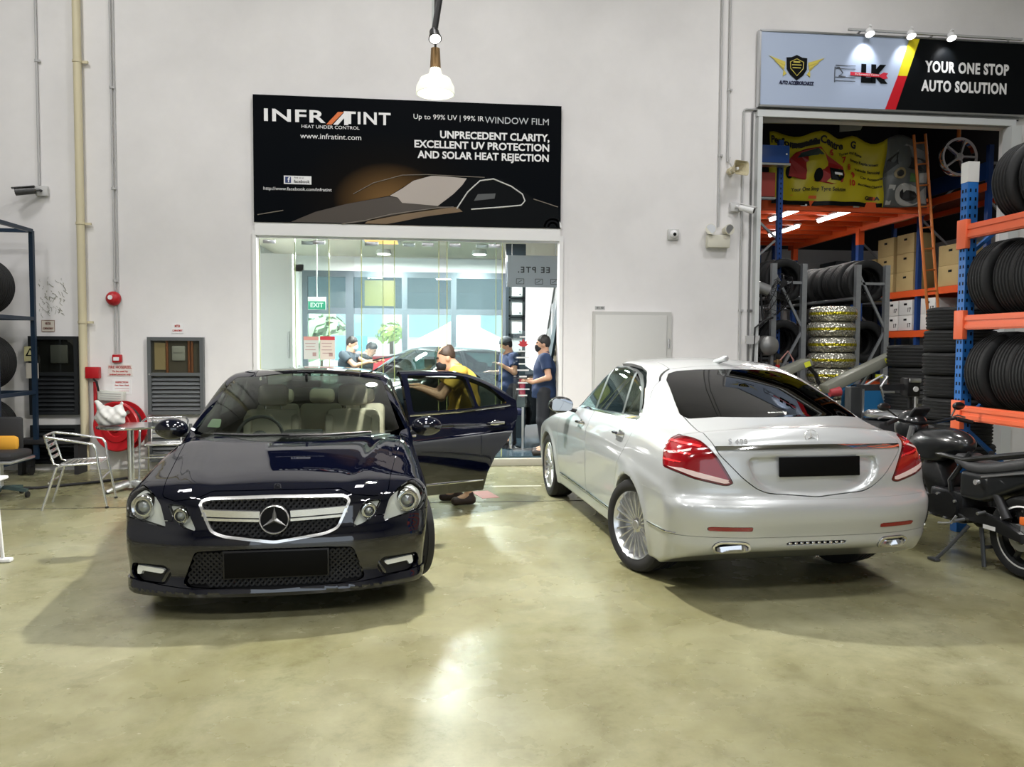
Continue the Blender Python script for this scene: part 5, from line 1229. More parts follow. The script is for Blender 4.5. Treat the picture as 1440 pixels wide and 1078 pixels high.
# ladder
t = thing('ladder', 'orange ladder leaning up to the mezzanine', 'ladder', (0, 0, 0)); P0, P1, Q0, Q1 = (7.90, 11.42, 1.0), (7.60, 11.62, 5.05), (8.18, 11.62, 1.4), (7.90, 11.78, 5.12); orl = mat('ladder_orange', (.55, .16, .03), .45)
P0 = (7.97, 11.30, .02); Q0 = (8.28, 11.50, .02); MB().cyl(P0, P1, .022).build('left_rail', orl, t); MB().cyl(Q0, Q1, .022).build('right_rail', orl, t)
for k in range(15): a = (k + .6) / 15; MB().cyl(Vector(P0).lerp(Vector(P1), a), Vector(Q0).lerp(Vector(Q1), a), .013, n=8).build('rung', orl, t)
# round wheel trim / fan hanging high on the right
t = thing('wheel_display', 'chrome wheel rim hanging high at the right of the store', 'wheel', (8.35, 11.6, 4.72)); b = MB(); X = Matrix.Rotation(PI / 2, 4, 'X'); b.lathe([(.26, -.04), (.30, -.05), (.31, 0), (.30, .05), (.26, .04)], 36, X, True); b.build('rim', M_CHROME, t); b = MB(); [b.bar((.04 * math.cos(k * 1.2566), -.03, .04 * math.sin(k * 1.2566)), (.27 * math.cos(k * 1.2566), -.03, .27 * math.sin(k * 1.2566)), .05, .03) for k in range(5)]; b.cyl((0, -.05, 0), (0, .0, 0), .06); b.build('spokes', M_STEEL, t); MB().cyl((0, 0, .3), (0, 0, .85), .03).build('orange_hanger', orl, t)
# air compressor, fan, red tank at the left jamb
t = thing('air_tank', 'grey steel air tank standing inside the left jamb', 'tank', (4.98, 10.98, 0)); b = MB(); X = Matrix.Translation((0, 0, 1.70)) @ Matrix.Rotation(PI / 2, 4, 'X'); b.lathe([(0, .10), (.10, .09), (.145, .05), (.15, -.15), (.0, -.15)], 32, X); b.build('drum', mat('drum_grey', (.30, .30, .29), .4, .5), t); b = MB(); [b.cyl((x, y, 0), (x * .8, y, 1.62), .018) for x in (-.13, .13) for y in (0, .12)]; b.build('stand', M_TRIM, t)
t = thing('gas_bottle', 'red gas bottle below the round grey tank', 'gas bottle', (5.05, 10.80, 0)); b = MB(); b.lathe([(.0, 0), (.11, 0), (.115, .05), (.115, 1.22), (.09, 1.32), (.03, 1.38), (.03, 1.42), (0, 1.42)], 28); b.build('bottle', M_RED, t); b = MB(); b.cyl((0, 0, 1.42), (0, 0, 1.5), .025); b.bar((-.06, 0, 1.47), (.06, 0, 1.47), .03, .03); b.build('valve', mat('brass_brown', (.25, .15, .06), .4, .5), t); MB().tube([(.03, 0, 1.48), (.14, -.03, 1.62), (.22, -.03, 1.5), (.26, 0, 1.2), (.28, .0, .8)], .012).build('hose', mat('hose_pink', (.50, .25, .22), .5), t)
t = thing('industrial_fan', 'black wall fan with a grey motor beside the left jamb', 'fan', (5.02, 10.92, 2.48)); d = Vector((.75, -.1, -.28)).normalized(); b = MB(); b.cyl(-d * .34, -d * .08, .085, n=24); b.build('motor', mat('motor_grey', (.36, .36, .36), .35, .5), t)
b = MB(); Xf = d.to_track_quat('Z', 'Y').to_matrix().to_4x4()
for r, z in ((.30, 0), (.30, .14), (.22, .19), (.12, .22), (.2, -.04)): b.tube([Xf @ Vector((r * math.cos(a * .2618), r * math.sin(a * .2618), z)) for a in range(24)], .006, 5, True)
for k in range(18): a = k * PI / 9; c, s_ = math.cos(a), math.sin(a); b.tube([Xf @ Vector((.06 * c, .06 * s_, -.05)), Xf @ Vector((.30 * c, .30 * s_, 0)), Xf @ Vector((.30 * c, .30 * s_, .14)), Xf @ Vector((.1 * c, .1 * s_, .22))], .004, 4)
b.build('cage', M_BLACKP, t); b = MB(); [b.add([Xf @ Vector(v) for v in ((.04 * math.cos(k * 2.09), .04 * math.sin(k * 2.09), .05), (.26 * math.cos(k * 2.09 + .35), .26 * math.sin(k * 2.09 + .35), .09), (.26 * math.cos(k * 2.09 - .35), .26 * math.sin(k * 2.09 - .35), .03))], [(0, 1, 2)]) for k in range(3)]; b.build('blades', M_TRIM, t); MB().tube([tuple(-d * .2 + Vector((0, 0, -.08))), (-.15, .0, -.45), (-.33, -.2, -.55), (-.40, -.24, -.62)], .018).build('arm', M_BLACKP, t)
tag(MB().tube([(4.86, 10.58, 2.1), (4.70, 10.53, 2.05), (4.58, 10.54, 1.95), (4.56, 10.54, 1.5), (4.60, 10.54, 1.1), (4.48, 10.54, .6), (4.46, 10.54, .1)], .014).build('cable', M_BLACKP), 'loose black cables hanging down the left shutter jamb', 'cable')
t = thing('jamb_bracket', 'small grey half round bracket fixed on left shutter jamb', 'bracket', (4.55, 10.56, 1.78)); MB().prism([(-.10, .06), (.10, .06), (.09, .0), (.04, -.06), (-.10, -.06)], -.03, 0, 'y').build('plate', M_GREYP, t)
lamp('store_lamp', 'POINT', (10.9, 13.5, 5.6), 40, (1, .95, .9), .3)
# ---------------------------------------------------------------- glass fronted shop
M_SHOPW = mat('shop_white', (.82, .83, .83), .6); M_SLATE = mat('slate_floor', (.05, .085, .11), .22, var=(3, .35)); M_ALU = mat('window_aluminium', (.11, .135, .16), .35, .5)
struct('floor', MB().box((.6, 13.5, .05), (7.4, 5.3, .10)), M_SLATE)
struct('ceiling', MB().box((.6, 13.5, 3.53), (7.4, 5.3, .10)), mat('shop_ceiling', (.78, .74, .60), .7))
struct('wall_left', MB().box((-3.15, 13.5, 1.8), (.1, 5.3, 3.6)), M_SHOPW); struct('wall_right', MB().box((3.35, 13.5, 1.8), (.1, 5.3, 3.6)), mat('shop_dark_wall', (.05, .06, .07), .5))
struct('wall_inner', MB().box((-2.62, 12.0, 1.57), (1.06, .12, 2.94)), M_SHOPW)
t = thing('cupboard_handle', 'long vertical handle at the edge of the white inner wall', 'handle', (-2.15, 11.92, 1.75)); MB().cyl((0, 0, -.28), (0, 0, .12), .012).build('grip', M_STEEL, t); b = MB(); [b.cyl((0, 0, z), (0, .02, z), .008) for z in (-.2, .05)]; b.build('mount', M_STEEL, t)
b = MB(); b.box((.1, 16.05, 3.33), (6.5, .12, .34)); b.box((-2.85, 16.05, 1.7), (.55, .12, 3.2)); b.box((2.45, 16.05, 1.7), (1.7, .12, 3.2)); struct('wall_rear', b, M_SHOPW)
b = MB()
for x, w in ((-2.55, .10), (-1.66, .16), (-.55, .11), (.455, .11), (1.53, .13)): b.box((x, 16.0, 1.64), (w, .12, 3.08))
for z in (3.12, 2.37, .15): b.box((-.5, 16.0, z), (4.2, .10, .12))
w = struct('window_1', b, M_ALU)
up = thin_glass('dusky_glass', (.30, .36, .38)); lo = thin_glass('clear_pane', (.90, .96, .95))
for x0, x1 in ((-2.5, -1.74), (-1.58, -.6), (-.5, .4), (.51, 1.47)):
    MB().box(((x0 + x1) / 2, 16.0, 2.74), (x1 - x0, .008, .66)).build('upper_pane', up, w); MB().box(((x0 + x1) / 2, 16.0, 1.26), (x1 - x0, .008, 2.1)).build('lower_pane', lo, w)
tag(MB().box((-1.05, 15.985, 2.74), (.62, .01, .52)).build('window_poster', mat('poster_olive', (.09, .10, .02), .5)), 'olive green poster on the upper rear window of the shop', 'poster')
# glass front: overlapping sliding panes with green edges
PG = thin_glass('shopfront_glass', (.93, .97, .955)); M_EDGE = mat('glass_edge', (.50, .52, .20), .2, emis=None)
for n, (x0, x1, y, lab) in enumerate(((-2.31, -1.396, 10.74, 'leftmost sliding glass pane of the shop front'), (-1.849, -.671, 10.80, 'second sliding glass pane of the shop front from the left'), (-.953, .095, 10.74, 'middle sliding glass pane of the shop front, above the navy car'), (-.509, .895, 10.80, 'fourth sliding glass pane of the shop front from the left'), (.217, .976, 10.74, 'rightmost sliding glass pane beside the open shop doorway'))):
    t = thing('glass_pane', lab, 'glass door', ((x0 + x1) / 2, y, .10)); w = x1 - x0; MB().box((0, 0, 1.51), (w, .010, 3.0)).build('sheet', PG, t)
    for x in (-w / 2 - .004, w / 2 + .004): MB().box((x, 0, 1.51), (.010, .014, 3.0)).build('edge', M_EDGE, t)
    b = MB(); [b.box((q * w * .36, -.008, 2.96), (.16, .03, .05), bev=.005) for q in (-1, 1)]; b.build('hanger_clamp', M_STEEL, t)
def flyer(label, x, z, w, h, head, body, lines):
    t = thing('flyer', label, 'flyer', (x, 10.728, z)); MB().box((0, 0, 0), (w, .003, h)).build('sheet', body, t); MB().box((0, -.003, h * .42), (w, .003, h * .16)).build('heading', head, t); b = MB()
    for k in range(lines): b.box((-w * .05, -.003, h * (.2 - .14 * k)), (w * (.7 - .12 * (k % 2)), .002, h * .03))
    b.box((w * .22, -.003, -h * .28), (w * .25, .002, w * .25)); b.build('print', mat('print_soft', (.45, .30, .28), .5), t); return t
flyer('pale flyer with pink heading taped on the shop glass', -1.635, 1.63, .20, .31, mat('flyer_pink', (.70, .34, .30), .5), mat('flyer_pale', (.66, .68, .64), .5), 3)
flyer('flyer with red heading on the shop glass, right of the pale one', -1.415, 1.63, .20, .32, mat('flyer_red', (.60, .05, .07), .5), mat('flyer_cream', (.74, .66, .58), .5), 4)
t = thing('exit_sign', 'green and white exit sign hanging inside the shop', 'sign', (-1.81, 12.5, 2.33)); MB().box((0, 0, 0), (.28, .04, .20), bev=.006).build('case', M_WHITE, t); MB().box((0, -.022, -.03), (.27, .004, .125)).build('face', mat('exit_green', (.02, .30, .18), .4, emis=(.03, .45, .28), estr=.5), t); text('lettering', 'EXIT', .10, mat('exit_white', (.8, .9, .85), .4, emis=(.8, 1, .9), estr=.5), t, (0, -.025, -.03), bold=.002, width=.20); MB().cyl((0, 0, .1), (0, 0, 1.15), .008).build('rod', M_GREYP, t)
# framed certificates on the narrow wall, sign reflection built as a board, stairs
struct('wall_pillar', MB().box((1.42, 13.05, 1.75), (.34, .06, 3.3)), mat('pillar_dark', (.03, .045, .055), .4))
for k, (z, lab) in enumerate(((2.63, 'topmost of the four certificates on the dark pillar'), (2.315, 'second certificate from the top on the dark pillar'), (2.00, 'third certificate from the top on the dark pillar'), (1.69, 'lowest of the four certificates on the dark pillar'))):
    t = thing('certificate', 'framed ' + lab, 'certificate', (1.43, 12.99, z), 0, 'framed certificates'); b = MB()
    for q in (-1, 1): b.box((q * .115, 0, 0), (.03, .03, .29)); b.box((0, 0, q * .13), (.26, .03, .03))
    b.build('frame', mat('frame_dark', (.02, .03, .03), .3), t); MB().box((0, .005, 0), (.215, .01, .245)).build('paper', mat('cert_paper', (.66, .72, .72), .4), t); MB().cyl((.06, -.002, -.08), (.06, -.008, -.08), .016, n=12).build('seal', mat('seal_grey', (.15, .2, .2), .4), t)
t = thing('sign_reflection', 'reflection of a sign in the shop glass, built as a mirrored board', 'board', (1.62, 12.2, 2.86)); [MB().cyl((x, 0, .24), (x, 0, .62), .006).build('hanging_wire', M_GREYP, t) for x in (-.35, .35)]; MB().box((0, 0, 0), (.86, .02, .50)).build('sheet', mat('reflection_pale', (.48, .54, .62), .3), t)  # glass reflection of a sign behind the camera, modelled as a solid board
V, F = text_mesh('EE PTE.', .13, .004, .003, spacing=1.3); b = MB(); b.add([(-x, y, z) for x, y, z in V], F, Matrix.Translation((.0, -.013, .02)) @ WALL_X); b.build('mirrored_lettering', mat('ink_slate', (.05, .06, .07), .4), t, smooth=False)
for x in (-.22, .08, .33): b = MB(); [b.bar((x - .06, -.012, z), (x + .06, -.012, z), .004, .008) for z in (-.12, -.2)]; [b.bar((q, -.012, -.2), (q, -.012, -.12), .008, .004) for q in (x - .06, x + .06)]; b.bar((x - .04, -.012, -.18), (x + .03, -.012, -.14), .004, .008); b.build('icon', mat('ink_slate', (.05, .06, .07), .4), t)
t = thing('staircase', 'dark staircase with tan treads at the right inside the shop', 'staircase', (2.35, 13.2, .1)); wood = mat('tread_tan', (.42, .36, .24), .5)
for k in range(12): MB().box((.35, 2.4 - .2 * k, .19 * k + .15), (.9, .28, .05)).build('tread', wood, t); 
for k in range(12): MB().box((.35, 2.28 - .2 * k, .19 * k + .05), (.9, .02, .16)).build('riser', mat('riser_tan', (.30, .27, .20), .5), t)
MB().bar((-.12, 2.5, .05), (-.12, .1, 2.33), .05, .28).build('stringer', mat('stringer_dark', (.03, .05, .06), .4), t); b = MB(); b.bar((-.12, 2.5, .95), (-.12, .1, 3.2), .04, .05); [b.cyl((-.12, 2.4 - .48 * k, .1 + .456 * k), (-.12, 2.4 - .48 * k, 1.0 + .456 * k), .015) for k in range(6)]; b.build('handrail', M_STEEL, t)
MB().prism([(2.5, .3), (.1, 2.5), (.1, 3.1), (2.5, .85)], -.125, -.115, 'x').build('balustrade_glass', thin_glass('smoky', (.35, .45, .48)), t)
# decal lettering on the door glass
t = thing('window_decal', 'white lines and red maple leaf decal on the shop glass', 'decal', (1.37, 11.47, 1.45)); MB().box((0, .012, -.12), (.30, .008, 1.15)).build('pane', PG, t)
for k in range(9): w = .11 + .09 * ((k * 37) % 5) / 4; MB().box((0, 0, .36 - .095 * k - (.12 if k > 0 else 0)), (w, .004, .022)).build('white_line', M_WHITE, t)
MB().prism([(0, .33), (.025, .29), (.06, .30), (.05, .265), (.08, .245), (.04, .22), (.0, .21), (-.04, .22), (-.08, .245), (-.05, .265), (-.06, .30), (-.025, .29)], -.004, 0, 'y').build('maple_leaf', mat('leaf_red', (.5, .03, .04), .4), t); b = MB(); b.bar((0, .012, -.7), (0, .012, -1.35), .03, .03); b.box((0, .012, -1.34), (.3, .2, .02)); b.build('stand', M_STEEL, t)
# stool
t = thing('bar_stool', 'chrome legged dark stool just inside the shop doorway', 'stool', (1.22, 11.75, .10)); b = MB(); b.lathe([(.0, .02), (.17, .0), (.18, .01), (.03, .05), (.02, .5), (.0, .5)], 24); b.build('base', M_CHROME, t); MB().box((0, 0, .56), (.36, .34, .10), bev=.04).build('seat', mat('seat_navy', (.01, .015, .05), .5), t)
# ceiling lamps
for k, (x, y, s) in enumerate(((-1.4, 12.6, 'nearest the exit sign'), (.3, 12.4, 'above the dark car roof'), (-.9, 14.8, 'at the rear left'), (.9, 14.6, 'at the rear right'))):
    t = thing('ceiling_light', 'round shop ceiling lamp ' + s, 'lamp', (x, y, 3.40)); MB().cyl((0, 0, .08), (0, 0, .0), .13, .15, 24).build('housing', M_WHITE, t); MB().cyl((0, 0, -.002), (0, 0, -.012), .12, n=24).build('diffuser', mat('diffuser_glow', (1, 1, 1), .5, emis=(1, 1, .98), estr=9), t)
    lamp('shop_lamp', 'AREA', (x, y, 3.36), 210, (1, 1, .98), .35, (x, y + .01, 0))
t = thing('ceiling_panel', 'glowing amber ceiling panel near the shop front', 'lamp', (-.85, 13.2, 3.455)); MB().box((0, 0, 0), (.55, .9, .04)).build('panel', mat('amber_glow', (.8, .5, .15), .5, emis=(1, .55, .15), estr=1.3), t); b = MB(); [b.box((q * .29, 0, 0), (.03, .96, .05)) for q in (-1, 1)]; b.build('frame', M_WHITE, t)
t = thing('track_light', 'white track with small spotlights under the shop ceiling', 'lamp', (.1, 11.6, 3.38)); MB().box((0, 0, .06), (2.0, .04, .04)).build('track', M_WHITE, t)
for x in (-.9, -.3, .6): MB().cyl((x, 0, .03), (x, -.04, -.10), .035, .045, 16).build('spot', M_STEEL, t)
# chair back chrome loop at the left
t = thing('chrome_chair', 'chrome framed chair behind glass at the left of shop', 'chair', (-1.95, 11.6, .1)); b = MB(); b.tube([(-.2, .2, 0), (-.2, 0, .45), (-.22, .0, .8), (-.15, .0, 1.18), (0, 0, 1.26), (.15, 0, 1.18), (.22, 0, .8), (.2, 0, .45), (.2, .2, 0)], .014); b.tube([(-.2, -.4, 0), (-.2, -.38, .45), (-.2, 0, .45)], .014); b.tube([(.2, -.4, 0), (.2, -.38, .45), (.2, 0, .45)], .014); b.build('frame', M_CHROME, t); MB().box((0, -.2, .47), (.42, .42, .06), bev=.02).build('seat', M_BLACKP, t); MB().box((0, .01, .95), (.36, .03, .30), bev=.01).build('backrest', M_BLACKP, t)
# outside: yard, tent, planting
struct('ground', MB().box((0, 30, -.06), (60, 27.8, .1)), mat('yard_paving', (.62, .63, .62), .8))
t = thing('marquee', 'white pointed marquee tent outside the shop windows', 'tent', (1.0, 27.5, 0)); b = MB(); zz = 1.78
A = [(-1.7, -1.7, zz), (1.7, -1.7, zz), (1.7, 1.7, zz), (-1.7, 1.7, zz)]; n = 8; V = []; F = []
for k in range(n + 1):
    s = 1 - k / n; z = zz + .9 * (k / n) + .12 * (k / n) ** 6; V += [(x * s, y * s, z) for x, y, _ in A]
for k in range(n): F += [(4 * k + i, 4 * k + (i + 1) % 4, 4 * k + 4 + (i + 1) % 4, 4 * k + 4 + i) for i in range(4)]
b.add(V, F); [b.box((0, q * 1.7, zz - .12), (3.4, .02, .25)) for q in (-1, 1)]; [b.box((q * 1.7, 0, zz - .12), (.02, 3.4, .25)) for q in (-1, 1)]; b.build('canopy', mat('canvas_white', (.88, .84, .84), .7), t)
for x in (-1.65, 1.65):
    for y in (-1.65, 1.65): MB().cyl((x, y, 0), (x, y, zz), .04).build('leg', M_WHITE, t)
def bush(name, label, loc, r, col, n, cat):
    b = MB(); g = random.Random(int(loc[0] * 77)); 
    for k in range(n):
        a, e = g.random() * 6.28, math.asin(g.uniform(-.4, 1)); d = Vector((math.cos(a) * math.cos(e), math.sin(a) * math.cos(e), math.sin(e))); p = d * r * g.uniform(.5, 1); s = r * .22; u = d.orthogonal().normalized() * s; v = d.cross(u); b.add([p - u, p + v * .5, p + u, p - v * .5], [(0, 1, 2, 3)])
    t = thing(name, label, cat, loc); b.build('foliage', mat(name + '_leaf' + str(col), col, .6), t, smooth=False, loc=(0, 0, r * 1.1)); MB().cyl((0, 0, 0), (0, 0, r * 1.2), .06).build('stem', mat('bark', (.12, .08, .05), .8), t)
for x, y, r, c, l in ((-4.6, 33, 1.5, (.30, .42, .26), 'pale green tree in the bright yard at left'), (5.4, 34, 1.6, (.28, .40, .26), 'pale green tree in the bright yard at right')): bush('tree', l, (x, y, 0), r, c, 420, 'tree')
bush('shrub', 'low lime green shrub in the yard behind red planter', (-1.1, 21.5, 1.44), .45, (.30, .42, .10), 160, 'shrub')
t = thing('planter', 'red planter box in the yard outside shop windows', 'planter', (-1.1, 21.5, 0)); MB().box((0, 0, .7), (1.1, .4, 1.4), bev=.02).build('box', mat('planter_red', (.55, .06, .08), .5), t); MB().box((0, 0, 1.42), (1.15, .45, .05)).build('rim', M_WHITE, t)
t = thing('blue_sign', 'pale blue board standing in the yard at left', 'sign', (-2.3, 22, 0)); MB().box((0, 0, 1.6), (1.0, .06, .7), bev=.01).build('board', mat('board_blue', (.15, .42, .70), .5), t); b = MB(); [b.cyl((x, 0, 0), (x, 0, 1.3), .03) for x in (-.4, .4)]; b.build('post', M_WHITE, t)
t = thing('office_block', 'pale building across the yard beyond the shop windows', 'building', (0, 40, 0)); MB().box((0, 0, 2.6), (34, 4, 5.2)).build('wall', mat('block_pale', (.70, .75, .78), .7), t); 
for k in range(9): MB().box((-14 + 3.5 * k, -2.02, 2.7), (2.2, .06, 1.2)).build('window', mat('block_glass', (.25, .36, .42), .1), t)
sun = lamp('sun', 'SUN', (0, 20, 20), 14, (1, .97, .92), .01, (1.5, 27, 0)); sun.data.angle = .01

# dark hatchback inside the shop
def build_hatch():
    P = dict(NAVY); P.update(bl=(4.55, 1.05, 3.70, 1.43), ROOF=([1.5, 2.0, 2.6, 3.3, 4.2], [1.40, 1.455, 1.475, 1.46, 1.38]), ZC=([0, .08, .16, .3, .6, .95, 1.25, 1.5, 2.4, 3.4, 4.0, 4.4, 4.87], [.70, .752, .785, .83, .895, .95, .985, 1.0, 1.02, 1.06, 1.09, 1.09, 1.05]))
    root = thing('hatchback_car', 'dark grey hatchback car parked inside the glass shop', 'car', (-1.72, 11.95, .1), R(38), scale=(.92, 1, 1.06)); C = Car(P, root, .032); C.full = C.M
    paint = mat('graphite_paint', (.03, .034, .038), .3, .4, 1., spec=.2); g = thin_glass('hatch_glass', (.45, .55, .55))
    C.put('windscreen', C.take(yz([(-.3, .98), (.72, .99), (.76, 1.05), (.63, 1.36), (.3, 1.41), (-.3, 1.41)], 1.0, 2.5), .001), g, .006)
    C.put('rear_window', C.take(yz([(-.3, 1.10), (.60, 1.12), (.50, 1.39), (-.3, 1.41)], 3.5, 4.8), .001), g, .006)
    for sg in (1, -1):
        for w in ([(1.66, 1.03), (2.42, 1.05), (2.42, 1.39), (2.22, 1.39), (2.0, 1.30)], [(2.52, 1.055), (3.3, 1.085), (3.3, 1.385), (2.52, 1.40)], [(3.38, 1.09), (3.95, 1.13), (3.75, 1.30), (3.38, 1.38)]): C.put('side_window', C.take(xz(w, sg), .001), g, .006)
        strip(C, root, sg, [(1.6, 1.012), (3.95, 1.095)], .012)
        o = C.put('front_door', C.take(xz([(1.30, .30), (1.33, .93), (1.60, 1.0), (2.0, 1.325), (2.2, 1.42), (2.46, 1.43), (2.46, .30)], sg)), paint, .03); o2 = C.put('rear_door', C.take(xz([(2.465, .30), (2.465, 1.43), (3.3, 1.42), (3.62, 1.0), (3.45, .65), (3.28, .30)], sg)), paint, .03)
        door_handle(C, o, (2.25, sg, .88)); door_handle(C, o2, (3.3, sg, .91)); mirror(root, (1.68, sg * 1.0, 1.03), sg, paint)
        C.put('headlamp', C.take(half(yz([(.55, .62), (.84, .68), (.88, .80), (.60, .72)], -.1, .7), sg), .002), M_SILV, .01); C.put('tail_lamp', C.take(half(yz([(.60, .80), (.9, .80), (.9, 1.0), (.62, .98)], 4.4, 5), sg), .002), mat('lamp_red', (.3, .002, .008), .12, 0, 1., emis=(.6, .0, .0), estr=.25), .01)
        for a in (.83, 3.70): wheel(root, (a, sg * .80, .325), sg, .325, .22, 'five')
    C.put('grille', C.take(yz([(-.3, .70), (.40, .70), (.34, .50), (-.3, .48)], -.1, .4), .002), M_BLACKP, .01); C.put('body_panel', C.M, paint, .014, every=True); cabin(root, P, .24); return root
build_hatch()
# ---------------------------------------------------------------- front tyre rack at the right
t = thing('pallet_rack', 'blue and orange pallet rack of tyres at right edge', 'rack', (0, 0, .001))
XF, XB, YE, YN = 4.80, 5.65, 6.50, 2.6
for y in (YE, YN):
    for x in (XF, XB): 
        o = MB().box((x, y, 1.58), (.10, .09, 3.16)).build('post', M_BLUEL, t); MB().box((x, y, 3.24), (.105, .095, .18)).build('post_cap', M_BOXW, o)
        b = MB(); [b.box((x + q * .025, y - .046, .3 + .075 * k), (.014, .004, .03)) for k in range(38) for q in (-1, 1)]; [b.box((x - .051, y + q * .02, .3 + .075 * k), (.004, .014, .03)) for k in range(38) for q in (-1, 1)]; b.build('slot_holes', M_BLACK, o)
    b = MB()
    for k in range(4): za = .25 + .75 * k; b.bar((XF if k % 2 else XB, y, za), (XB if k % 2 else XF, y, za + .72), .04, .03)
    b.build('brace', M_BLUEL, t)
M_OB = mat('beam_orange', (.80, .15, .06), .4)
for z in (2.71, 1.90, 1.09):
    for x in (XF - .02, XB): 
        b = MB(); b.box((x, (YE + YN) / 2, z), (.05, YE - YN, .13)); b.box((x - .02, (YE + YN) / 2, z + .035), (.03, YE - YN, .035)); b.box((x - .02, (YE + YN) / 2, z - .035), (.03, YE - YN, .035)); o = b.build('beam', M_OB, t)
        for y in (YE, YN): MB().box((x - .025, y, z - .02), (.05, .12, .26), bev=.005).build('beam_end', M_OB, o)
for z, lv in ((2.71, 'top'), (1.90, 'middle'), (1.09, 'lower')):
    for k in range(8):
        r = .352 - .004 * (k % 3); tyre('tyre on the %s beam of the right front rack, %s from the blue post' % (lv, ORD[k]), (5.06 + .012 * ((k * 3) % 4) + (.06 if lv == 'top' else 0), 6.27 - .245 * k - (.18 if lv == 'top' else 0), z + .055 + r - .03), r, .235, 'y', 'tyres on the right front rack', .04 * ((k * 5) % 3 - 1))
for k in range(6): tyre('tyre on the floor under the right front rack, %s from the blue post' % ORD[k], (5.18, 6.2 - .25 * k, .345), .34, .235, 'y', 'tyres on the floor under the rack', .03 * (k % 3 - 1))
# tyre stacks beyond the rack
for k in range(9): tyre('tyre in the tall stack beside the blue rack post, %s from the floor' % ORD[k], (5.42 + .015 * ((k * 7) % 3), 7.42 + .012 * (k % 2), .118 + .232 * k), .335, .228, 'z', 'tall tyre stack')
for k in range(6): tyre('tyre in the shorter stack left of tall stack, %s from floor' % ORD[k], (6.27 + .02 * ((k * 5) % 3), 9.32 + .012 * (k % 2), .145 + .285 * k), .40, .28, 'z', 'short tyre stack', 0)
# ---------------------------------------------------------------- tyre fitting machines
def fitting_machine():
    t = thing('wheel_aligner', 'grey and blue wheel lift with a sloping grey arm', 'machine', (5.60, 9.78, 0)); blu = mat('machine_blue', (.02, .13, .30), .35); gr = mat('machine_grey', (.20, .205, .17), .45)
    b = MB(); b.prism([(-.10, .0), (.45, 0), (.42, .85), (.30, 1.18), (-.02, 1.18)], -.16, .16, 'y'); b.build('column', blu, t)
    p, q = Vector((-.42, -.1, 1.12)), Vector((.52, -.1, 1.56)); MB().bar(p, q, .22, .13, bev=.02).build('arm', gr, t); o = MB().bar(p + Vector((.05, 0, -.09)), q + Vector((-.25, 0, -.09)), .20, .05).build('arm_underside', blu, t)
    X = Vector((.42, -.215, 1.52)); MB().bar(X - Vector((.06, 0, .03)), X + Vector((.06, 0, .03)), .006, .09).build('yellow_label', mat('label_lime', (.70, .72, .05), .5), t); MB().cyl((.0, -.02, .95), (.18, -.1, 1.32), .03).build('piston', M_STEEL, t); MB().tube([(.5, -.1, 1.52), (.62, -.1, 1.42), (.66, -.1, 1.30)], .03).build('end_hook', M_BLACKP, t); MB().cyl((-.40, -.20, 1.08), (-.26, -.20, 1.10), .05, .065, 24).build('red_roller', mat('roller_red', (.40, .05, .06), .4), t); MB().box((.15, 0, .02), (.9, .6, .04), bev=.01).build('base', M_TRIM, t); MB().box((.30, -.17, 1.30), (.10, .02, .05)).build('lime_tag', mat('label_lime', (.70, .72, .05), .5), t)
    t = thing('wheel_balancer', 'low machine with a grey sloping head, behind the silver roof', 'machine', (5.02, 10.2, 0)); MB().box((0, 0, .55), (.55, .5, 1.1), bev=.03).build('body', M_TRIM, t); MB().bar((-.28, -.05, 1.30), (.16, -.05, 1.48), .30, .10, bev=.02).build('head', gr, t); MB().bar((.04, -.205, 1.43), (.12, -.205, 1.46), .006, .07).build('yellow_label', mat('label_lime', (.70, .72, .05), .5), t); MB().tube([(.15, -.05, 1.44), (.28, -.05, 1.30), (.34, -.05, 1.15)], .025).build('lever', M_BLACKP, t); MB().cyl((0, 0, 1.1), (-.05, -.05, 1.36), .05).build('neck', M_TRIM, t)
    t = thing('tyre_changer', 'black tyre changing machine with a yellow warning triangle', 'machine', (5.25, 8.37, 0)); MB().box((0, 0, .42), (.62, .70, .84), bev=.03).build('cabinet', M_TRIM, t); b = MB(); b.lathe([(0, .0), (.26, 0), (.27, .03), (.22, .07), (.0, .07)], 32); b.build('turntable', M_STEEL, t, loc=(0, -.02, .88))
    MB().box((-.26, .26, .86), (.16, .14, .70), bev=.01).build('mast', mat('mast_dark', (.025, .027, .028), .4), t); MB().box((-.19, .19, .86), (.02, .03, .66)).build('mast_edge', M_STEEL, t); MB().bar((-.24, .24, 1.20), (.28, .05, 1.22), .07, .07).build('swing_arm', M_BLACKP, t); b = MB(); b.box((.30, .04, 1.22), (.16, .16, .22), bev=.02); b.cyl((.30, .04, 1.1), (.30, .04, .98), .03); b.build('mount_head', M_BLACKP, t); MB().box((.30, -.05, 1.30), (.14, .03, .05), bev=.008).build('head_plate', M_STEEL, t); MB().cyl((.30, -.06, 1.20), (.30, -.075, 1.20), .03, n=16).build('knob', M_WHITE, t); MB().tube([(-.18, .2, 1.22), (.0, .1, 1.36), (.04, .08, 1.34), (-.06, .05, 1.22), (-.04, .03, 1.16), (.1, .03, 1.16)], .013).build('air_line', M_STEEL, t); MB().prism([(.22, .86), (.34, .86), (.28, .98)], -.37, -.352, 'y').build('warning_triangle', mat('label_amber', (.75, .60, .08), .5), t); b = MB(); [b.bar((.42, .1, 1.0 + .1 * k), (.62, .0, 1.02 + .1 * k), .03, .03) for k in range(3)]; b.bar((.62, 0, .7), (.62, 0, 1.24), .03, .03); b.bar((.42, .1, .7), (.42, .1, 1.24), .03, .03); b.build('bead_rack', M_STEEL, t); MB().cyl((-.1, -.37, .12), (-.1, -.45, .10), .05).build('foot_pedal', M_STEEL, t)
fitting_machine()
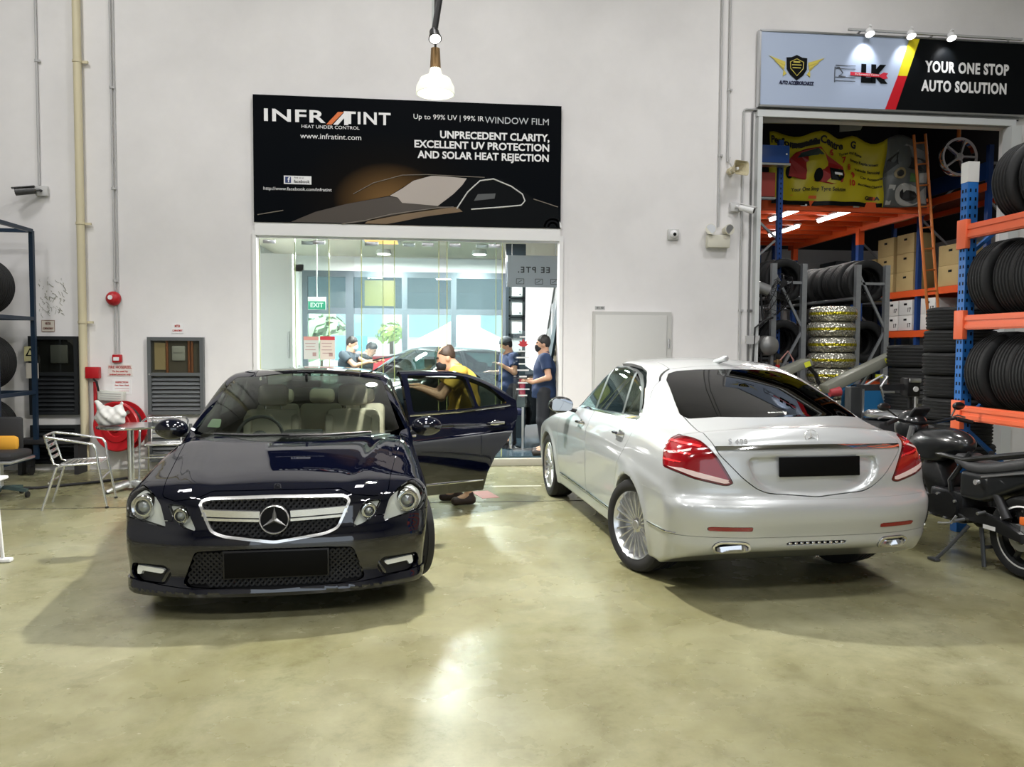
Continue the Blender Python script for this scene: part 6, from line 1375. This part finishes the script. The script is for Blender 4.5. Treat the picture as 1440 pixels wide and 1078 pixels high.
# ---------------------------------------------------------------- black motorcycle, seen from its rear left
def motorcycle():
    t = thing('motorcycle', 'black motorcycle on its stand beside silver car and tyre rack', 'motorcycle', (4.30, 5.08, 0), R(96)); blk = mat('bike_black', (.010, .011, .012), .28, 0, .6); eng = mat('engine_dark', (.035, .036, .038), .35, .6); matt = mat('seat_vinyl', (.035, .036, .038), .55)
    def bwheel(x, nm, w):
        b = MB(); X = Matrix.Translation((x, 0, .305)) @ Matrix.Rotation(PI / 2, 4, 'X'); b.lathe([(.225, -w * .35), (.24, -w * .46), (.275, -w * .5), (.298, -w * .3), (.305, 0), (.298, w * .3), (.275, w * .5), (.24, w * .46), (.225, w * .35)], 48, X, True); o = b.build(nm, M_TYRE2, t)
        b = MB(); b.lathe([(.20, -.035), (.228, -.05), (.228, .05), (.20, .035)], 48, X, True); [b.bar((x + .04 * math.cos(a), 0, .305 + .04 * math.sin(a)), (x + .21 * math.cos(a), 0, .305 + .21 * math.sin(a)), .028, .03, (0, 1, 0)) for a in [k * PI / 3 for k in range(6)]]; b.cyl((x, -.06, .305), (x, .06, .305), .045); b.build('rim', blk, o)
        b = MB(); [b.lathe([(.216, s * .052), (.228, s * .050), (.228, s * .054), (.216, s * .056)], 48, X, True) for s in (-1, 1)]; b.build('rim_stripe', M_WHITE, o)
        b = MB(); b.lathe([(.07, .062), (.115, .062), (.115, .066), (.07, .066)], 32, X, True); b.build('brake_disc', M_STEEL, o); return o
    w = bwheel(0, 'rear_wheel', .14); bwheel(1.32, 'front_wheel', .11); X = Matrix.Translation((0, 0, .305)) @ Matrix.Rotation(PI / 2, 4, 'X')
    b = MB(); b.lathe([(.05, -.075), (.10, -.075), (.10, -.068), (.05, -.068)], 32, X, True); b.cyl((0, .09, .305), (0, -.09, .305), .02); b.build('sprocket', M_STEEL, w); MB().box((-.02, .075, .43), (.05, .02, .06), bev=.01).build('orange_caliper', mat('caliper_orange', (.55, .12, .02), .4), w)
    for s in (-1, 1): b = MB(); b.prism([(-.06, .28), (-.05, .34), (.12, .40), (.40, .44), (.52, .42), (.52, .34), (.30, .34), (.10, .30)], s * .085, s * .125, 'y'); b.build('swingarm', eng, t)
    MB().box((.22, .128, .33), (.11, .004, .03)).build('white_label', M_WHITE, t)
    b = MB(); b.bar((.0, .07, .36), (.42, .07, .40), .02, .06); b.build('chain_guard', blk, t)
    b = MB(); b.box((.66, 0, .42), (.36, .26, .26), bev=.04); b.cyl((.62, -.15, .42), (.62, .16, .42), .11); b.cyl((.75, -.15, .40), (.75, .15, .40), .09); b.bar((.78, 0, .5), (.92, 0, .74), .20, .22, bev=.03); b.build('engine', eng, t)
    b = MB(); [b.cyl((x, .155, z), (x, .172, z), .012, n=10) for x, z in ((.52, .47), (.70, .5), (.62, .32), (.78, .32), (.82, .48))]; b.build('engine_bolts', M_SATIN, t)
    b = MB(); b.tube([(.45, .10, .86), (.62, .12, .62), (.58, .12, .38), (.42, .11, .34)], .02); b.tube([(.45, -.10, .86), (.62, -.12, .62), (.58, -.12, .38), (.42, -.11, .34)], .02); b.tube([(1.06, .04, .90), (.85, .12, .82), (.5, .11, .80), (-.05, .09, .92)], .02); b.tube([(1.06, -.04, .90), (.85, -.12, .82), (.5, -.11, .80), (-.05, -.09, .92)], .02); b.build('frame', blk, t)
    def tank(x, y, z):
        p = np.stack([x, np.abs(y), z], -1); d = ellipsoid(p, (.80, 0, .90), (.26, .15, .12)); d = smin(d, ellipsoid(p, (.95, .08, .80), (.20, .08, .16)), .06); return smax(d, .74 - z, .03)
    V, T = sdf_mesh(tank, (.4, -.25, .6), (1.25, .25, 1.15), .014); obj('fuel_tank', V, T, blk, t)
    def st(x, y, z):
        p = np.stack([x, y, z], -1); y2 = np.abs(y); top = .80 + .16 * np.clip((.35 - x) / .6, 0, 1) ** 1.3 + .05 * np.clip((x - .45) / .15, 0, 1); w = .075 + .055 * np.clip((x + .3) / .5, 0, 1); d = smax(y2 - w, np.maximum(z - top, top - .09 - z), .05); return smax(d, np.maximum(x - .60, -.32 - x), .04)
    V, T = sdf_mesh(st, (-.4, -.2, .6), (.7, .2, 1.1), .013); obj('seat', V, T, matt, t)
    def tail(x, y, z):
        y2 = np.abs(y); top = .72 + .19 * np.clip((.35 - x) / .7, 0, 1) ** 1.2; w = .06 + .075 * np.clip((x + .35) / .6, 0, 1); bot = top - .06 - .16 * np.clip((x + .3) / .6, 0, 1); d = smax(y2 - w, np.maximum(z - top, bot - z), .04); return smax(d, np.maximum(x - .52, -.40 - x), .04)
    V, T = sdf_mesh(tail, (-.5, -.22, .4), (.62, .22, 1.05), .013); tl = obj('tail_fairing', V, T, blk, t); MB().bar((-.12, .115, .80), (.30, .135, .70), .012, .014).build('fairing_line', M_STEEL, tl); MB().box((-.405, 0, .86), (.02, .10, .04), bev=.008).build('tail_light', mat('lamp_red', (.3, .002, .008), .12, 0, 1.), tl)
    b = MB(); b.tube([(-.30, 0, .80), (-.42, 0, .62), (-.46, 0, .50)], .02); b.box((-.47, 0, .50), (.02, .16, .14)); b.build('mudguard_bracket', blk, tl)
    for s in (-1, 1): MB().tube([(1.09, s * .09, 1.0), (1.32, s * .09, .30)], [.026, .022]).build('fork_leg', M_STEEL, t)
    b = MB(); b.tube([(1.0, .40, 1.04), (1.05, .30, 1.07), (1.08, .10, 1.03), (1.08, -.10, 1.03), (1.05, -.30, 1.07), (1.0, -.40, 1.04)], .013); hb = b.build('handlebar', blk, t)
    for s in (-1, 1):
        MB().cyl((1.0, s * .42, 1.035), (1.035, s * .30, 1.065), .019).build('grip', M_BLACKP, hb); MB().tube([(1.05, s * .27, 1.08), (1.10, s * .36, 1.09), (1.09, s * .43, 1.07)], .007).build('brake_lever', M_STEEL, hb); b = MB(); b.tube([(1.06, s * .26, 1.08), (1.10, s * .34, 1.15)], .007); b.sphere((1.10, s * .37, 1.17), (.018, .065, .035)); b.build('mirror', blk, hb)
    def hl(x, y, z): return smax(ellipsoid(np.stack([x, y, z], -1), (1.22, 0, .98), (.14, .13, .15)), x - 1.31, .02)
    V, T = sdf_mesh(hl, (1.0, -.2, .78), (1.42, .2, 1.18), .014); obj('headlamp_cowl', V, T, blk, t); MB().box((1.12, 0, 1.12), (.03, .16, .10), ry=-.7, bev=.02).build('instrument', M_BLACKP, t)
    b = MB(); b.prism([(1.12, .60), (1.45, .60), (1.60, .40), (1.55, .42), (1.40, .63), (1.32, .65), (1.15, .62)], -.06, .06, 'y'); b.build('front_mudguard', blk, t)
    b = MB(); b.tube([(.72, -.12, .34), (.62, -.16, .26), (.3, -.19, .26), (.1, -.20, .34), (-.12, -.20, .42)], [.025, .03, .045, .055, .05], 12); b.build('exhaust', eng, t); b = MB(); [b.cyl((.46, s * .13, .34), (.46, s * .22, .33), .014) for s in (-1, 1)]; [b.cyl((.26, s * .13, .44), (.26, s * .20, .43), .012) for s in (-1, 1)]; b.build('footpegs', M_STEEL, t); MB().tube([(.50, .16, .36), (.52, .19, .30), (.60, .19, .28), (.66, .18, .27)], .010).build('gear_lever', M_STEEL, t)
    b = MB(); b.tube([(.42, .12, .30), (.50, .24, .10), (.54, .30, .015)], .014); b.box((.55, .31, .012), (.09, .05, .02), bev=.006); b.build('side_stand', mat('stand_grey', (.08, .085, .09), .4, .5), t); b = MB(); [b.tube([(.34, s * .08, .30), (.26, s * .12, .02)], .016) for s in (-1, 1)]; b.bar((.30, -.10, .16), (.30, .10, .16), .025, .02); b.build('centre_stand', mat('stand_grey', (.08, .085, .09), .4, .5), t)
    MB().tube([(.10, .09, .42), (.26, .10, .70)], [.035, .028], 12).build('shock_absorber', eng, t); MB().cyl((.30, .16, .66), (.30, .19, .66), .02, n=12).build('reflector_bolt', M_SATIN, t)
motorcycle()
# ---------------------------------------------------------------- cafe table and chairs by the wall
M_ALUM = mat('chair_aluminium', (.78, .79, .79), .22, .9)
t = thing('bistro_table', 'round steel bistro table with a white plastic bag on it', 'table', (-3.42, 9.14, 0)); b = MB(); b.lathe([(0, .715), (.33, .715), (.345, .72), (.35, .735), (.34, .745), (0, .745)], 48); b.build('table_top', mat('table_steel', (.72, .73, .73), .12, .95), t); MB().cyl((0, 0, .05), (0, 0, .715), .035, n=24).build('column', M_ALUM, t)
b = MB()
for k in range(4): a = PI / 4 + k * PI / 2 + .2; b.tube([(.03 * math.cos(a), .03 * math.sin(a), .075), (.18 * math.cos(a), .18 * math.sin(a), .05), (.31 * math.cos(a), .31 * math.sin(a), .022)], [.04, .034, .022], 10)
b.cyl((0, 0, .03), (0, 0, .10), .06); b.build('base', mat('base_cast', (.62, .63, .64), .35, .8), t); b = MB(); [b.cyl((.30 * math.cos(PI / 4 + k * PI / 2 + .2), .30 * math.sin(PI / 4 + k * PI / 2 + .2), 0), (.30 * math.cos(PI / 4 + k * PI / 2 + .2), .30 * math.sin(PI / 4 + k * PI / 2 + .2), .012), .022) for k in range(4)]; b.build('feet', M_BLACKP, t)
def bistro_chair(label, loc, rz):
    t = thing('bistro_chair', label, 'chair', loc, rz, 'bistro chairs'); r = .0125
    for s in (-1, 1):
        # front leg rising into the arm and sweeping round the back
        MB().tube([(.29, s * .27, 0), (.22, s * .265, .42), (.20, s * .265, .60), (.17, s * .265, .655), (.10, s * .265, .67), (-.10, s * .262, .71), (-.25, s * .23, .735)], r, 10).build('arm_leg', M_ALUM, t); MB().tube([(-.30, s * .22, 0), (-.17, s * .20, .42), (-.10, s * .20, .445), (.22, s * .20, .455)], r, 10).build('rear_leg', M_ALUM, t); MB().cyl((.29, s * .27, 0), (.288, s * .27, .02), .017).build('foot_cap', M_BLACKP, t)
    b = MB(); b.tube([(-.25, -.23, .735), (-.275, -.18, .74), (-.28, 0, .742), (-.275, .18, .74), (-.25, .23, .735)], r, 10); [b.tube([(-.275, s * .17, .735), (-.20, s * .17, .46), (-.15, s * .17, .44)], .010) for s in (-1, 1)]; b.build('back_frame', M_ALUM, t)
    for k in range(4): z = .69 - .058 * k; x = -.272 + .016 * k; MB().bar((x, -.17, z), (x, .17, z), .008, .036, (0, 0, 1), bev=.003).build('back_slat', M_ALUM, t)
    for k in range(7): x = -.12 + .052 * k; MB().bar((x, -.20, .452), (x, .20, .452), .040, .008, bev=.003).build('seat_slat', M_ALUM, t)
    [MB().tube([(x, -w, z), (x, w, z)], q).build('cross_bar', M_ALUM, t) for x, w, z, q in ((.225, .20, .455, r), (-.24, .21, .27, .009), (.24, .26, .30, .009))]; return t
bistro_chair('aluminium slatted armchair left of the bistro table, seen from its back', (-3.62, 8.32, 0), .22)
bistro_chair('aluminium armchair behind the bistro table, partly hidden by the navy car', (-3.28, 9.86, 0), -PI / 2 + .25)
def bag(x, y, z):
    p = np.stack([x, y, z], -1); d = ellipsoid(p, (0, 0, .10), (.17, .11, .12)); d = smin(d, capsule(p, (-.08, 0, .16), (-.13, 0, .27), .05, .03), .05); d = smin(d, capsule(p, (.08, 0, .16), (.12, .01, .25), .035, .018), .05); d = d + .010 * np.sin(34 * x + 20 * z) * np.sin(27 * z - 9 * y) + .006 * np.sin(70 * x) * np.sin(61 * z); return smax(d, .004 - z, .01)
V, T = sdf_mesh(bag, (-.25, -.18, -.02), (.25, .18, .36), .011); o = obj('plastic_bag', V, T, mat('bag_plastic', (.72, .72, .69), .35, trans=.25), None); o.location = (-3.60, 9.05, .746); tag(o, 'crumpled white plastic bag standing on the bistro table', 'bag')
# ---------------------------------------------------------------- tyre cage at the left edge
t = thing('tyre_cage', 'tall dark blue wheeled tyre cage at the left edge', 'cage', (-5.62, 9.95, 0)); ck = mat('cage_blue', (.012, .028, .055), .4)
xs, ys, zt_ = (-.75, .62), (-.50, .35), 3.08
b = MB()
for x in xs:
    for y in ys: MB().box((x, y, .2 + (zt_ - .2) / 2), (.05, .05, zt_ - .2)).build('post', ck, t)
for z in (.24, 1.05, 1.98, zt_):
    for y in ys: MB().bar((xs[0], y, z), (xs[1], y, z), .045, .045).build('rail', ck, t)
    for x in xs: MB().bar((x, ys[0], z), (x, ys[1], z), .045, .045).build('rail', ck, t)
MB().bar((.1, ys[0], zt_), (.1, ys[0], .24), .04, .04).build('post', ck, t)
for x in (-.7, .57):
    for y in (-.45, .30): b = MB(); b.cyl((x - .02, y, .07), (x + .02, y, .07), .07, n=20); b.box((x, y, .16), (.08, .06, .10)); b.build('caster', M_BLACKP, t)
for z, lv in ((.27, 'bottom'), (1.075, 'second'), (2.005, 'top')):
    for k in range(3): tyre('tyre on the %s level of the left cage, %s from the front' % (lv, ORD[k]), (-5.44 - .03 * k, 9.60 + .25 * k, z + .36), .352, .235, 'y', 'tyres in the left cage', 0)
# office chair and the white stand at the edge
t = thing('office_chair', 'black office chair with orange cushion cut by the left edge', 'chair', (-4.62, 8.75, 0)); 
MB().box((0, 0, .47), (.46, .46, .09), bev=.04).build('seat', M_TRIM, t); MB().box((0, -.02, .415), (.50, .50, .03), bev=.01).build('seat_pan', M_STEEL, t); MB().cyl((0, 0, .10), (0, 0, .42), .03).build('gas_lift', M_STEEL, t); b = MB()
for k in range(5): a = k * 1.2566; b.bar((0, 0, .12), (.27 * math.cos(a), .27 * math.sin(a), .08), .04, .035)
b.build('base', mat('base_green', (.05, .08, .08), .4), t)
for k in range(5): a = k * 1.2566; b = MB(); c = Vector((.27 * math.cos(a), .27 * math.sin(a), .035)); b.cyl(c + Vector((.012, 0, 0)), c - Vector((.012, 0, 0)), .035, n=16); b.build('caster', M_BLACKP, t)
MB().box((-.05, .20, .68), (.38, .06, .36), bev=.03).build('backrest', M_TRIM, t); MB().box((-.02, .12, .58), (.30, .10, .16), bev=.05).build('orange_cushion', mat('cushion_amber', (.65, .32, .03), .7), t)
t = thing('white_stand', 'slim white floor stand leg cut by the left edge', 'stand', (-3.225, 6.15, 0)); b = MB(); b.bar((-.02, 0, .02), (-.06, 0, .62), .022, .022, bev=.006); b.build('leg', M_WHITE, t); MB().box((-.01, 0, .018), (.11, .06, .03), bev=.01).build('foot', M_WHITE, t); MB().box((-.25, 0, .63), (.42, .30, .025), bev=.008).build('top', M_WHITE, t); MB().box((-.42, 0, .31), (.03, .03, .62)).build('leg', M_WHITE, t)
P = [(-5.3, 9.15, .016), (-4.9, 9.25, .016), (-4.5, 9.25, .016), (-3.95, 9.62, .016), (-3.7, 9.9, .016)]; tag(MB().tube(P, .016).build('floor_hose', mat('hose_black', (.02, .02, .022), .6)), 'black rubber hose lying on the floor by tyre cage', 'hose')
# dark car wheel and seat shapes etc. behind the reel
t = thing('bench', 'dark low bench against wall between cage and table', 'bench', (-4.85, 10.40, 0)); MB().box((0, 0, .42), (.80, .30, .06), bev=.01).build('seat', M_TRIM, t); [MB().box((x, 0, .195), (.05, .26, .39)).build('leg', M_TRIM, t) for x in (-.34, .34)]
# ---------------------------------------------------------------- people
M_SKIN = mat('skin', (.50, .29, .19), .5); M_HAIR = mat('hair_black', (.008, .007, .007), .5); M_MASK = mat('mask_black', (.01, .01, .012), .7)
def person(name, label, loc, rz, J, shirt, trousers, sleeve=.55, short=False, hair='full', mask=M_MASK, shoe=None, hem=.86, haircol=None, h=.0125, cap=None):
    """J: joints in metres, figure looks along -x before turning. keys: head neck chest waist pelvis, and l_/r_ shoulder elbow wrist tip hip knee ankle toe"""
    J = {k: np.array(v, float) for k, v in J.items()}; t = thing(name, label, 'person', loc, rz); fd = J.get('face', np.array([-1., 0, 0])); fd = fd / np.linalg.norm(fd); up = J['head'] - J['neck']; up = up / np.linalg.norm(up)
    up = up - fd * (up @ fd) * .6; up /= np.linalg.norm(up); sd = np.cross(up, fd); sd /= np.linalg.norm(sd); hc = J['head']
    def HP(f, s, u): return hc + fd * f + sd * s + up * u
    def headframe(p): q = p - hc; return np.stack([q @ fd, q @ sd, q @ up], -1)
    def body(x, y, z):
        p = np.stack([x, y, z], -1); q = headframe(p)
        d = ellipsoid(q, (-.005, 0, .025), (.095, .075, .105)); d = smin(d, ellipsoid(q, (.02, 0, -.055), (.068, .056, .075)), .04)
        d = smin(d, capsule(q, (.085, 0, .01), (.102, 0, -.03), .012, .016), .02)          # nose
        for s in (-1, 1): d = smin(d, ellipsoid(q, (-.01, s * .076, -.01), (.022, .012, .032)), .012)
        d = smin(d, capsule(q, (.078, -.02, -.068), (.078, .02, -.068), .010, .010), .012)   # lips
        d = smin(d, capsule(p, J['neck'], HP(-.02, 0, -.05), .055, .052), .03)
        d = smin(d, capsule(p, J['neck'], J['chest'], .07, .125), .07); d = smin(d, capsule(p, J['chest'], J['waist'], .13, .125), .06); d = smin(d, capsule(p, J['waist'], J['pelvis'], .125, .14), .06)
        for s in 'lr':
            S, E, W = J[s + '_shoulder'], J[s + '_elbow'], J[s + '_wrist']
            d = smin(d, capsule(p, J['chest'] * .45 + J['neck'] * .55, S, .07, .062), .06); d = smin(d, capsule(p, S, E, .055, .042), .03); d = smin(d, capsule(p, E, W, .042, .027), .02)
            T = J[s + '_tip']; a = (T - W); L = np.linalg.norm(a); a = a / L; n = np.cross(a, np.array([0, 0, 1.])); n = n / max(np.linalg.norm(n), 1e-6); u = np.cross(n, a)
            palm = W + a * .05; d = smin(d, np.minimum(capsule(p, W, palm + n * .018, .026, .024), capsule(p, W, palm - n * .018, .026, .024)), .02)
            for i, (o, ln) in enumerate(((-.033, .068), (-.011, .08), (.011, .075), (.032, .058))):
                b0 = W + a * .085 + n * o; b1 = b0 + a * ln * .5 - u * .006; b2 = b1 + a * ln * .42 - u * .022; d = smin(d, np.minimum(capsule(p, b0 - a * .03, b1, .0105, .009), capsule(p, b1, b2, .009, .0075)), .006)
            d = smin(d, capsule(p, W + a * .03 + n * .03, W + a * .085 + n * .055 - u * .02, .013, .009), .012)
            H, K, A, TT = J[s + '_hip'], J[s + '_knee'], J[s + '_ankle'], J[s + '_toe']
            d = smin(d, capsule(p, H, K, .092, .058), .05); d = smin(d, capsule(p, K, K * .55 + A * .45, .056, .056), .03); d = smin(d, capsule(p, K * .55 + A * .45, A, .056, .036), .03); d = smin(d, capsule(p, A, TT, .04, .034), .03)
        return d
    P = np.array([v for k, v in J.items() if k != 'face']); lo = P.min(0) - .2; hi = P.max(0) + .22; lo[2] = -.02; lo = tuple(lo); hi = tuple(hi)
    V, T = sdf_mesh(body, lo, hi, h); o = obj('body', V, T, M_SKIN, t)
    hemv = J['pelvis'] + (J['pelvis'] - J['waist']) * hem
    ax = (J['waist'] - J['pelvis']); ax = ax / np.linalg.norm(ax)
    def shirt_f(x, y, z):
        p = np.stack([x, y, z], -1)
        d = capsule(p, J['chest'], J['waist'], .152, .150); d = smin(d, capsule(p, J['neck'], J['chest'], .078, .145), .07); d = smin(d, capsule(p, J['waist'], J['pelvis'], .150, .165), .06); d = smin(d, capsule(p, J['pelvis'], hemv, .165, .17), .04)
        for s in 'lr':
            S, E = J[s + '_shoulder'], J[s + '_elbow']; d = smin(d, capsule(p, J['chest'] * .45 + J['neck'] * .55, S, .085, .08), .06); e = S + (E - S) * sleeve
            a = (E - S) / np.linalg.norm(E - S); d = smin(d, smax(capsule(p, S, e + a * .08, .078, .074), (p - e) @ a, .012), .03)
        d = d + .006 * np.sin(38 * p[..., 2] + 9 * p[..., 0] + 5 * np.sin(13 * p[..., 1])) * np.clip((J['chest'][2] - p[..., 2]) / .2, 0, 1)
        d = smax(d, -((p - hemv) @ ax), .012); return smax(d, (p - (J['neck'] + ax * .045)) @ ax, .02)
    V, T = sdf_mesh(shirt_f, lo, hi, h); so = obj('shirt', V, T, shirt, t)
    V, T = sdf_mesh(lambda x, y, z: smax(smax(capsule(np.stack([x, y, z], -1), J['neck'] - ax * .02, J['neck'] + ax * .05, .085, .074), -capsule(np.stack([x, y, z], -1), J['neck'] - ax * .1, J['neck'] + ax * .15, .062, .060), .008), (np.stack([x, y, z], -1) - (J['neck'] + ax * .06)) @ ax, .008), lo, hi, h * .8); obj('collar', V, T, shirt, so)
    def tr_f(x, y, z):
        p = np.stack([x, y, z], -1); d = capsule(p, J['pelvis'], J['pelvis'] + ax * .08, .155, .145)
        for s in 'lr':
            H, K, A = J[s + '_hip'], J[s + '_knee'], J[s + '_ankle']; d = smin(d, capsule(p, H, K, .108, .085), .05)
            if not short: d = smin(d, capsule(p, K, A, .082, .068), .03)
        if short: kz = (J['l_knee'][2] + J['r_knee'][2]) / 2; d = smax(d, kz - .02 - p[..., 2], .012)
        else: d = smax(d, .07 - p[..., 2], .01)
        return d
    V, T = sdf_mesh(tr_f, lo, hi, h); obj('shorts' if short else 'trousers', V, T, trousers, t)
    for s in 'lr':
        A, TT = J[s + '_ankle'], J[s + '_toe']
        def sh(x, y, z):
            p = np.stack([x, y, z], -1); heel = A - (TT - A) / np.linalg.norm(TT - A) * .03; heel = np.array([heel[0], heel[1], .05]); d = capsule(p, heel, np.array([TT[0], TT[1], .045]), .046, .044); d = smin(d, capsule(p, np.array([A[0], A[1], .06]), A + np.array([0, 0, .01]), .05, .046), .03); return smax(d, .004 - z, .006)
        q = np.minimum(A, TT) - .1; q2 = np.maximum(A, TT) + .1; q[2] = -.02; V, T = sdf_mesh(sh, tuple(q), tuple(q2), .011); obj('shoe', V, T, shoe or mat('shoe_dark', (.03, .025, .022), .5), t)
    def hair_f(x, y, z):
        q = headframe(np.stack([x, y, z], -1)); d = ellipsoid(q, (-.008, 0, .03), (.105, .084, .112)); d = d + .003 * np.sin(90 * q[..., 0]) * np.sin(80 * q[..., 1])
        cut = .008 - .85 * (.02 - q[..., 0]) - q[..., 2] if hair != 'thin' else np.maximum(.02 - .75 * (.0 - q[..., 0]) - q[..., 2], -.1)
        d = smax(d, np.minimum(cut, .5), .012)
        if hair == 'thin': d = smax(d, -(ellipsoid(q, (.03, 0, .125), (.085, .05, .06))), .01)
        return smax(d, -.085 - q[..., 2], .01)
    bb = (tuple(hc - .16), tuple(hc + .17)); V, T = sdf_mesh(hair_f, *bb, .007); obj('hair', V, T, haircol or M_HAIR, t)
    if mask:
        def mk(x, y, z): q = headframe(np.stack([x, y, z], -1)); d = smin(ellipsoid(q, (.02, 0, -.05), (.078, .064, .082)), ellipsoid(q, (.092, 0, -.03), (.024, .03, .05)), .04); d = smax(d, q[..., 2] + .004, .008); return smax(d, .012 - q[..., 0], .008)
        V, T = sdf_mesh(mk, *bb, .006); m_ = obj('face_mask', V, T, mask, t); b = MB()
        for s in (-1, 1): b.tube([tuple(HP(.02, s * .070, -.03)), tuple(HP(-.02, s * .085, .0))], .003, 5)
        b.build('ear_loop', mask, m_)
    b = MB()
    for s in (-1, 1): b.sphere(tuple(HP(.083, s * .031, .022)), .011)
    b.build('eyes', mat('eye_dark', (.03, .02, .015), .2), o)
    if cap:
        V, T = sdf_mesh(lambda x, y, z: smax(ellipsoid(headframe(np.stack([x, y, z], -1)), (-.008, 0, .04), (.112, .090, .112)), .055 - headframe(np.stack([x, y, z], -1))[..., 2], .01), *bb, .007); obj('cap', V, T, cap, t)
    return t
def stand(**k):
    J = dict(head=(-.02, 0, 1.60), neck=(.0, 0, 1.44), chest=(.01, 0, 1.25), waist=(.0, 0, 1.05), pelvis=(.0, 0, .93), l_shoulder=(.01, .17, 1.40), r_shoulder=(.01, -.17, 1.40), l_elbow=(.03, .24, 1.13), r_elbow=(.03, -.24, 1.13), l_wrist=(-.1, .22, .92), r_wrist=(-.1, -.22, .92), l_tip=(-.18, .2, .78), r_tip=(-.18, -.2, .78),
        l_hip=(0, .09, .90), r_hip=(0, -.09, .90), l_knee=(-.02, .10, .50), r_knee=(-.02, -.10, .50), l_ankle=(.02, .10, .10), r_ankle=(.02, -.10, .10), l_toe=(-.13, .12, .045), r_toe=(-.13, -.12, .045)); J.update(k); return J
navy_s = mat('polo_navy', (.012, .03, .085), .75, bump=(90, .2)); yel = mat('polo_yellow', (.62, .40, .06), .75, bump=(90, .2)); grey_s = mat('shirt_slate', (.05, .07, .09), .75); dk = mat('trousers_dark', (.012, .014, .02), .7)
# man in yellow leaning behind the open car door
J = stand(head=(-.19, .0, 1.535), neck=(-.10, 0, 1.425), chest=(-.02, 0, 1.28), waist=(.01, 0, 1.06), face=(-.95, -.1, -.22), l_shoulder=(-.07, .17, 1.395), r_shoulder=(-.06, -.17, 1.395), l_elbow=(-.27, .17, 1.16), r_elbow=(-.25, -.2, 1.14), l_wrist=(-.47, .08, 1.24), r_wrist=(-.45, -.10, 1.22), l_tip=(-.60, .05, 1.27), r_tip=(-.58, -.08, 1.25), l_ankle=(-.06, .10, .10), l_knee=(-.05, .1, .5), l_toe=(-.21, .12, .045), r_ankle=(.05, -.10, .10), r_toe=(-.10, -.13, .045))
person('person', 'man in a yellow shirt and black mask leaning behind open car door', (.34, 8.12, 0), .05, J, yel, mat('shorts_grey', (.09, .09, .085), .7), .6, True, 'thin', haircol=mat('hair_thin', (.045, .028, .018), .6), shoe=mat('shoe_brown', (.035, .020, .018), .5))
# man in the navy polo in the doorway
J = stand(l_elbow=(.05, .24, 1.12), l_wrist=(-.17, .22, 1.07), l_tip=(-.33, .20, 1.10), r_elbow=(.06, -.26, 1.13), r_wrist=(-.17, -.25, 1.06), r_tip=(-.33, -.22, 1.10))
t = person('person', 'man in navy polo shirt and black mask standing in the shop doorway', (1.62, 11.0, .10), -.12, J, navy_s, dk, .6)
tag(MB().box((1.28, 10.78, 1.215), (.13, .07, .012), bev=.004).build('mobile_phone', M_BLACKP), 'dark mobile phone held by the man in the doorway', 'phone')
# three people round the dark car
J = stand(head=(-.08, 0, 1.59), neck=(-.05, 0, 1.45), r_elbow=(-.25, -.22, 1.27), r_wrist=(-.48, -.16, 1.31), r_tip=(-.64, -.12, 1.33), l_elbow=(-.2, .2, 1.22), l_wrist=(-.42, .15, 1.28), l_tip=(-.57, .12, 1.30), face=(-.95, 0, -.2))
person('person', 'person in slate shirt and pale mask reaching over the windscreen', (-1.45, 13.6, .10), PI - .25, J, grey_s, dk, .5, mask=mat('mask_pale', (.45, .58, .60), .7), h=.015)
J2 = stand(head=(-.16, 0, 1.50), neck=(-.09, 0, 1.38), chest=(-.03, 0, 1.22), face=(-.8, 0, -.5)); person('person', 'dark haired person half hidden behind the one in slate', (-1.25, 14.3, .10), PI - .3, J2, mat('shirt_charcoal', (.03, .035, .04), .7), dk, .6, mask=None, h=.016)
J3 = stand(head=(-.05, 0, 1.58), r_elbow=(-.02, -.25, 1.16), r_wrist=(-.20, -.18, 1.27), r_tip=(-.32, -.12, 1.34), l_elbow=(-.03, .24, 1.14), l_wrist=(-.22, .16, 1.15), l_tip=(-.35, .12, 1.18), face=(-.9, .25, -.3)); person('person', 'man in grey cap and navy shirt beside the dark hatchback', (1.22, 12.15, .10), .35, J3, navy_s, dk, .6, mask=mat('mask_pale', (.45, .58, .60), .7), cap=mat('cap_slate', (.06, .075, .085), .8), h=.015)
t = thing('squeegee', 'long dark squeegee held over the hatchback windscreen', 'squeegee', (-.62, 13.35, 1.50), rot=(0, -.22, -.1)); MB().bar((-.4, 0, 0), (.42, 0, .0), .03, .03, bev=.006).build('handle', M_BLACKP, t); MB().box((.42, 0, 0), (.04, .26, .05), bev=.006).build('blade', M_TRIM, t)
tag(MB().box((1.42, 12.02, 1.02), (.10, .14, .30), bev=.04).build('red_pouch', mat('pouch_red', (.55, .03, .08), .6)), 'small red pouch at the hip of the man in cap', 'pouch')
